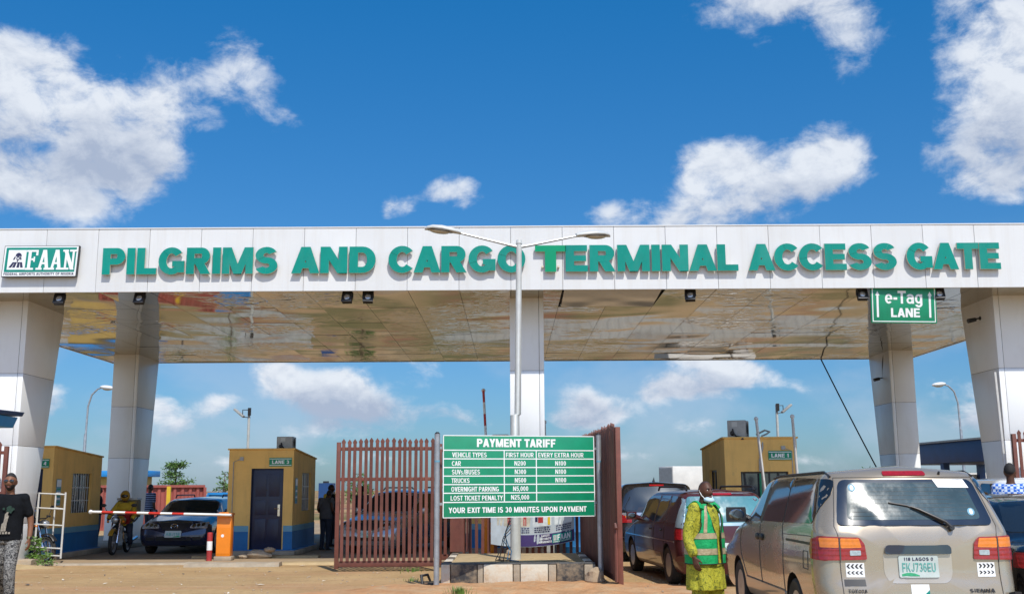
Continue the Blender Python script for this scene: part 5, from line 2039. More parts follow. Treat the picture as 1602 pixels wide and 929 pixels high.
class Car:
    """body shell lofted from a profile; glass, lamps and trim laid on it as separate pieces of sheet"""

    def __init__(s, root, paint, L, W, zb, knots_top, knots_belt, knots_wtop, wheels, rake_r=(), rake_f=(), zsh=.68, wsill=None, endr=.22, bulge=.05, wr=.32, arch=.05, crown=.05, ws_blur=5, tumble_z=None, archmat='black'):
        s.root, s.L, s.W = root, L, W
        ny = 90
        ys = np.concatenate([np.array([0, .012, .03, .06, .1, .15]), np.linspace(.2, L - .2, ny), np.array([L - .15, L - .1, L - .06, L - .03, L - .012, L])])
        def kn(K, b=ws_blur):
            f = np.linspace(0, L, 200)
            v = blur(np.interp(f, [k[0] for k in K], [k[1] for k in K]), b)
            return np.interp(ys, f, v)
        top, belt, wtop = kn(knots_top), kn(knots_belt), kn(knots_wtop)
        H = W / 2
        rings = []
        def rr(poly, r, n=4):
            """round the corners of an open polyline"""
            out = [poly[0]]
            for i in range(1, len(poly) - 1):
                p, a, b = Vector(poly[i]), Vector(poly[i - 1]), Vector(poly[i + 1])
                ri = r[i]
                da, db = (a - p), (b - p)
                la, lb = min(ri, da.length * .48), min(ri, db.length * .48)
                A, B = p + da.normalized() * la, p + db.normalized() * lb
                for k in range(n + 1):
                    t = k / n
                    q = A * (1 - t) ** 2 + p * 2 * t * (1 - t) + B * t * t
                    out.append((q.x, q.y))
            out.append(poly[-1])
            return out
        zr = np.array([p[0] for p in rake_r]) if rake_r else np.array([0., 3.])
        vr = np.array([p[1] for p in rake_r]) if rake_r else np.array([0., 0.])
        zf = np.array([p[0] for p in rake_f]) if rake_f else np.array([0., 3.])
        vf = np.array([p[1] for p in rake_f]) if rake_f else np.array([0., 0.])
        s.rr_ = lambda z: float(np.interp(z, zr, vr))
        for i, y in enumerate(ys):
            e = min(y, L - y)
            k = 1 - math.sqrt(max(0, 1 - (1 - min(1, e / endr)) ** 2)) if e < endr else 0
            inset = k * endr * .8
            zin = k * endr * .35
            t, b, wt = top[i] - zin, belt[i], wtop[i] - inset
            hs = H - inset
            b = min(b, t - .03)
            zs_ = min(zsh, b - .06)
            poly = [(0, zb + zin * .6), ((wsill or H - .10) - inset, zb + zin * .6), (hs - .035, zb + .12), (hs, zs_), (hs - .028, b), (wt, t - crown), (0, t)]
            half = rr(poly, [0, .06, .05, .22, .05, .12, 0])
            ring = []
            for (x, z) in half:
                ring.append((x, z))
            for (x, z) in reversed(half[1:-1]):
                ring.append((-x, z))
            pts = []
            wR = max(0, 1 - y / 1.3) ** 1.5
            wF = max(0, 1 - (L - y) / 1.0) ** 1.5
            for (x, z) in ring:
                pts.append(Vector((x, y + float(np.interp(z, zr, vr)) * wR - float(np.interp(z, zf, vf)) * wF, z)))
            rings.append(pts)
        def cap(ring, sgn):
            c = sum(ring, Vector()) / len(ring)
            out = []
            for q in (.9, .75, .55, .3, .08):
                rr2 = []
                for p in ring:
                    d = p - c
                    v = Vector((c.x + d.x * q, p.y, c.z + d.z * q))
                    z = v.z
                    base = (0 + float(np.interp(z, zr, vr))) if sgn < 0 else (L - float(np.interp(z, zf, vf)))
                    v.y = base + sgn * bulge * (1 - q * q)
                    rr2.append(v)
                out.append(rr2)
            return out
        allr = list(reversed(cap(rings[0], -1))) + rings + cap(rings[-1], 1)
        q = MB()
        q.loft(allr)
        ob = q.build("body", paint, root, sharp=180)
        # wheel openings cut clean out of the shell
        cm = MB()
        for (wy, wx) in wheels:
            for sx in (-1, 1):
                cm.cyl((sx * (H - .34), wy, wr), (sx * (H + .3), wy, wr), wr + arch, None, 32)
        cut = cm.build("cutter", MAT[archmat], None)
        cut.parent = root
        bpy.context.view_layer.update()
        md = ob.modifiers.new("b", 'BOOLEAN')
        md.operation = 'DIFFERENCE'
        md.object = cut
        md.solver = 'EXACT'
        md.material_mode = 'TRANSFER'
        evaluated(ob)
        bpy.data.objects.remove(cut)
        finish(ob.data, 0, 40, False, 1, False)
        s.body = ob
        bm = bmesh.new()
        q2 = MB(); q2.loft(allr)
        s.bvh = BVHTree.FromPolygons(q2.v, q2.f)

    def ray(s, axis, a, b):
        o, d = {'L': ((-3, a, b), (1, 0, 0)), 'R': ((3, a, b), (-1, 0, 0)), 'B': ((a, -3, b), (0, 1, 0)), 'F': ((a, s.L + 3, b), (0, -1, 0)), 'T': ((a, b, 4), (0, 0, -1))}[axis]
        d = Vector(d)
        h, nrm, _, _ = s.bvh.ray_cast(Vector(o), d)
        if h is None:
            h, nrm, _, _ = s.bvh.find_nearest(Vector(o) + d * 2.2)
        if nrm.dot(d) > 0:
            nrm = -nrm
        return h, nrm

    def patch(s, name, axis, poly, mat, e=.006, parent=None, grid=.09, skirt=.012, rnd=0.0, deep=0.0):
        """sheet following the body inside a 2D outline"""
        if rnd:
            pts = []
            n = len(poly)
            for i in range(n):
                p, a, b = Vector(poly[i]), Vector(poly[i - 1]), Vector(poly[(i + 1) % n])
                da, db = a - p, b - p
                r1, r2 = min(rnd, da.length * .45), min(rnd, db.length * .45)
                A, B = p + da.normalized() * r1, p + db.normalized() * r2
                for k in range(5):
                    t = k / 4
                    pts.append(tuple(A * (1 - t) ** 2 + p * 2 * t * (1 - t) + B * t * t))
            poly = pts
        bm = bmesh.new()
        f = bm.faces.new([bm.verts.new((p[0], p[1], 0)) for p in poly])
        lo = [min(p[i] for p in poly) for i in (0, 1)]
        hi = [max(p[i] for p in poly) for i in (0, 1)]
        for i in (0, 1):
            k = int((hi[i] - lo[i]) / grid)
            for j in range(1, k + 1):
                c = lo[i] + (hi[i] - lo[i]) * j / (k + 1)
                co, no = [0, 0, 0], [0, 0, 0]
                co[i], no[i] = c, 1
                bmesh.ops.bisect_plane(bm, geom=bm.verts[:] + bm.edges[:] + bm.faces[:], plane_co=co, plane_no=no)
        nr = {}
        for v in bm.verts:
            h, n = s.ray(axis, v.co.x, v.co.y)
            nr[v] = n
            v.co = h + n * e
        bd = [ed for ed in bm.edges if ed.is_boundary]
        ex = bmesh.ops.extrude_edge_only(bm, edges=bd)
        for v in [g for g in ex['geom'] if isinstance(g, bmesh.types.BMVert)]:
            h, n, _, _ = s.bvh.find_nearest(v.co)
            if n.dot(v.co - h) < 0:
                n = -n
            v.co -= n * (e + skirt)
        bmesh.ops.recalc_face_normals(bm, faces=bm.faces)
        cen = sum((v.co for v in bm.verts), Vector()) / len(bm.verts)
        dd = {'L': (-1, 0, 0), 'R': (1, 0, 0), 'B': (0, -1, 0), 'F': (0, 1, 0), 'T': (0, 0, 1)}[axis]
        tot = sum((ff.normal * ff.calc_area() for ff in bm.faces), Vector())
        if tot.dot(Vector(dd)) < 0:
            bmesh.ops.reverse_faces(bm, faces=bm.faces)
        for ff in bm.faces:
            ff.smooth = True
        for ed in bm.edges:
            ed.smooth = not (len(ed.link_faces) == 2 and ed.calc_face_angle(0) > R(40))
        me = bpy.data.meshes.new(name)
        bm.to_mesh(me)
        bm.free()
        me.materials.append(MAT[mat] if isinstance(mat, str) else mat)
        ob = bpy.data.objects.new(name, me)
        COL.objects.link(ob)
        ob.parent = parent or s.root
        return ob

    def line(s, q, axis, pts, w=.004, e=.0015, step=.05):
        out = []
        for a, b in zip(pts[:-1], pts[1:]):
            n = max(1, int((Vector(b) - Vector(a)).length / step))
            for k in range(n):
                t = k / n
                h, nn = s.ray(axis, a[0] + (b[0] - a[0]) * t, a[1] + (b[1] - a[1]) * t)
                out.append(h + nn * e)
        h, nn = s.ray(axis, *pts[-1])
        out.append(h + nn * e)
        q.tube(out, w, 5)

    def seams(s, lst, name="panel_seam", mat='joint', w=.0045):
        q = MB()
        for axis, pts in lst:
            s.line(q, axis, pts, w)
        return q.build(name, MAT[mat], s.root, merge=False)

    def letters(s, name, axis, txt, a, b, wid, hgt, mat, e=.004, parent=None, flip=False, **kw):
        tmp = MB()
        write(tmp, txt, 0, 0, wid, hgt, 0, **kw)
        q = MB()
        for k, f in enumerate(tmp.f):
            vs = []
            for i in f:
                x, y = tmp.v[i].x, tmp.v[i].y
                h, n = s.ray(axis, a + (-x if flip else x), b + y)
                vs.append(h + n * (e + tmp.v[i].z))
            q.add(vs, [tuple(range(len(f)))])
        return q.build(name, MAT[mat], parent or s.root, merge=False, recalc=False)


WHEELS = {}


def wheel_mesh(r, w):
    k = (round(r, 3), w)
    if k not in WHEELS:
        q = MB()
        rr = r * .62
        q.lathe([(rr, -w * .40), (r * .90, -w * .5), (r * .975, -w * .42), (r, -w * .25), (r, w * .25), (r * .975, w * .42), (r * .90, w * .5), (rr, w * .40)], 32, 0, 'X')
        ty = q.mesh("tyre", MAT['rubber'], sharp=40)
        q = MB()
        q.lathe([(rr * 1.01, -w * .42), (rr * .93, -w * .40), (rr * .88, -w * .2), (rr * .80, -w * .12)], 32, 0, 'X')
        q.lathe([(rr * .30, -w * .34), (rr * .22, -w * .40), (.02, -w * .42)], 16, 0, 'X')
        q.cyl((-w * .1, 0, 0), (w * .1, 0, 0), rr * .8, None, 24)
        for i in range(5):
            a = 2 * PI * i / 5
            q.M = Matrix.Rotation(a, 4, 'X')
            q.add([(-w * .34, -rr * .16, rr * .15), (-w * .34, rr * .16, rr * .15), (-w * .30, rr * .22, rr * .92), (-w * .30, -rr * .22, rr * .92),
                   (-w * .2, -rr * .16, rr * .15), (-w * .2, rr * .16, rr * .15), (-w * .2, rr * .22, rr * .92), (-w * .2, -rr * .22, rr * .92)],
                  [(0, 1, 2, 3), (7, 6, 5, 4), (0, 4, 5, 1), (1, 5, 6, 2), (2, 6, 7, 3), (3, 7, 4, 0)])
        rm = q.mesh("rim", MAT['alloy'], sharp=35, merge=False)
        WHEELS[k] = (ty, rm)
    return WHEELS[k]


def add_wheels(root, W, ys, r=.32, w=.2, steer=0.0):
    for i, y in enumerate(ys):
        for sx in (-1, 1):
            ty, rm = wheel_mesh(r, w)
            t = bpy.data.objects.new("wheel", ty)
            COL.objects.link(t)
            t.parent = root
            t.location = (sx * (W / 2 - w * .5 - .02), y, r)
            t.rotation_euler = (0, 0, (PI if sx > 0 else 0) + (steer if i == 1 else 0))
            m_ = bpy.data.objects.new("rim", rm)
            COL.objects.link(m_)
            m_.parent = t


def mirrors(c, y, z, x, mat, glassm='clearlamp', size=1.0):
    for sx in (-1, 1):
        q = MB()
        q.tube([(sx * (x - .06), y + .02, z - .05), (sx * (x + .08), y, z)], [.04, .05], 8)
        q.ell((sx * (x + .15), y, z + .02), (.125 * size, .08, .10 * size), 20, 14, 0, lambda p, d: Vector((max(-.105 * size, min(.105 * size, p.x * 1.25)), max(p.y, -.045), max(-.08 * size, min(.08 * size, p.z * 1.3)))))
        m_ = q.build("wing_mirror", mat, c.root, sharp=40)
        q = MB(); q.ell((sx * (x + .15), y - .047, z + .02), (.088 * size, .004, .06 * size), 14, 6)
        q.build("mirror_glass", MAT['mirrorglass'], m_)


def plate(c, axis, a, z, w, h, txt, top, e=.012, parent=None, top_col='plategreen'):
    p = c.patch("number_plate", axis, [(a - w / 2, z - h / 2), (a + w / 2, z - h / 2), (a + w / 2, z + h / 2), (a - w / 2, z + h / 2)], 'plate', e, parent, .04, .01, .02)
    fl = axis == 'F'
    x0 = a + w * .42 if fl else a - w * .42
    c.letters("lettering", axis, txt, x0, z - h * .24, w * .84, h * .42, 'platetext', e + .003, p, fl, w=.20, h=.16, gap=.16)
    if top:
        c.letters("caption", axis, top, x0 - (-.05 if fl else -.05) * w, z + h * .28, w * .74, h * .15, 'signdark', e + .003, p, fl, w=.2, h=.2, gap=.2)
    gz = [(a - w * .44, z - h * .44), (a + w * .0, z - h * .44), (a + w * .0, z - h * .40), (a - w * .12, z - h * .31), (a - w * .3, z - h * .28), (a - w * .44, z - h * .34)]
    c.patch("green_scene", axis, gz, 'plategreen', e + .002, p, .05, .0005)
    return p


# ------------------------------------------------------------------ champagne minivan, rear left three-quarter
VAN = thing("minivan", "champagne minivan seen from behind beside the man in the green vest", "minivan", (3.85, 10.45, 0), R(-.6))
champ = car_paint("champagne_paint", (0.41, 0.335, 0.24), 0.26, 0.5, 0.4)
L_, WV = 5.0, 1.92
van = Car(VAN, champ, L_, WV, .26,
          [(0, 1.785), (.3, 1.80), (2.4, 1.79), (3.1, 1.745), (3.95, 1.22), (4.1, 1.14), (4.8, .95), (5.0, .80)],
          [(0, 1.17), (2.6, 1.155), (3.9, 1.09), (4.1, 1.05), (5.0, .74)],
          [(0, .74), (.4, .755), (2.6, .735), (3.1, .69), (3.95, .74), (4.2, .78), (5.0, .72)],
          [(1.02, 0), (3.92, 0)], rake_r=[(0, -.0), (.45, -.07), (.62, -.07), (.75, -.015), (1.15, .0), (1.75, .30), (1.9, .36)], rake_f=[(0, .1), (.5, 0), (.8, .1), (1.1, .5)],
          zsh=.80, endr=.26, bulge=.045, wr=.335, arch=.055, crown=.065)
add_wheels(VAN, WV, (1.02, 3.92), .335, .21)
# tailgate glass: dark frit border and the clearer pane inside it
gp = [(-.745, 1.225), (.745, 1.225), (.645, 1.655), (-.645, 1.655)]
MAT['vanglass'] = M("dusty_rear_glass", (0.04, 0.07, 0.085), 0.10, var=(2, .3), spec=0.22, coat=.0, dirt=((.20, .24, .25), (3, 3, 1.2), .45, .8, .45))
MAT['frit'] = M("black_glass_border", (0.010, 0.016, 0.03), 0.10, var=None, spec=0.7)
rg = van.patch("rear_window", 'B', gp, 'frit', .012, None, .05, .02, .07)
van.patch("pane", 'B', [(-.64, 1.275), (.64, 1.275), (.56, 1.625), (-.57, 1.625)], 'vanglass', .0145, rg, .05, .001, .06)
for (x, z) in ((-.535, 1.575), (.555, 1.345)):
    van.patch("sticker", 'B', [(x + .035 * math.cos(t), z + .035 * math.sin(t)) for t in [2 * PI * k / 14 for k in range(14)]], 'lightblue', .017, rg, .2, .0005)
    van.patch("sticker_centre", 'B', [(x + .016 * math.cos(t), z + .024 * math.sin(t)) for t in [2 * PI * k / 12 for k in range(12)]], 'signwhite', .0185, rg, .2, .0005)
van.patch("paper_sheet", 'B', [(.30, 1.575), (.60, 1.57), (.565, 1.648), (.265, 1.652)], 'signwhite', .018, rg, .1, .001)
q = MB()
for i in range(9):
    z = 1.31 + i * .038
    w = .62 - .07 * (z - 1.27) / .4
    van.line(q, 'B', [(-w + .02, z), (w - .02, z)], .0012, .0152, .2)
q.build("heater_wire", M("heater_wire", (.12, .10, .08), .5, var=None), rg, merge=False)
# wiper
def onglass(x, z, e):
    h, n = van.ray('B', x, z)
    return h + n * e
q = MB()
q.tube([onglass(.315, 1.205, .03), onglass(.27, 1.245, .045), onglass(.05, 1.355, .04), onglass(-.02, 1.385, .035)], [.02, .014, .011, .008], 8)
q.tube([onglass(x, z, .02) for x, z in ((.255, 1.24), (.10, 1.335), (-.05, 1.40), (-.22, 1.43))], .010, 6)
q.cyl(onglass(.32, 1.20, .0), onglass(.32, 1.20, .045), .028, .024, 12)
q.build("wiper", MAT['black'], VAN, merge=False)
bl_ = van.patch("brake_light", 'B', [(-.20, 1.695), (.22, 1.695), (.215, 1.735), (-.195, 1.735)], 'redlamp', .012, None, .06, .02, .015)
q = MB(); q.cyl(onglass(.36, 1.71, 0), onglass(.36, 1.71, .03), .014, .01, 8); q.build("washer_nozzle", MAT['black'], VAN)
# tail lamps: amber over red, in two halves either side of the tailgate seam
for sx in (-1, 1):
    def sxp(pts):
        q_ = [(p[0] * sx, p[1]) for p in pts]
        return q_ if sx > 0 else list(reversed(q_))
    tl = van.patch("tail_lamp", 'B', sxp([(.50, .915), (.905, .905), (.915, 1.115), (.90, 1.13), (.56, 1.118), (.515, 1.06)]), 'redlamp', .016, None, .05, .03, .02)
    van.patch("amber_lens", 'B', sxp([(.545, 1.025), (.735, 1.02), (.735, 1.112), (.565, 1.108)]), 'amberlamp', .020, tl, .05, .004, .012)
    van.patch("amber_lens", 'B', sxp([(.752, 1.025), (.895, 1.025), (.895, 1.115), (.752, 1.113)]), 'amberlamp', .020, tl, .05, .004, .012)
    van.patch("reversing_lens", 'B', sxp([(.555, .955), (.655, .953), (.655, 1.0), (.555, 1.0)]), 'clearlamp', .0215, tl, .05, .004, .008)
    van.patch("lamp_divider", 'B', sxp([(.737, .91), (.748, .91), (.748, 1.12), (.737, 1.12)]), 'joint', .021, tl, .05, .003)
    # wrap of the lamp onto the flank
    ax = 'R' if sx > 0 else 'L'
    van.patch("tail_lamp_wrap", ax, [(.03, .90), (.24, .915), (.28, .98), (.25, 1.10), (.08, 1.125), (.03, 1.12)], 'redlamp', .014, tl, .05, .03, .015)
    # chevron stickers
    st = van.patch("chevron_sticker", 'B', sxp([(.53, .755), (.70, .755), (.70, .885), (.53, .885)]), 'signwhite', .003, None, .1, .001)
    q = MB()
    for zc in (.855, .795):
        for i in range(4):
            x = (.56 + i * .038)
            hw = .020 if zc > .82 else .015
            for (dz0, dz1) in ((0, hw), (0, -hw)):
                pts = [(x + .018, zc), (x + .002, zc), (x - .016, zc + dz1), (x + .0, zc + dz1)]
                pts = [((2 * .615 - p[0]) * 1 if False else p[0], p[1]) for p in pts]
                vs = []
                for p in pts:
                    h, n = van.ray('B', p[0] * sx, p[1])
                    vs.append(h + n * .006)
                q.add(vs, [(0, 1, 2, 3)])
    q.build("chevrons", MAT['black'], st, merge=False, recalc=False)
# plate recess, garnish and plate
gr = van.patch("plate_recess", 'B', [(-.30, .70), (.24, .70), (.29, .78), (.29, .99), (-.35, .99), (-.35, .78)], car_paint("champagne_recess", (0.50, 0.44, 0.36), 0.3, 0.5, .2), .004, None, .06, .003, .05)
van.patch("garnish", 'B', [(-.335, .965), (.285, .965), (.285, 1.02), (.26, 1.045), (-.31, 1.045), (-.335, 1.02)], M("gloss_black_garnish", (.012, .014, .025), .08, var=None, coat=.8), .03, None, .05, .03, .02)
plate(van, 'B', -.03, .85, .37, .20, "FKJ736EU", "118 LAGOS 0", .018, gr)
van.patch("paper_sticker", 'B', [(-.12, .595), (.05, .595), (.05, .69), (-.12, .69)], 'signwhite', .003, None, .1, .001)
van.patch("sticker_flash", 'B', [(-.0, .598), (.049, .598), (.049, .64)], 'teal', .006, None, .1, .0005)
van.letters("badge", 'B', "SIENNA", .42, .615, .24, .032, 'black', .013, None, False, w=.26, h=.2, gap=.14)
van.letters("badge", 'B', "TOYOTA", -.70, .615, .17, .03, 'black', .013, None, False, w=.26, h=.2, gap=.16)
van.patch("black_patch", 'B', [(-.725, .675), (-.53, .675), (-.53, .735), (-.725, .735)], 'black', .003, None, .1, .001)
bp = van.patch("bumper", 'B', [(-.93, .30), (.93, .30), (.95, .44), (.93, .545), (-.93, .545), (-.95, .44)], champ, .055, None, .06, .06, .05)
van.patch("bumper_pad", 'B', [(-.90, .55), (.90, .55), (.90, .572), (-.90, .572)], 'black', .05, None, .1, .06)
van.patch("bumper_corner_pad", 'B', [(.80, .54), (.94, .54), (.94, .60), (.80, .61)], 'black', .07, bp, .1, .05)
# side glass
for ax in 'LR':
    w1 = van.patch("window", ax, [(.30, 1.24), (.22, 1.50), (.30, 1.665), (1.52, 1.69), (1.46, 1.215)], 'glass', .006, None, .08, .012, .06)
    w2 = van.patch("window", ax, [(1.50, 1.215), (1.56, 1.69), (2.46, 1.66), (2.50, 1.205)], 'glass', .006, None, .08, .012, .05)
    w3 = van.patch("window", ax, [(2.66, 1.20), (2.62, 1.655), (2.86, 1.635), (3.50, 1.30), (3.62, 1.165)], 'glass', .006, None, .08, .012, .04)
    van.patch("window_trim", ax, [(2.50, 1.20), (2.50, 1.665), (2.60, 1.66), (2.62, 1.195)], 'black', .003, None, .1, .004)
    van.patch("side_cladding", ax, [(1.42, .30), (3.48, .30), (3.48, .50), (1.42, .50)], car_paint("champagne_cladding", (0.30, .255, .20), .38, .4, .5), .014, None, .1, .02, .02)
    van.patch("slide_rail", ax, [(.30, 1.035), (1.28, 1.035), (1.28, 1.06), (.30, 1.06)], 'black', .004, None, .1, .004)
    for y in (2.44, 2.66):
        q = MB()
        h, n = van.ray(ax, y, 1.02)
        q.M = Matrix.Translation(h + n * .012) @ Matrix(((n.x, 0, 0, 0), (0, 1, 0, 0), (0, 0, 1, 0), (0, 0, 0, 1)))
        q.ell((0, 0, 0), (.022, .085, .042), 12, 8)
        q.build("door_handle", MAT['black'], VAN)
sm = []
for ax in 'LR':
    sm += [(ax, [(1.44, .50), (1.40, 1.0), (1.48, 1.2), (1.54, 1.70)]), (ax, [(2.56, .32), (2.56, 1.2), (2.55, 1.70)]), (ax, [(3.62, 1.16), (3.72, .95), (3.66, .75), (3.42, .5)]), (ax, [(1.44, .51), (3.40, .51)]), (ax, [(.30, 1.12), (1.40, 1.10)])]
sm += [('B', [(-.742, .56), (-.75, 1.14), (-.77, 1.22), (-.675, 1.68)]), ('B', [(.742, .56), (.75, 1.14), (.77, 1.22), (.675, 1.68)]), ('B', [(-.675, 1.68), (.675, 1.68)]), ('L', [(.38, .80), (.56, .80), (.56, .97), (.38, .97), (.38, .80)])]
van.seams(sm)
mirrors(van, 3.62, 1.23, .86, MAT['black'], size=1.15)
van.patch("windscreen", 'F', [(-.72, 1.20), (.72, 1.20), (.62, 1.68), (-.62, 1.68)], 'glass', .005, None, .09, .01, .05)
for sx in (-1, 1):
    van.patch("headlight", 'F', sorted([(sx * .50, .68), (sx * .86, .70), (sx * .84, .86), (sx * .54, .82)]) if False else [(sx * .50, .68), (sx * .86, .70), (sx * .84, .86), (sx * .54, .82)], 'clearlamp', .008, None, .08, .01)
for sx in (-1, 1):
    q = MB()
    q.tube([(sx * .70, y, van.ray('T', sx * .70, y)[0].z + .014) for y in [.35 + .2 * k for k in range(13)]], .012, 6)
    q.build("roof_rail", MAT['black'], VAN)


# ------------------------------------------------------------------ other cars
def std_car(name, label, cat, loc, rz, paint, L, W, H, style, hood=1.0, belt=.9, hoodz=.95, seg=3, wr=.31, teal=False, rails=False, group=None, trunkz=.98, lampmat='redlamp', plate_txt=None, rearglass='glass', face=True, steer=0.0, dpillar=None, emblem=False, handles=True):
    t = thing(name, label, cat, loc, rz, group)
    yf = L - hood            # base of the windscreen
    if style == 'sedan':
        top = [(0, trunkz - .06), (.12, trunkz), (.62, trunkz + .03), (1.25, H - .06), (1.6, H), (yf - 1.0, H), (yf - .72, H - .05), (yf, hoodz + .02), (yf + .1, hoodz), (L - .1, hoodz - .2), (L, hoodz - .3)]
        rr, g0, g1 = [(0, .03), (.4, -.02), (.9, 0)], .75, 1.22
    else:
        top = [(0, H - .03), (.3, H), (yf - 1.0, H - .01), (yf - .72, H - .06), (yf, hoodz + .02), (yf + .1, hoodz), (L - .1, hoodz - .14), (L, hoodz - .24)]
        rr, g0, g1 = [(0, .0), (.40, -.05), (.6, -.05), (.75, .0), (belt + .05, .02), (H, .30 if style != 'van' else .16)], 0, 0
    blt = [(0, min(belt, trunkz - .05) if style == 'sedan' else belt), (L * .5, belt - .01), (yf, belt - .04), (L, hoodz - .28)]
    Hh = W / 2
    wt = ([(0, Hh - .10), (.6, Hh - .12), (1.3, Hh - .26)] if style == 'sedan' else [(0, Hh - .20), (.5, Hh - .20)]) + [(yf - .9, Hh - .22), (yf, Hh - .16), (yf + .2, Hh - .14), (L, Hh - .2)]
    wy = (.80 if style != 'sedan' else .92, L - .86)
    c = Car(t, paint, L, W, .2, top, blt, wt, [(wy[0], 0), (wy[1], 0)], rr, [(0, .1), (.45, 0), (.7, .08), (1.1, .3)], zsh=.62, endr=.22, bulge=.05, wr=wr, arch=.05, crown=.05)
    add_wheels(t, W, wy, wr, .19, steer)
    # side windows
    y0 = 1.0 if style == 'sedan' else .24
    zt_ = H - .11
    zb_ = belt + .035
    yr = yf - .86
    if style == 'sedan':
        y0 = .92
        outline_r = [(y0, zb_), (1.35, zt_)]
    else:
        outline_r = [(y0, zb_), (y0 + .10, zt_)]
    a = outline_r[1][0]
    cuts = [a + (yr - a) * k / seg for k in range(seg + 1)] if False else None
    xs_ = np.linspace(y0 if style != 'sedan' else 1.2, yf - .98, seg + 1)
    for ax in 'LR':
        for k in range(seg):
            l0 = float(xs_[k]) + (.0 if k == 0 else .045)
            l1 = float(xs_[k + 1]) - .045
            if k == 0 and style == 'sedan':
                pl = [(y0 + .04, zb_), (1.40, zt_), (l1, zt_), (l1, zb_)]
            elif k == 0:
                pl = [(l0 + .03, zb_), (l0 + .12, zt_ - .01), (l1, zt_), (l1, zb_)]
            elif k == seg - 1:
                pl = [(l0, zb_), (l0, zt_), (yf - .98, zt_ - .01), (yf - .26, zb_ + .10), (yf - .22, zb_)]
            else:
                pl = [(l0, zb_), (l0, zt_), (l1, zt_), (l1, zb_)]
            c.patch("window", ax, pl, 'glass', .005, None, .12, .01, .03)
        if handles:
            for k in range(1, seg):
                h, n = c.ray(ax, float(xs_[k]) + .22, belt - .10)
                q = MB(); q.M = Matrix.Translation(h + n * .01)
                q.ell((0, 0, 0), (.018, .075, .018), 10, 6)
                q.build("door_handle", MAT['black'], t)
        if not (style == 'sedan') and dpillar:
            c.patch("rear_pillar", ax, [(-.02, belt - .04), (.0, zt_ + .04), (y0 + .06, zt_ + .03), (y0 + .0, belt - .02)], dpillar, .008, None, .1, .01)
    # windscreen and rear window
    fw = Hh - .19
    c.patch("windscreen", 'F', [(-fw - .04, hoodz + .05), (fw + .04, hoodz + .05), (fw - .12, H - .09), (-fw + .12, H - .09)], 'glass', .005, None, .1, .01, .05)
    if style == 'sedan':
        c.patch("rear_window", 'B', [(-fw, trunkz + .06), (fw, trunkz + .06), (fw - .16, H - .09), (-fw + .16, H - .09)], rearglass, .005, None, .1, .01, .05)
    else:
        rw = c.patch("rear_window", 'B', [(-Hh + .14, belt + .05), (Hh - .14, belt + .05), (Hh - .25, H - .12), (-Hh + .25, H - .12)], rearglass, .006, None, .1, .012, .06)
        if dpillar:
            fr_ = c.patch("tailgate_frame", 'B', [(-Hh + .09, belt + .0), (Hh - .09, belt + .0), (Hh - .20, H - .06), (-Hh + .20, H - .06)], dpillar, .0035, None, .1, .01, .06)
        c.patch("brake_light", 'B', [(-.16, H - .10), (.16, H - .10), (.16, H - .07), (-.16, H - .07)], 'redlamp', .012, None, .1, .012)
    # lamps
    for sx in (-1, 1):
        o = lambda P: [(p[0] * sx, p[1]) for p in P]
        zl = (belt - .22, belt - .05) if style != 'sedan' else (trunkz - .27, trunkz - .12)
        tl = c.patch("tail_lamp", 'B', o([(Hh - .34, zl[0]), (Hh - .03, zl[0]), (Hh - .03, zl[1]), (Hh - .34, zl[1])]), lampmat, .012, None, .06, .02, .03)
        c.patch("amber_lens", 'B', o([(Hh - .33, zl[1] - .06), (Hh - .2, zl[1] - .06), (Hh - .2, zl[1] - .01), (Hh - .33, zl[1] - .01)]), 'amberlamp', .015, tl, .06, .003)
        ax = 'R' if sx > 0 else 'L'
        c.patch("tail_lamp_wrap", ax, [(.03, zl[0]), (.22, zl[0]), (.22, zl[1]), (.03, zl[1])], lampmat, .010, tl, .06, .02, .03)
        zh = hoodz - .36
        hl = c.patch("headlight", 'F', o([(Hh - .52, zh + .03), (Hh - .09, zh + .02), (Hh - .09, zh + .17), (Hh - .24, zh + .17), (Hh - .50, zh + .11)]), 'clearlamp', .010, None, .06, .02, .03)
        for k in range(3):
            xx, zz = sx * (Hh - .42 + k * .11), zh + .085 + k * .012
            c.patch("lamp_reflector", 'F', [(xx + .045 * math.cos(a_), zz + .045 * math.sin(a_)) for a_ in [2 * PI * j / 12 for j in range(12)]], 'chrome', .014, hl, .2, .002)
        c.patch("fog_lamp", 'F', o([(Hh - .42, zh - .26), (Hh - .22, zh - .26), (Hh - .22, zh - .18), (Hh - .42, zh - .18)]), 'black', .006, None, .1, .01, .02)
    zh = hoodz - .36
    gl = c.patch("grille", 'F', [(-.40, zh + .16), (-.32, zh + .02), (-.12, zh - .05), (.12, zh - .05), (.32, zh + .02), (.40, zh + .16)], 'black', .008, None, .08, .01, .03)
    c.patch("grille_rim", 'F', [(-.42, zh + .158), (.42, zh + .158), (.40, zh + .185), (-.40, zh + .185)], 'chrome', .012, gl, .1, .01)
    if emblem:
        q = MB()
        h, n = c.ray('F', 0, zh + .07)
        pts = [(h.x + .085 * math.cos(a_), h.y + .025, h.z + .062 * math.sin(a_)) for a_ in [2 * PI * k / 20 for k in range(21)]]
        q.tube(pts, .011, 6)
        q.tube([(h.x - .07, h.y + .025, h.z + .02), (h.x - .03, h.y + .025, h.z + .012), (h.x, h.y + .025, h.z - .025), (h.x + .03, h.y + .025, h.z + .012), (h.x + .07, h.y + .025, h.z + .02)], .010, 6)
        q.build("emblem", MAT['chrome'], gl, merge=False)
    c.patch("lower_intake", 'F', [(-.45, zh - .27), (.45, zh - .27), (.42, zh - .17), (-.42, zh - .17)], 'black', .006, None, .1, .01, .02)
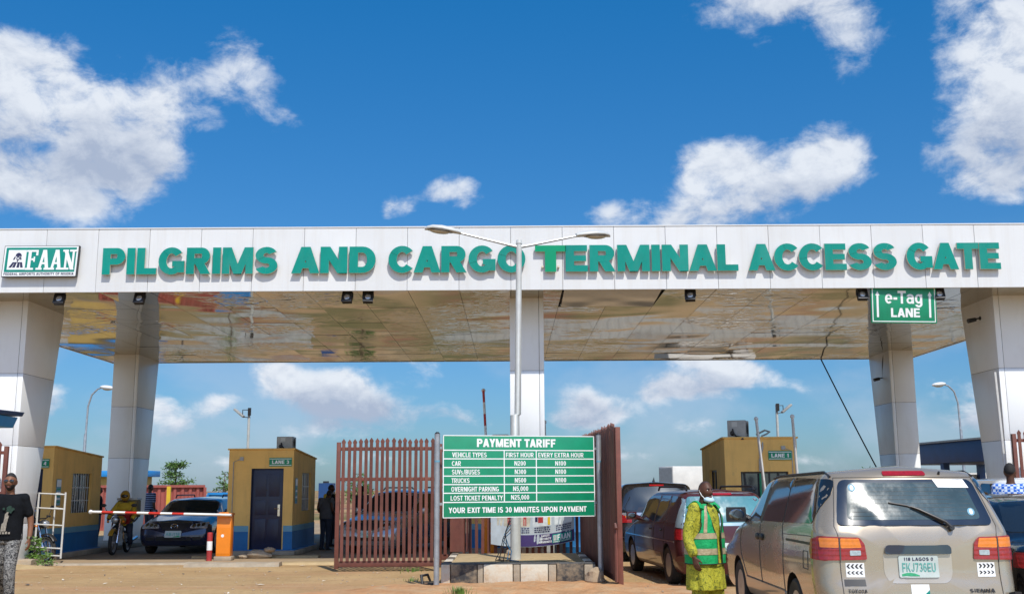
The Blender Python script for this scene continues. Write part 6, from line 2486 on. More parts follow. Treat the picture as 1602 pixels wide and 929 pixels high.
    c.patch("rear_bumper", 'B', [(-Hh + .04, .24), (Hh - .04, .24), (Hh - .02, .50), (-Hh + .02, .50)], paint, .04, None, .1, .05, .04)
    if plate_txt:
        plate(c, 'F', 0, zh - .115, .40, .145, plate_txt, None, .03)
        plate(c, 'B', 0, .62 if style != 'sedan' else .60, .40, .15, plate_txt, None, .03)
    mirrors(c, yf - .42, belt + .08, Hh - .06, paint, size=.9)
    sm = []
    for ax in 'LR':
        for k in range(1, seg + (0 if style == 'sedan' else 0)):
            y = float(xs_[k])
            sm.append((ax, [(y, .26), (y, belt)]))
        sm.append((ax, [(yf - .16, .26), (yf - .20, belt - .03)]))
        sm.append((ax, [(wy[0] + .42, .30), (wy[1] - .42, .30)]))
    sm += [('F', [(-Hh + .12, zh + .20), (Hh - .12, zh + .20)]), ('B', [(-Hh + .08, .53), (Hh - .08, .53)])]
    c.seams(sm)
    if rails:
        for sx in (-1, 1):
            q = MB()
            x = sx * (Hh - .27)
            q.tube([(x, .35, H - .02), (x, .45, H + .045), (x, yf - 1.3, H + .045), (x, yf - 1.2, H - .02)], .018, 6)
            q.build("roof_rail", MAT['black'], t)
    return c


maroon = M("maroon_paint", (0.060, 0.010, 0.012), 0.3, 0.1, var=(2, .1), coat=.35, dirt=((.20, .12, .07), (2, 2, 4), .5, .8, .35))
MAT['tealglass'] = M("pale_teal_rear_glass", (0.07, 0.20, 0.22), 0.12, var=(2, .3), spec=.7, coat=.3, dirt=((.22, .36, .38), (3, 3, 1), .45, .75, .5))
MAT['tealreflection'] = car_paint("pale_teal_reflection", (.30, .40, .42), .28, .5, .15)  # pale teal reflection on the hatch frame, put into its paint colour
mw = std_car("station_wagon", "dark maroon station wagon with roof rails ahead of the champagne minivan", "car", (3.53, 17.95, 0), R(5.7), maroon, 4.55, 1.70, 1.56, 'wagon', 1.0, .97, .98, 3, .31, rails=True, rearglass='tealglass', dpillar='tealreflection', plate_txt="LND482")
for ax in 'LR':
    mw.patch("side_cladding", ax, [(1.22, .24), (3.26, .24), (3.26, .50), (1.22, .50)], car_paint("dusty_tan_sill", (.17, .11, .07), .35, .3, .6), .012, None, .1, .015)
    mw.patch("chrome_strip", ax, [(.30, .70), (4.2, .70), (4.2, .718), (.30, .718)], 'chrome', .008, None, .2, .008)
blackp = car_paint("black_paint", (.008, .009, .012), .22, .3, .25)
sv = std_car("suv", "black SUV with red tail lamps beyond the maroon wagon", "SUV", (3.22, 24.0, 0), R(1), blackp, 4.7, 1.88, 1.72, 'suv', 1.1, 1.06, 1.08, 3, .36, plate_txt="KRD915")
sv.patch("tail_strip", 'B', [(-.85, .99), (.85, .99), (.85, 1.05), (-.85, 1.05)], 'clearlamp', .016, None, .1, .01)
q = MB(); q.add([(-.02, .6, 1.71), (.02, .6, 1.71), (.01, .9, 1.71), (-.01, .9, 1.71), (0, .62, 1.83), (0, .7, 1.80)], [(0, 1, 4), (0, 4, 5, 3), (1, 2, 5, 4), (3, 5, 2)])
q.build("roof_fin", MAT['black'], sv.root)
whitep = car_paint("white_paint", (.62, .62, .60), .25, .05, .15)
std_car("suv", "white SUV at the right edge beside the man in the checked shirt", "SUV", (8.95, 18.2, 0), R(-2), whitep, 4.5, 1.84, 1.74, 'suv', 1.0, 1.06, 1.06, 3, .34, plate_txt="AGL273", rearglass='vanglass')
std_car("sedan", "black sedan at the right edge alongside the champagne minivan", "car", (6.02, 11.1, 0), R(-1), blackp, 4.6, 1.78, 1.50, 'sedan', 1.05, .94, .94, 2, .31, plate_txt="EKY604", trunkz=1.04)
bluep = car_paint("dark_blue_paint", (.008, .016, .048), .2, .3, .22, (.16, .12, .09))
std_car("hatchback_wagon", "dark blue car waiting behind the lowered striped barrier", "car", (-8.62, 32.2, 0), R(180 + 1.5), bluep, 4.65, 1.80, 1.41, 'wagon', 1.15, .92, .98, 3, .32, plate_txt="ABJ118", rails=True, emblem=True)
silver = car_paint("silver_paint", (.36, .37, .38), .26, .6, .25)
std_car("estate_car", "silver car half hidden behind the open picket gate", "car", (-2.1, 31.1, 0), R(160), silver, 4.4, 1.74, 1.58, 'wagon', .95, .95, .98, 3, .31, plate_txt="BDG550", rails=True)

# box truck far behind
tr = thing("box_truck", "white box truck parked far behind the maroon wagon", "truck", (13.1, 76, 0), R(-72))
q = MB(); q.box(-1.1, -2.6, .9, 1.1, 2.2, 3.0)
q.build("cargo_box", MAT['truckwhite'], tr, bevel=.04)
q = MB(); q.box(-1.02, -2.62, 1.0, 1.02, -2.605, 2.9)
q.build("rear_door", MAT['acgrey'], tr)
q = MB(); q.add([(-1, 2.4, .6), (1, 2.4, .6), (1, 4.1, .6), (-1, 4.1, .6), (-1, 2.4, 2.4), (1, 2.4, 2.4), (1, 3.5, 2.4), (-1, 3.5, 2.4), (-1, 4.1, 1.5), (1, 4.1, 1.5)],
                [(0, 3, 2, 1), (4, 5, 6, 7), (0, 1, 5, 4), (7, 6, 9, 8), (8, 9, 2, 3), (0, 4, 7, 8, 3), (1, 2, 9, 6, 5)])
q.build("cab", MAT['truckwhite'], tr, bevel=.04)
q = MB(); q.box(-.5, -2.4, .55, .5, 4.0, .85); q.build("chassis", MAT['black'], tr)
add_wheels(tr, 2.0, (-1.4, 3.3), .45, .26)


# ------------------------------------------------------------------ motorcycles
def motorbike(label, loc, rz, tank, group, cargo=True):
    t = thing("motorcycle", label, "motorcycle", loc, rz, group)      # faces -Y
    for y in (-.64, .62):
        q = MB()
        q.M = Matrix.Translation((0, y, .30))
        ring = []
        for k in range(28):
            a = 2 * PI * k / 28
            ring.append([((.262 + .038 * math.cos(b)) * 0 + .045 * math.sin(b), (.262 + .038 * math.cos(b)) * math.cos(a), (.262 + .038 * math.cos(b)) * math.sin(a)) for b in [2 * PI * j / 8 for j in range(8)]])
        ring.append(ring[0])
        q.loft(ring, cap=False)
        w = q.build("wheel", MAT['rubber'], t)
        q = MB(); q.M = Matrix.Translation((0, y, .30))
        q.lathe([(.20, -.02), (.232, -.03), (.232, .03), (.20, .02)], 24, 0, 'X', closed=True)
        q.cyl((-.06, 0, 0), (.06, 0, 0), .05, None, 12)
        for k in range(12):
            a = 2 * PI * k / 12
            q.tube([(0, .04 * math.cos(a), .04 * math.sin(a)), (0, .21 * math.cos(a + .2), .21 * math.sin(a + .2))], .004, 4)
        q.build("rim", MAT['alloy'], w, merge=False)
    q = MB()
    for sx in (-1, 1):
        q.tube([(sx * .09, -.64, .30), (sx * .09, -.42, .88)], [.026, .02], 8)
    q.build("fork", MAT['chrome'], t)
    q = MB()
    q.tube([(-.36, -.22, 1.02), (-.30, -.30, 1.03), (-.12, -.40, .98), (.12, -.40, .98), (.30, -.30, 1.03), (.36, -.22, 1.02)], .014, 8)
    for sx in (-1, 1):
        q.tube([(sx * .27, -.27, 1.03), (sx * .42, -.17, 1.015)], .022, 8)
        q.tube([(sx * .26, -.33, 1.03), (sx * .36, -.3, 1.2)], .007, 5)
    hb = q.build("handlebar", MAT['black'], t)
    for sx in (-1, 1):
        q = MB(); q.ell((sx * .38, -.30, 1.22), (.075, .015, .045), 12, 6)
        q.build("mirror", MAT['black'], hb)
    q = MB(); q.ell((0, -.52, .86), (.105, .10, .10), 16, 10)
    hl = q.build("headlight", MAT['black'], t)
    q = MB(); q.ell((0, -.585, .86), (.085, .05, .082), 16, 8)
    q.build("lens", MAT['clearlamp'], hl)
    for sx in (-1, 1):
        q = MB(); q.ell((sx * .19, -.50, .82), (.035, .04, .03), 10, 6)
        q.build("indicator", MAT['amberlamp'], t)
    q = MB()
    ring = []
    for k in range(9):
        a = R(35 + 110 * k / 8)
        ring.append([(x, -.64 + .345 * math.cos(a), .30 + .345 * math.sin(a) + dz) for x, dz in ((-.06, -.01), (-.04, .012), (.04, .012), (.06, -.01))])
    q.loft(ring, closed=True)
    q.build("mudguard", MAT[tank], t)
    q = MB(); q.ell((0, -.14, .84), (.145, .27, .125), 16, 10)
    q.build("fuel_tank", MAT[tank], t)
    q = MB(); q.box(-.13, .10, .76, .13, .78, .86)
    q.build("seat", MAT['black'], t, bevel=.035)
    q = MB()
    q.tube([(0, -.42, .92), (0, -.30, .45), (0, .1, .35), (0, .3, .5), (0, .1, .76)], .028, 8)
    for sx in (-1, 1):
        q.tube([(sx * .09, .62, .30), (sx * .09, .15, .38)], .02, 6); q.tube([(sx * .11, .55, .35), (sx * .11, .42, .78)], .022, 6)
    q.build("frame", MAT['black'], t)
    q = MB(); q.box(-.13, -.26, .30, .13, .10, .52); q.cyl((0, -.2, .5), (0, -.12, .70), .085, None, 12)
    for k in range(4):
        q.box(-.10, -.26, .54 + k * .035, .10, -.06, .555 + k * .035)
    q.build("engine", MAT['acgrey'], t)
    q = MB(); q.tube([(.12, -.2, .55), (.15, -.30, .40), (.16, -.1, .28), (.17, .3, .30), (.18, .85, .38)], [.02, .022, .025, .045, .04], 10)
    q.build("exhaust", MAT['chrome'], t)
    if cargo:
        q = MB(); q.box(-.25, .42, .90, .25, .86, 1.34)
        cgo = q.build("cargo_box", MAT['boxtan'], t, bevel=.03)
        q = MB(); q.box(-.265, .405, 1.34, .265, .875, 1.40); q.build("lid", MAT['lampgrey'], cgo, bevel=.02)
        q = MB()
        for sx in (-1, 1):
            q.tube([(sx * .12, .5, .80), (sx * .2, .5, .90)], .02, 6); q.tube([(sx * .12, .75, .78), (sx * .2, .8, .90)], .02, 6)
        q.build("carrier", MAT['black'], t)
    return t


BIKE = motorbike("dusty motorcycle with a tan cargo box ridden beside the dark blue car", (-10.05, 28.2, 0), R(4), 'helmet', None)
MB4 = motorbike("dark motorcycle parked behind the white rack and the man in black", (-11.0, 24.95, .0), R(62), 'black', None, False)

# ================================================================== PEOPLE
def catmull(pts, vals, n=5):
    P = [Vector(p) for p in pts]
    out, ov = [], []
    for i in range(len(P) - 1):
        p0, p1, p2, p3 = P[max(i - 1, 0)], P[i], P[i + 1], P[min(i + 2, len(P) - 1)]
        for k in range(n):
            t = k / n
            out.append(.5 * ((2 * p1) + (-p0 + p2) * t + (2 * p0 - 5 * p1 + 4 * p2 - p3) * t * t + (-p0 + 3 * p1 - 3 * p2 + p3) * t ** 3))
            a, b = vals[i], vals[i + 1]
            ov.append(tuple(x + (y - x) * t for x, y in zip(a, b)) if isinstance(a, tuple) else a + (b - a) * t)
    out.append(P[-1]); ov.append(vals[-1])
    return out, ov


def limb(q, pts, rad, n=14, ends=True, sub=5):
    p, r = catmull(pts, rad, sub)
    q.tube(p, r, n)
    if ends:
        for c, rr in ((p[0], r[0]), (p[-1], r[-1])):
            a = rr if isinstance(rr, (int, float)) else min(rr)
            q.ell(c, (a, a, a), 12, 8)


def torso(q, rings, n=28, fold=0.0):
    if fold:
        n = 64
    """rings: (z, rx, ry, cx, cy)"""
    out = []
    zz = [r[0] for r in rings]
    for z in np.linspace(zz[0], zz[-1], 34):
        v = [float(np.interp(z, zz, [r[k] for r in rings])) for k in range(1, 5)]
        ring = []
        for k in range(n):
            a = 2 * PI * k / n
            ca, sa = math.cos(a), math.sin(a)
            w = 1.0
            if fold:
                dn = (zz[-1] - z) / (zz[-1] - zz[0])
                w += fold * dn * (math.sin(a * 9 + 2.2 * math.sin(z * 5 + a)) * .6 + noise.noise(Vector((ca * 2.5, sa * 2.5, z * 2.2))) * 1.3)
                w += fold * .5 * noise.noise(Vector((ca * 2, sa * 2, z * 9)))
            ring.append((v[2] + w * v[0] * math.copysign(abs(ca) ** .86, ca), v[3] + w * v[1] * math.copysign(abs(sa) ** .86, sa), z))
        out.append(ring)
    q.loft(out)


def remesh(ob, vox, smooth=6, factor=.5):
    m = ob.modifiers.new("r", 'REMESH')
    m.mode = 'VOXEL'
    m.voxel_size = vox
    m.use_smooth_shade = True
    if smooth:
        s = ob.modifiers.new("s", 'SMOOTH')
        s.iterations = smooth
        s.factor = factor
    evaluated(ob)
    for p in ob.data.polygons:
        p.use_smooth = True
    return ob


def head_fn(jaw=1.0):
    def fn(p, d):
        x, y, z = p
        front = max(0, -d.y)
        # jaw narrows, chin forward
        if z < 0:
            k = min(1, -z / .115)
            x *= 1 - .30 * k ** 1.6
            y = y * (1 - .18 * k) - .012 * k * front
            if d.y > 0:
                y *= 1 - .35 * k
        else:
            k = z / .115
            if d.y < 0:
                y *= 1 - .06 * k
        g = lambda a, b, sa, sb: math.exp(-((x - a) / sa) ** 2 - ((z - b) / sb) ** 2) * front
        nose = g(0, -.022, .013, .020) * .026 + g(0, .004, .010, .022) * .012 + (g(.013, -.030, .008, .009) + g(-.013, -.030, .008, .009)) * .010
        eye = (g(.031, .012, .016, .010) + g(-.031, .012, .016, .010)) * -.012
        brow = (g(.030, .032, .022, .008) + g(-.030, .032, .022, .008)) * .006
        cheek = (g(.042, -.022, .018, .018) + g(-.042, -.022, .018, .018)) * .005
        lip = (g(0, -.055, .022, .006) + g(0, -.066, .019, .006)) * .010 - g(0, -.0605, .020, .003) * .006
        chin = g(0, -.098, .020, .014) * .008
        y -= nose + eye + brow + cheek + lip + chin
        return Vector((x, y, z))
    return fn


def person(label, loc, rz, h, pose=None, skin='skin', top='blacktee', pants='denim', topring=None, sleeves='short', vox=.010, hair='short', group=None, hands=True, shoes='black', build=1.0, head_turn=0.0, detail=True, body_lean=0.0):
    """standing figure facing -Y in its own space; pose overrides joint positions (given for a height of 1.75 m)"""
    t = thing("person", label, "person", loc, rz, group)
    s = h / 1.75
    J = dict(hipL=(.085, 0, .93), hipR=(-.085, 0, .93), kneeL=(.10, -.02, .50), kneeR=(-.10, -.02, .50), ankL=(.10, .03, .09), ankR=(-.10, .03, .09),
             shL=(.185, .0, 1.42), shR=(-.185, 0, 1.42), elL=(.235, .03, 1.13), elR=(-.235, .03, 1.13), wrL=(.235, -.04, .90), wrR=(-.235, -.04, .90), neck=(0, .0, 1.45), head=(0, -.015, 1.635), waist=(0, 0, 1.05))
    if pose:
        J.update(pose)
    V = {k: Vector(v) for k, v in J.items()}
    S = Matrix.Scale(s, 4)
    B = build
    q = MB(); q.M = S
    wx, wy = V['waist'].x, V['waist'].y
    nx_, ny_ = V['neck'].x, V['neck'].y
    torso(q, [(.86, .15 * B, .10 * B, wx * .3, 0), (.95, .165 * B, .115 * B, wx * .5, 0), (1.05, .145 * B, .105 * B, wx, wy), (1.2, .16 * B, .115 * B, (wx + nx_) / 2, (wy + ny_) / 2), (1.34, .175 * B, .115 * B, nx_, ny_), (1.42, .15 * B, .095 * B, nx_, ny_), (1.465, .07, .07, nx_, ny_)])
    for sd in 'LR':
        limb(q, [V['hip' + sd], V['knee' + sd], V['ank' + sd]], [.085, .056, .042])
        limb(q, [V['sh' + sd] + Vector((0, 0, 0)), V['el' + sd], V['wr' + sd]], [.055 * B, .042, .028])
        limb(q, [V['neck'] + Vector((0, .01, -.05)), V['sh' + sd]], [.07, .055])
        a = V['ank' + sd]
        limb(q, [a + Vector((0, .03, -.05)), a + Vector((0, -.06, -.06)), a + Vector((.01 if sd == 'L' else -.01, -.15, -.072))], [.036, .04, .022])
        if hands:
            w = V['wr' + sd]
            fd = (w - V['el' + sd]).normalized()
            sgn = 1 if sd == 'L' else -1
            fwd = Vector((0, -1, 0))
            fwd = (fwd - fd * fwd.dot(fd)).normalized()
            inn = fd.cross(fwd) * 1.0
            if inn.x * sgn > 0:
                inn = -inn
            pc = w + fd * .055
            limb(q, [w, w + fd * .04, w + fd * .085], [(.026, .020), (.040, .016), (.040, .015)], 12, True, 3)
            for k, (u, ln) in enumerate(((.030, .068), (.010, .078), (-.011, .072), (-.031, .056))):
                b0 = w + fd * .082 + fwd * u
                limb(q, [b0, b0 + fd * ln * .45 + inn * .004 + fwd * u * .12, b0 + fd * ln * .8 + inn * .022, b0 + fd * ln + inn * .042], [.0092, .0086, .008, .0062], 8, True, 3)
            b0 = w + fd * .025 + fwd * .028
            limb(q, [b0, b0 + fd * .03 + fwd * .026 + inn * .012, b0 + fd * .062 + fwd * .034 + inn * .026], [.013, .011, .008], 8, True, 3)
    # neck and head
    hc = V['head']
    limb(q, [V['neck'] + Vector((0, .015, -.03)), hc + Vector((0, .02, -.07))], [.058, .052])
    HM = Matrix.Translation(hc) @ Matrix.Rotation(head_turn, 4, 'Z')
    q.M = S @ HM
    q.ell((0, 0, 0), (.076, .098, .118), 40, 28, 0, head_fn())
    for sx in (-1, 1):
        q.ell((sx * .076, .012, -.004), (.012, .022, .034), 10, 8)
    body = q.build("body", MAT[skin], t)
    remesh(body, vox * s, 3 if detail else 5, .4)
    H = MB()
    H.M = S @ HM
    if detail:
        for sx in (-1, 1):
            e = MB(); e.M = S @ HM
            e.ell((sx * .030, -.079, .011), (.0135, .008, .0075), 12, 8, 0)
            eo = e.build("eye", MAT['eyewhite'], t)
            e = MB(); e.M = S @ HM
            e.ell((sx * .030, -.0855, .011), (.006, .003, .006), 10, 6)
            e.build("iris", MAT['black'], eo)
            e = MB(); e.M = S @ HM
            e.tube([(sx * .013, -.0935, .028), (sx * .03, -.093, .033), (sx * .047, -.083, .027)], [.0035, .0042, .0025], 6)
            e.build("eyebrow", MAT['hair'], t)
        e = MB(); e.M = S @ HM
        e.tube([(-.024, -.088, -.060), (-.01, -.0985, -.0575), (.01, -.0985, -.0575), (.024, -.088, -.060)], [.003, .005, .005, .003], 6)
        e.tube([(-.020, -.088, -.066), (0, -.0975, -.068), (.020, -.088, -.066)], [.003, .006, .003], 6)
        e.build("lips", MAT['lipred'], t, merge=False)
    if hair == 'short':
        e = MB(); e.M = S @ HM
        f0 = head_fn()
        def hf(p, d):
            v = f0(p, d)
            lim = .030 + .050 * max(0, -d.y) - .075 * max(0, d.y)
            k = min(1, max(0, (v.z - lim) / .02))
            v = v * (1 + .055 * k - .06 * (1 - k))
            return v
        e.ell((0, 0, 0), (.076, .098, .118), 40, 28, 0, hf)
        e.build("hair", MAT['hair'], t, sharp=180)
    elif hair == 'shaved':
        e = MB(); e.M = S @ HM
        f0 = head_fn()
        def hf(p, d):
            v = f0(p, d)
            lim = .055 + .040 * max(0, -d.y) - .10 * max(0, d.y)
            k = min(1, max(0, (v.z - lim) / .03))
            return v * (1 + .012 * k - .06 * (1 - k))
        e.ell((0, 0, 0), (.076, .098, .118), 40, 28, 0, hf)
        e.build("hair", M("shaved_hair", (.045, .022, .014), .55, var=(60, .3)), t, sharp=180)
    # clothes
    q = MB(); q.M = S
    tr_ = topring or [(.88, .185 * B, .135 * B, wx * .3, 0), (1.0, .178 * B, .135 * B, wx * .6, 0), (1.15, .178 * B, .13 * B, wx, wy), (1.34, .195 * B, .13 * B, nx_, ny_), (1.43, .165 * B, .105 * B, nx_, ny_), (1.475, .078, .076, nx_, ny_)]
    torso(q, tr_, 28, .045 if topring else .018)
    for sd in 'LR':
        limb(q, [V['neck'] + Vector((0, .01, -.055)), V['sh' + sd]], [.08, .068 * B])
        e_, w_ = V['el' + sd], V['wr' + sd]
        if sleeves == 'short':
            limb(q, [V['sh' + sd], V['sh' + sd].lerp(e_, .45), V['sh' + sd].lerp(e_, .72)], [.060 * B, .060 * B, .060 * B], 14, True)
        else:
            limb(q, [V['sh' + sd], e_, e_.lerp(w_, .78)], [.072 * B, .066, .058], 14, True)
    sh = q.build("shirt", MAT[top], t)
    remesh(sh, max(vox, .011) * s, 4, .5)
    q = MB(); q.M = S
    torso(q, [(.84, .155 * B, .115 * B, 0, 0), (.95, .175 * B, .128 * B, wx * .4, 0), (1.02, .158 * B, .122 * B, wx * .8, 0)])
    for sd in 'LR':
        limb(q, [V['hip' + sd], V['knee' + sd], V['ank' + sd] + Vector((0, 0, -.01))], [.105 * B, .074, .062] if pants != 'ankara' else [.12 * B, .105, .10], 14, True)
    pn = q.build("trousers", MAT[pants], t)
    remesh(pn, max(vox, .012) * s, 4, .5)
    for sd in 'LR':
        a = V['ank' + sd]
        q = MB(); q.M = S
        limb(q, [a + Vector((0, .045, -.05)), a + Vector((0, -.06, -.055)), a + Vector((.012 if sd == 'L' else -.012, -.17, -.066))], [.046, .050, .028])
        so = q.build("shoe", MAT[shoes], t)
        remesh(so, .012 * s, 2)
    return t, S, HM, V


# ------------------------------------------------------------------ man in the green vest
g, S, HM, V = person("man in a yellow print tunic and green vest with a mask under his chin", (2.16, 12.35, .0), R(46), 1.67,
                     dict(elR=(-.268, .045, 1.12), wrR=(-.288, -.045, .875), elL=(.24, .06, 1.12), wrL=(.22, -.08, .92), head=(0, -.035, 1.625), kneeL=(.11, -.05, .50), kneeR=(-.11, .0, .50), ankL=(.12, -.04, .09), ankR=(-.12, .07, .09)),
                     'skin', 'ankara', 'ankara', [(.50, .255, .195, 0, 0), (.62, .25, .19, 0, 0), (.85, .235, .18, 0, 0), (1.05, .218, .168, 0, 0), (1.2, .21, .16, 0, 0), (1.34, .215, .145, 0, 0), (1.43, .18, .115, 0, 0), (1.475, .085, .08, 0, .005)],
                     'long', .0075, 'shaved', None, True, 'black', 1.12, R(-16))
# vest: front and back panels meeting on the shoulders, open sides
def vest_ring(z, a0, a1, n, e, side):
    rg_ = [(.80, .245, .19), (.95, .240, .186), (1.1, .232, .18), (1.2, .225, .174), (1.34, .205, .162), (1.42, .175, .132), (1.475, .115, .10)]
    zz = [r[0] for r in rg_]
    rx, ry = float(np.interp(z, zz, [r[1] for r in rg_])) + e, float(np.interp(z, zz, [r[2] for r in rg_])) + e
    out = []
    for k in range(n + 1):
        a = R(a0 + (a1 - a0) * k / n)
        ca, sa = math.cos(a), math.sin(a)
        out.append((rx * math.copysign(abs(ca) ** .86, ca), ry * math.copysign(abs(sa) ** .86, sa), z))
    return out


def vest_panel(q, z0, z1, fn0, fn1, e, nz=16, mat=0, na=14):
    rows = []
    for j in range(nz + 1):
        z = z0 + (z1 - z0) * j / nz
        rows.append(vest_ring(z, fn0(z), fn1(z), na, e + .012 * noise.noise(Vector((z * 8, 3, 1))), 0))
    q.loft([[Vector(p) for p in r] for r in rows], mat, False, False)


def arm_cut(z):
    return 0 if z < 1.06 else 30 * min(1, (z - 1.06) / .16) ** .7


q = MB(); q.M = S
vest_panel(q, .80, 1.475, lambda z: 180 + arm_cut(z) - (6 if z < 1.06 else 0), lambda z: 262 - (z - .8) * (-2) if z < 1.1 else 262 - 28 * min(1, (z - 1.1) / .33), .012)
vest_panel(q, .80, 1.475, lambda z: 277 if z < 1.1 else 277 + 28 * min(1, (z - 1.1) / .33), lambda z: 360 - arm_cut(z) + (6 if z < 1.06 else 0), .012)
vest_panel(q, .80, 1.475, lambda z: -3 + arm_cut(z) * .9, lambda z: 183 - arm_cut(z) * .9, .012)
vo = q.build("safety_vest", MAT['vestgreen'], g, sharp=180)
sd_ = vo.modifiers.new("t", 'SOLIDIFY'); sd_.thickness = .010; sd_.offset = 1
evaluated(vo)
q = MB(); q.M = S
for sx in (-1, 1):       # shoulder bridges
    limb(q, [(sx * .165, -.10, 1.415), (sx * .135, -.03, 1.485), (sx * .135, .03, 1.487), (sx * .165, .10, 1.42)], [(.016, .05)] * 4, 12, False)
q.build("shoulder_strap", MAT['vestgreen'], vo)
q = MB(); q.M = S
for (z0, z1) in ((.905, .975), (1.085, 1.15)):
    vest_panel(q, z0, z1, lambda z: 178 + arm_cut(z), lambda z: 261, .026, 2)
    vest_panel(q, z0, z1, lambda z: 278, lambda z: 362 - arm_cut(z), .026, 2)
    vest_panel(q, z0, z1, lambda z: -2 + arm_cut(z) * .9, lambda z: 182 - arm_cut(z) * .9, .026, 2)
vest_panel(q, 1.155, 1.46, lambda z: 217 + (z - 1.155) * 22, lambda z: 229 + (z - 1.155) * 15, .026, 8, 0, 3)
vest_panel(q, 1.155, 1.46, lambda z: 311 - (z - 1.155) * 15, lambda z: 323 - (z - 1.155) * 22, .026, 8, 0, 3)
q.build("reflective_tape", MAT['vesttape'], vo, sharp=180, merge=False)
q = MB(); q.M = S
for f0 in (lambda z: 262 if z < 1.1 else 262 - 28 * min(1, (z - 1.1) / .33), lambda z: 277 if z < 1.1 else 277 + 28 * min(1, (z - 1.1) / .33)):
    q.tube([vest_ring(z, f0(z), f0(z), 1, .02, 0)[0] for z in np.linspace(.80, 1.47, 14)], .007, 6)
for f0 in (lambda z: 180 + arm_cut(z), lambda z: 360 - arm_cut(z), lambda z: arm_cut(z) * .9, lambda z: 180 - arm_cut(z) * .9):
    q.tube([vest_ring(z, f0(z), f0(z), 1, .02, 0)[0] for z in np.linspace(1.04, 1.46, 12)], .006, 6)
q.tube([vest_ring(.80, a, a, 1, .018, 0)[0] for a in np.linspace(0, 360, 40)], .006, 6)
q.build("vest_piping", MAT['piping'], vo, merge=False)
# mask pulled under the chin, with its ear loops
q = MB(); q.M = S @ HM
q.ell((0, -.062, -.098), (.068, .060, .036), 20, 12, 0, lambda p, d: Vector((p.x, p.y, p.z - .012 * max(0, -d.y))))
q.build("face_mask", MAT['mask'], g, sharp=180)
q = MB(); q.M = S @ HM
for sx in (-1, 1):
    q.tube([(sx * .060, -.055, -.085), (sx * .078, -.02, -.045), (sx * .084, .015, .012)], .0045, 6)
q.build("mask_loop", MAT['signwhite'], g, merge=False)

# ------------------------------------------------------------------ man walking at the left edge
w_, S, HM, V = person("man in a black T-shirt, sunglasses and grey print trousers walking at the left edge", (-7.03, 15.3, .0), R(8), 1.84,
                      dict(elL=(.265, .045, 1.15), wrL=(.285, -.02, .90), elR=(-.26, .06, 1.14), wrR=(-.26, .0, .90), kneeL=(.09, -.10, .51), ankL=(.09, -.02, .10), kneeR=(-.08, .02, .50), ankR=(-.07, .30, .16), head=(.0, -.03, 1.635), waist=(.0, .0, 1.05)),
                      'skin2', 'blacktee', 'camo', None, 'short', .0085, 'short', None, True, 'black', 1.03, R(4))
q = MB(); q.M = S @ HM
for sx in (-1, 1):
    q.ell((sx * .034, -.092, .012), (.031, .010, .021), 16, 8)
    q.tube([(sx * .062, -.082, .018), (sx * .080, -.03, .018), (sx * .082, .015, .012)], .004, 6)
q.tube([(-.012, -.103, .017), (.012, -.103, .017)], .004, 6)
q.build("sunglasses", MAT['glass'], w_, merge=False)
q = MB(); q.M = S @ HM
f0 = head_fn()
def beard(p, d):
    v = f0(p, d)
    m_ = math.exp(-((v.x) / .017) ** 2 - ((v.z + .061) / .009) ** 2) if d.y < 0 else 0
    k = min(1, max(0, (-.038 - v.z + .25 * abs(v.x) * (1 if d.y < 0 else 0)) / .012)) * (1 if d.y < .12 else 0) * (1 - m_)
    return v * (1 + .03 * k - .07 * (1 - k))
q.ell((0, 0, 0), (.076, .098, .118), 40, 28, 0, beard)
q.build("beard", MAT['hair'], w_, sharp=180)
wr = V['wrL']; fd = (wr - V['elL']).normalized()
q = MB(); q.M = S
q.tube([wr - fd * .02, wr + fd * .008], [.034, .034], 16)
wt_ = q.build("wristwatch", MAT['watch'], w_)
q = MB(); q.M = S
q.tube([wr - fd * .006 + Vector((.026, -.02, 0)), wr - fd * .006 + Vector((.038, -.029, 0))], [.02, .02], 14)
q.build("watch_face", MAT['black'], wt_)
# shirt print: a pale tall shape under a green smudge
def on_chest(x, z, e):
    return Vector((x, -.145 * 1.03 * math.sqrt(max(0, 1 - (x / .22) ** 2)) - e, z))
q = MB(); q.M = S
pr = []
for (x, z) in ((-.045, 1.00), (.02, 1.00), (.03, 1.10), (.05, 1.20), (.03, 1.21), (.045, 1.25), (.02, 1.245), (.0, 1.22), (-.01, 1.12), (-.035, 1.09)):
    pr.append(on_chest(x, z, .014))
c_ = on_chest(.005, 1.12, .016)
q.add(pr + [c_], [(i, (i + 1) % len(pr), len(pr)) for i in range(len(pr))])
for k in range(5):
    q.add([on_chest(-.09 + k * .035, .965, .014), on_chest(-.065 + k * .035, .965, .014), on_chest(-.065 + k * .035, .99 + .01 * (k % 2), .014), on_chest(-.09 + k * .035, .99, .014)], [(0, 1, 2, 3)])
q.build("shirt_print", M("pale_print", (.24, .21, .17), .8, var=(40, .6)), w_, merge=False)
q = MB(); q.M = S
for (bx_, bz_, br_) in ((.05, 1.30, .030), (.085, 1.285, .022), (.03, 1.27, .02), (.065, 1.255, .024), (-.02, 1.29, .016)):
    q.add([on_chest(bx_ + br_ * (1 + .3 * math.sin(3 * a + bx_ * 90)) * math.cos(a), bz_ + br_ * math.sin(a), .012 + bx_ * .01) for a in [2 * PI * k / 14 for k in range(14)]], [tuple(range(14))])
q.build("green_print", M("green_print", (.008, .032, .02), .8, var=(60, .7)), w_, merge=False)

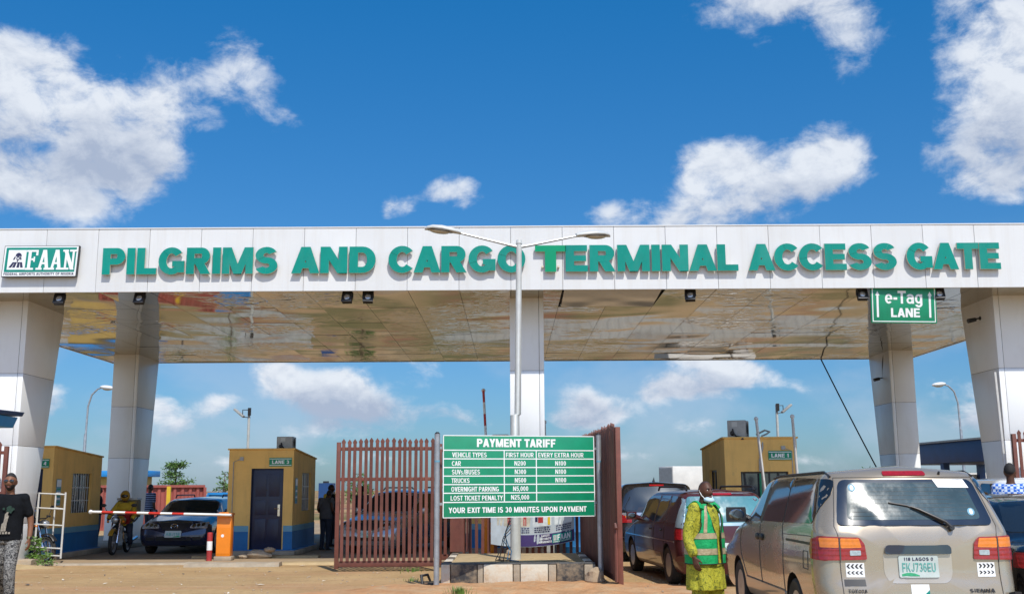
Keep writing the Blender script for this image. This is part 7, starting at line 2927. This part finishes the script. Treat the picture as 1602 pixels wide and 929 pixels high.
# ------------------------------------------------------------------ rider and bystanders
rd, S, HM, V = person("motorcycle rider in a yellow helmet and jacket astride the dusty motorcycle", (-10.05, 28.45, .0), R(4), 1.74,
                      dict(hipL=(.10, .02, .90), hipR=(-.10, .02, .90), kneeL=(.22, -.30, .70), kneeR=(-.22, -.30, .70), ankL=(.20, -.12, .46), ankR=(-.26, -.10, .28), elL=(.30, -.22, 1.18), elR=(-.30, -.22, 1.18), wrL=(.30, -.42, 1.06), wrR=(-.30, -.42, 1.06), neck=(0, -.05, 1.45), head=(0, -.09, 1.63)),
                      'skin', 'yellowcloth', 'denim', None, 'long', .012, None, None, True, 'black', 1.05, 0, False)
rd.location.z = -.18
q = MB(); q.M = S @ HM
q.ell((0, .008, .02), (.125, .14, .135), 24, 16, 0, lambda p, d: Vector((p.x, p.y if not (-.5 < d.z < .28 and d.y < -.35) else p.y * .72, p.z)))
hm = q.build("helmet", MAT['helmet'], rd, sharp=50)
q = MB(); q.M = S @ HM
q.ell((0, -.062, .01), (.088, .045, .048), 18, 10)
q.build("visor", MAT['glass'], hm)
q = MB(); q.M = S
torso(q, [(.92, .165, .13, 0, -.02), (1.05, .185, .15, 0, -.045), (1.2, .19, .155, 0, -.06), (1.27, .16, .15, 0, -.06)])
q.build("bib", MAT['redcloth'], rd, sharp=180)

BY = "bystanders behind the booths"
def by(label, x, y, rz, h, top, pants='denim', pose=None, hair='short', skin='skin', z=0, b=1.05):
    p = person(label, (x, y, z), rz, h, pose, skin, top, pants, None, 'short', .018, hair, BY, False, 'black', b, 0, False)
    return p[0]


by("bystander in a navy striped shirt behind the motorcycle rider", -12.0, 36.2, R(150), 1.78, 'stripe')
by("dark-haired bystander left of the pair behind the dark blue car", -9.75, 40.0, R(175), 1.66, 'blacktee', hair='shaved')
by("taller bystander right of the pair behind the dark blue car", -8.75, 40.5, R(170), 1.68, 'blacktee')
by("bystander partly hidden by the roof of the dark blue car", -6.7, 41.0, R(190), 1.5, 'denim')
by("bystander in a dark top at the back corner of the LANE 3 booth", -5.18, 31.2, R(120), 1.72, 'blacktee')
by("bystander in a grey shirt leaning forward near the open picket gate", -5.0, 29.4, R(160), 1.62, 'greytee', pose=dict(neck=(0, -.12, 1.42), head=(0, -.18, 1.58), wrL=(.2, -.25, 1.0), wrR=(-.2, -.25, 1.0)))
by("bystander in a yellow shirt behind the open picket gate", -5.45, 33.0, R(180), 1.72, 'yellowcloth')
by("bystander in dark clothes seen between the booth and picket gate", -4.35, 31.6, R(200), 1.68, 'denim')
by("man in a blue checked shirt at the right edge before the white SUV", 7.46, 16.3, R(150), 1.92, 'check')
by("bystander in a dark shirt beyond the LANE 4 booth", -12.95, 34.2, R(100), 1.70, 'blacktee')

# ================================================================== THINGS FAR BEHIND
def corrugated(name, label, cat, p0, p1, h, mat, pitch=.28, depth=.07, group=None, z0=0, frame=None):
    t = thing(name, label, cat, (p0[0], p0[1], z0), math.atan2(p1[1] - p0[1], p1[0] - p0[0]), group)
    Ln = math.hypot(p1[0] - p0[0], p1[1] - p0[1])
    q = MB()
    prof = []
    n = int(Ln / pitch)
    for i in range(n):
        x = Ln * i / n
        p = Ln / n
        prof += [(x, 0), (x + p * .3, 0), (x + p * .45, depth), (x + p * .85, depth), ]
    prof.append((Ln, 0))
    rings = [[(x, y, z) for x, y in prof] for z in (0, h)]
    q.loft(rings, 0, False, False)
    rings = [[(x, y + .01, z) for x, y in prof] for z in (0, h)]
    q.build("sheet", MAT[mat], t, recalc=False, sharp=20)
    q = MB(); q.box(0, -.06, h - .10, Ln, .12, h)
    q.box(0, -.06, 0, Ln, .12, .10)
    for x in (0, Ln):
        q.box(x - .06, -.06, .10, x + .06, .12, h - .1)
    q.build("frame", MAT[mat if not frame else frame], t)
    return t


corrugated("corrugated_wall", "faded red corrugated wall behind the dark blue car", "wall", (-16.9, 44), (-13.1, 46.5), 1.80, 'containerred', .32)
q = MB(); q.box(-14.05, 44.4, 0, -13.9, 44.5, 1.74); tag(q.build("yellow_post", MAT['yellow']), "yellow post standing against the faded red corrugated wall", "post")
q = MB(); q.box(-14.9, 41.4, 0, -14.8, 41.5, 1.70); tag(q.build("white_post", MAT['whitemetal']), "pale post left of the faded red corrugated wall", "post")
corrugated("sheet_fence", "bright blue sheet fence between the red wall and LANE 3 booth", "fence", (-13.1, 47), (-11.5, 47), 1.48, 'bluesheet', .5, .03)
corrugated("sheet_fence", "dark boundary fence far behind the gate", "fence", (-4.5, 62), (30, 62), 1.35, 'acgrey', .6, .04)
corrugated("sheet_fence", "grey boundary fence far behind on the left", "fence", (-46, 64), (-12, 64), 1.35, 'acgrey', .6, .04)
bd = thing("low_building", "yellow building with a blue roof behind the rear left pillar", "building", (-20.9, 58, 0))
q = MB(); q.box(-3.2, 0, 0, 1.2, 1.6, 2.3); q.build("wall", MAT['yellowwall'], bd)
q = MB(); q.box(-3.6, -.4, 2.3, 1.55, 1.9, 2.62); q.build("roof", MAT['bluesheet'], bd, bevel=.03)
q = MB(); q.box(-.6, -.02, 0, .3, -.005, 1.9); q.build("doorway", MAT['black'], bd)
bd = thing("kiosk", "small dark boxy kiosk seen over the crowd right of the LANE 3 booth", "kiosk", (-14.4, 84, 0))
q = MB(); q.box(-.5, 0, 0, .55, 1.5, 2.05); q.build("wall", MAT['shelterblue'], bd)
q = MB(); q.box(-.2, .2, 2.05, .2, .6, 2.2); q.build("roof_tank", MAT['black'], bd)
sh = thing("blue_shelter", "dark blue flat-roofed shelter between the two right pillars", "shelter", (16.9, 31.5, 0), R(5))
q = MB(); q.box(-1.6, 0, 2.35, 1.7, 9.5, 3.05); q.build("fascia", MAT['shelterblue'], sh, bevel=.03)
q = MB(); q.box(-1.7, -.1, 3.05, 1.8, 9.6, 3.11); q.build("roof", MAT['acgrey'], sh)
for y in (.2, 3.1, 6.1, 9.2):
    for x in (-1.45, 1.5):
        q = MB(); q.box(x - .11, y - .11, 0, x + .11, y + .11, 2.35); q.build("post", MAT['shelterblue'], sh)
q = MB(); q.box(-1.3, 9.3, .9, 1.4, 9.36, 2.0); q.build("back_screen", MAT['truckwhite'], sh)
# a derelict white airliner tail and fence beyond are only a few pixels: a pale board with a red stripe stands in
hd = thing("airliner_tail_board", "pale board with a red stripe standing in for an airliner tail beyond the blue shelter", "airliner_tail_board", (19.2, 44, 0))
q = MB(); q.box(-2.6, 0, .9, 2.6, .08, 2.1); q.build("board", MAT['truckwhite'], hd)
q = MB(); q.add([(-1.4, -.01, 1.2), (-.9, -.01, 1.2), (-.2, -.01, 1.8), (-.5, -.01, 1.8)], [(0, 1, 2, 3)]); q.build("stripe", MAT['redmat'], hd)
for x in (-2.4, 2.4):
    q = MB(); q.box(x - .06, .1, 0, x + .06, .2, 2.1); q.build("post", MAT['acgrey'], hd)
drum = thing("blue_drum", "blue drum beside the banner fence behind the swung gate leaf", "drum", (1.42, 24.4, 0))
q = MB(); q.lathe([(.02, 0), (.28, 0), (.29, .03), (.29, .3), (.30, .32), (.29, .34), (.29, .62), (.30, .64), (.29, .66), (.29, 1.02), (.28, 1.05), (.02, 1.05)], 28)
q.build("shell", MAT['bluepaint'], drum)


# ================================================================== VEGETATION
def tree(label, x, y, h, cr, ch, n, leaf, ls, mat, seed, group=None, trunk_r=.08, name="tree", cat="tree", layers=None):
    t = thing(name, label, cat, (x, y, 0), 0, group)
    rnd = random.Random(seed)
    q = MB()
    q.tube([(0, 0, 0), (.02, .0, h * .35), (-.03, .02, h * .7), (0, 0, h * .97)], [trunk_r, trunk_r * .8, trunk_r * .5, trunk_r * .2], 8)
    cl = []
    nb = n
    for i in range(nb):
        f = rnd.uniform(0, 1)
        z = h - ch * (1 - f) * .95
        if layers:
            z = h - ch * (1 - (int(f * layers) + rnd.uniform(.3, .7)) / layers)
        spread = cr * (1 - .55 * ((z - (h - ch)) / ch) ** 1.5) * rnd.uniform(.35, 1)
        a = rnd.uniform(0, 2 * PI)
        c = Vector((spread * math.cos(a), spread * math.sin(a), z + rnd.uniform(-.05, .05) * ch))
        cl.append(c)
        q.tube([(0, 0, max(.1, z - ch * .18)), c * .5 + Vector((0, 0, z * .48)), c], [trunk_r * .35, trunk_r * .2, trunk_r * .08], 5)
    q.build("trunk", MAT['trunk'], t, merge=False)
    q = MB()
    for c in cl:
        for k in range(leaf):
            d = Vector((rnd.gauss(0, 1), rnd.gauss(0, 1), rnd.gauss(0, .6))) * cr * .16
            p = c + d
            a = Vector((rnd.gauss(0, 1), rnd.gauss(0, 1), rnd.gauss(0, .5))).normalized()
            b = a.cross(Vector((rnd.gauss(0, 1), rnd.gauss(0, 1), rnd.gauss(0, 1)))).normalized()
            l, w = ls * rnd.uniform(.7, 1.3), ls * .38
            q.add([p, p + a * l * .5 + b * w * .5, p + a * l, p + a * l * .5 - b * w * .5], [(0, 1, 2, 3)], 0 if rnd.random() < .65 else 1)
    q.build("crown", [MAT[mat], MAT['leaf2']], t, merge=False, recalc=False)
    return t


tree("small layered green tree rising behind the faded red wall", -21.6, 70, 3.45, .95, 1.75, 34, 40, .20, 'leaf', 3, None, .09, layers=3)
tree("bushy tree seen through the open picket gate", -9.3, 66, 2.4, 1.0, 1.6, 26, 30, .22, 'leaf', 8, None, .09)
tree("sparse young tree at the back corner of the LANE 3 booth", -15.3, 58, 2.5, .5, 1.0, 14, 14, .16, 'leaf', 12, None, .05)
tree("slender green shrub between the posts of the blue shelter", 16.4, 34.0, 2.2, .35, 1.9, 22, 24, .14, 'leaf', 15, None, .04, "shrub", "shrub")
tree("second slender shrub farther along the blue shelter", 17.9, 36.0, 2.1, .3, 1.8, 20, 24, .14, 'leaf', 16, None, .04, "shrub", "shrub")
tree("leafy weed growing at the foot of the white metal rack", -10.45, 24.1, .62, .24, .55, 22, 22, .085, 'leaf2', 21, None, .012, "weed", "plant")
tree("small low weed on the broken kerb beside the rack", -10.05, 23.75, .26, .2, .24, 14, 18, .06, 'leaf2', 22, None, .008, "weed", "plant")
# scattered trees along the skyline, low and far
for i, (x, y, h) in enumerate(((-62, 150, 3.2), (-40, 160, 3.0), (34, 150, 3.0), (50, 155, 3.4), (70, 160, 3.3), (-84, 165, 3.6))):
    tree("distant low tree on the skyline", x, y, h, 3.0, h * .8, 20, 26, .6, 'leaf', 40 + i, "distant low trees on the skyline", .2)


def tuft(label, x, y, z, n, hgt, spread, seed):
    rnd = random.Random(seed)
    q = MB()
    for i in range(n):
        a = rnd.uniform(0, 2 * PI)
        r = spread * abs(rnd.gauss(0, .5))
        b = Vector((r * math.cos(a), r * math.sin(a), 0))
        hh = hgt * rnd.uniform(.5, 1.1)
        d = Vector((math.cos(a), math.sin(a), 0)) * hh * rnd.uniform(.1, .6)
        wv = Vector((-math.sin(a), math.cos(a), 0)) * .006
        q.add([b - wv, b + wv, b + d * .5 + Vector((0, 0, hh * .65)) + wv * .7, b + d * .5 + Vector((0, 0, hh * .65)) - wv * .7, b + d + Vector((0, 0, hh))], [(0, 1, 2, 3), (3, 2, 4)])
    o = q.build("grass_tuft", MAT['leaf2'], None, merge=False, recalc=False)
    o.location = (x, y, z)
    return tag(o, label, "grass")


tuft("green grass tuft in the red earth before the kerb island", -.78, 16.3, .06, 150, .13, .22, 1)
tuft("thin grass along the bottom rail of the open picket gate", -1.95, 21.6, 0, 60, .09, .35, 2)
tuft("sparse grass blades on the dust left of the tariff board", -1.75, 19.4, 0, 40, .07, .2, 3)
tuft("few grass blades at the left foot of the kerb island", -1.75, 17.6, .02, 30, .06, .2, 4)
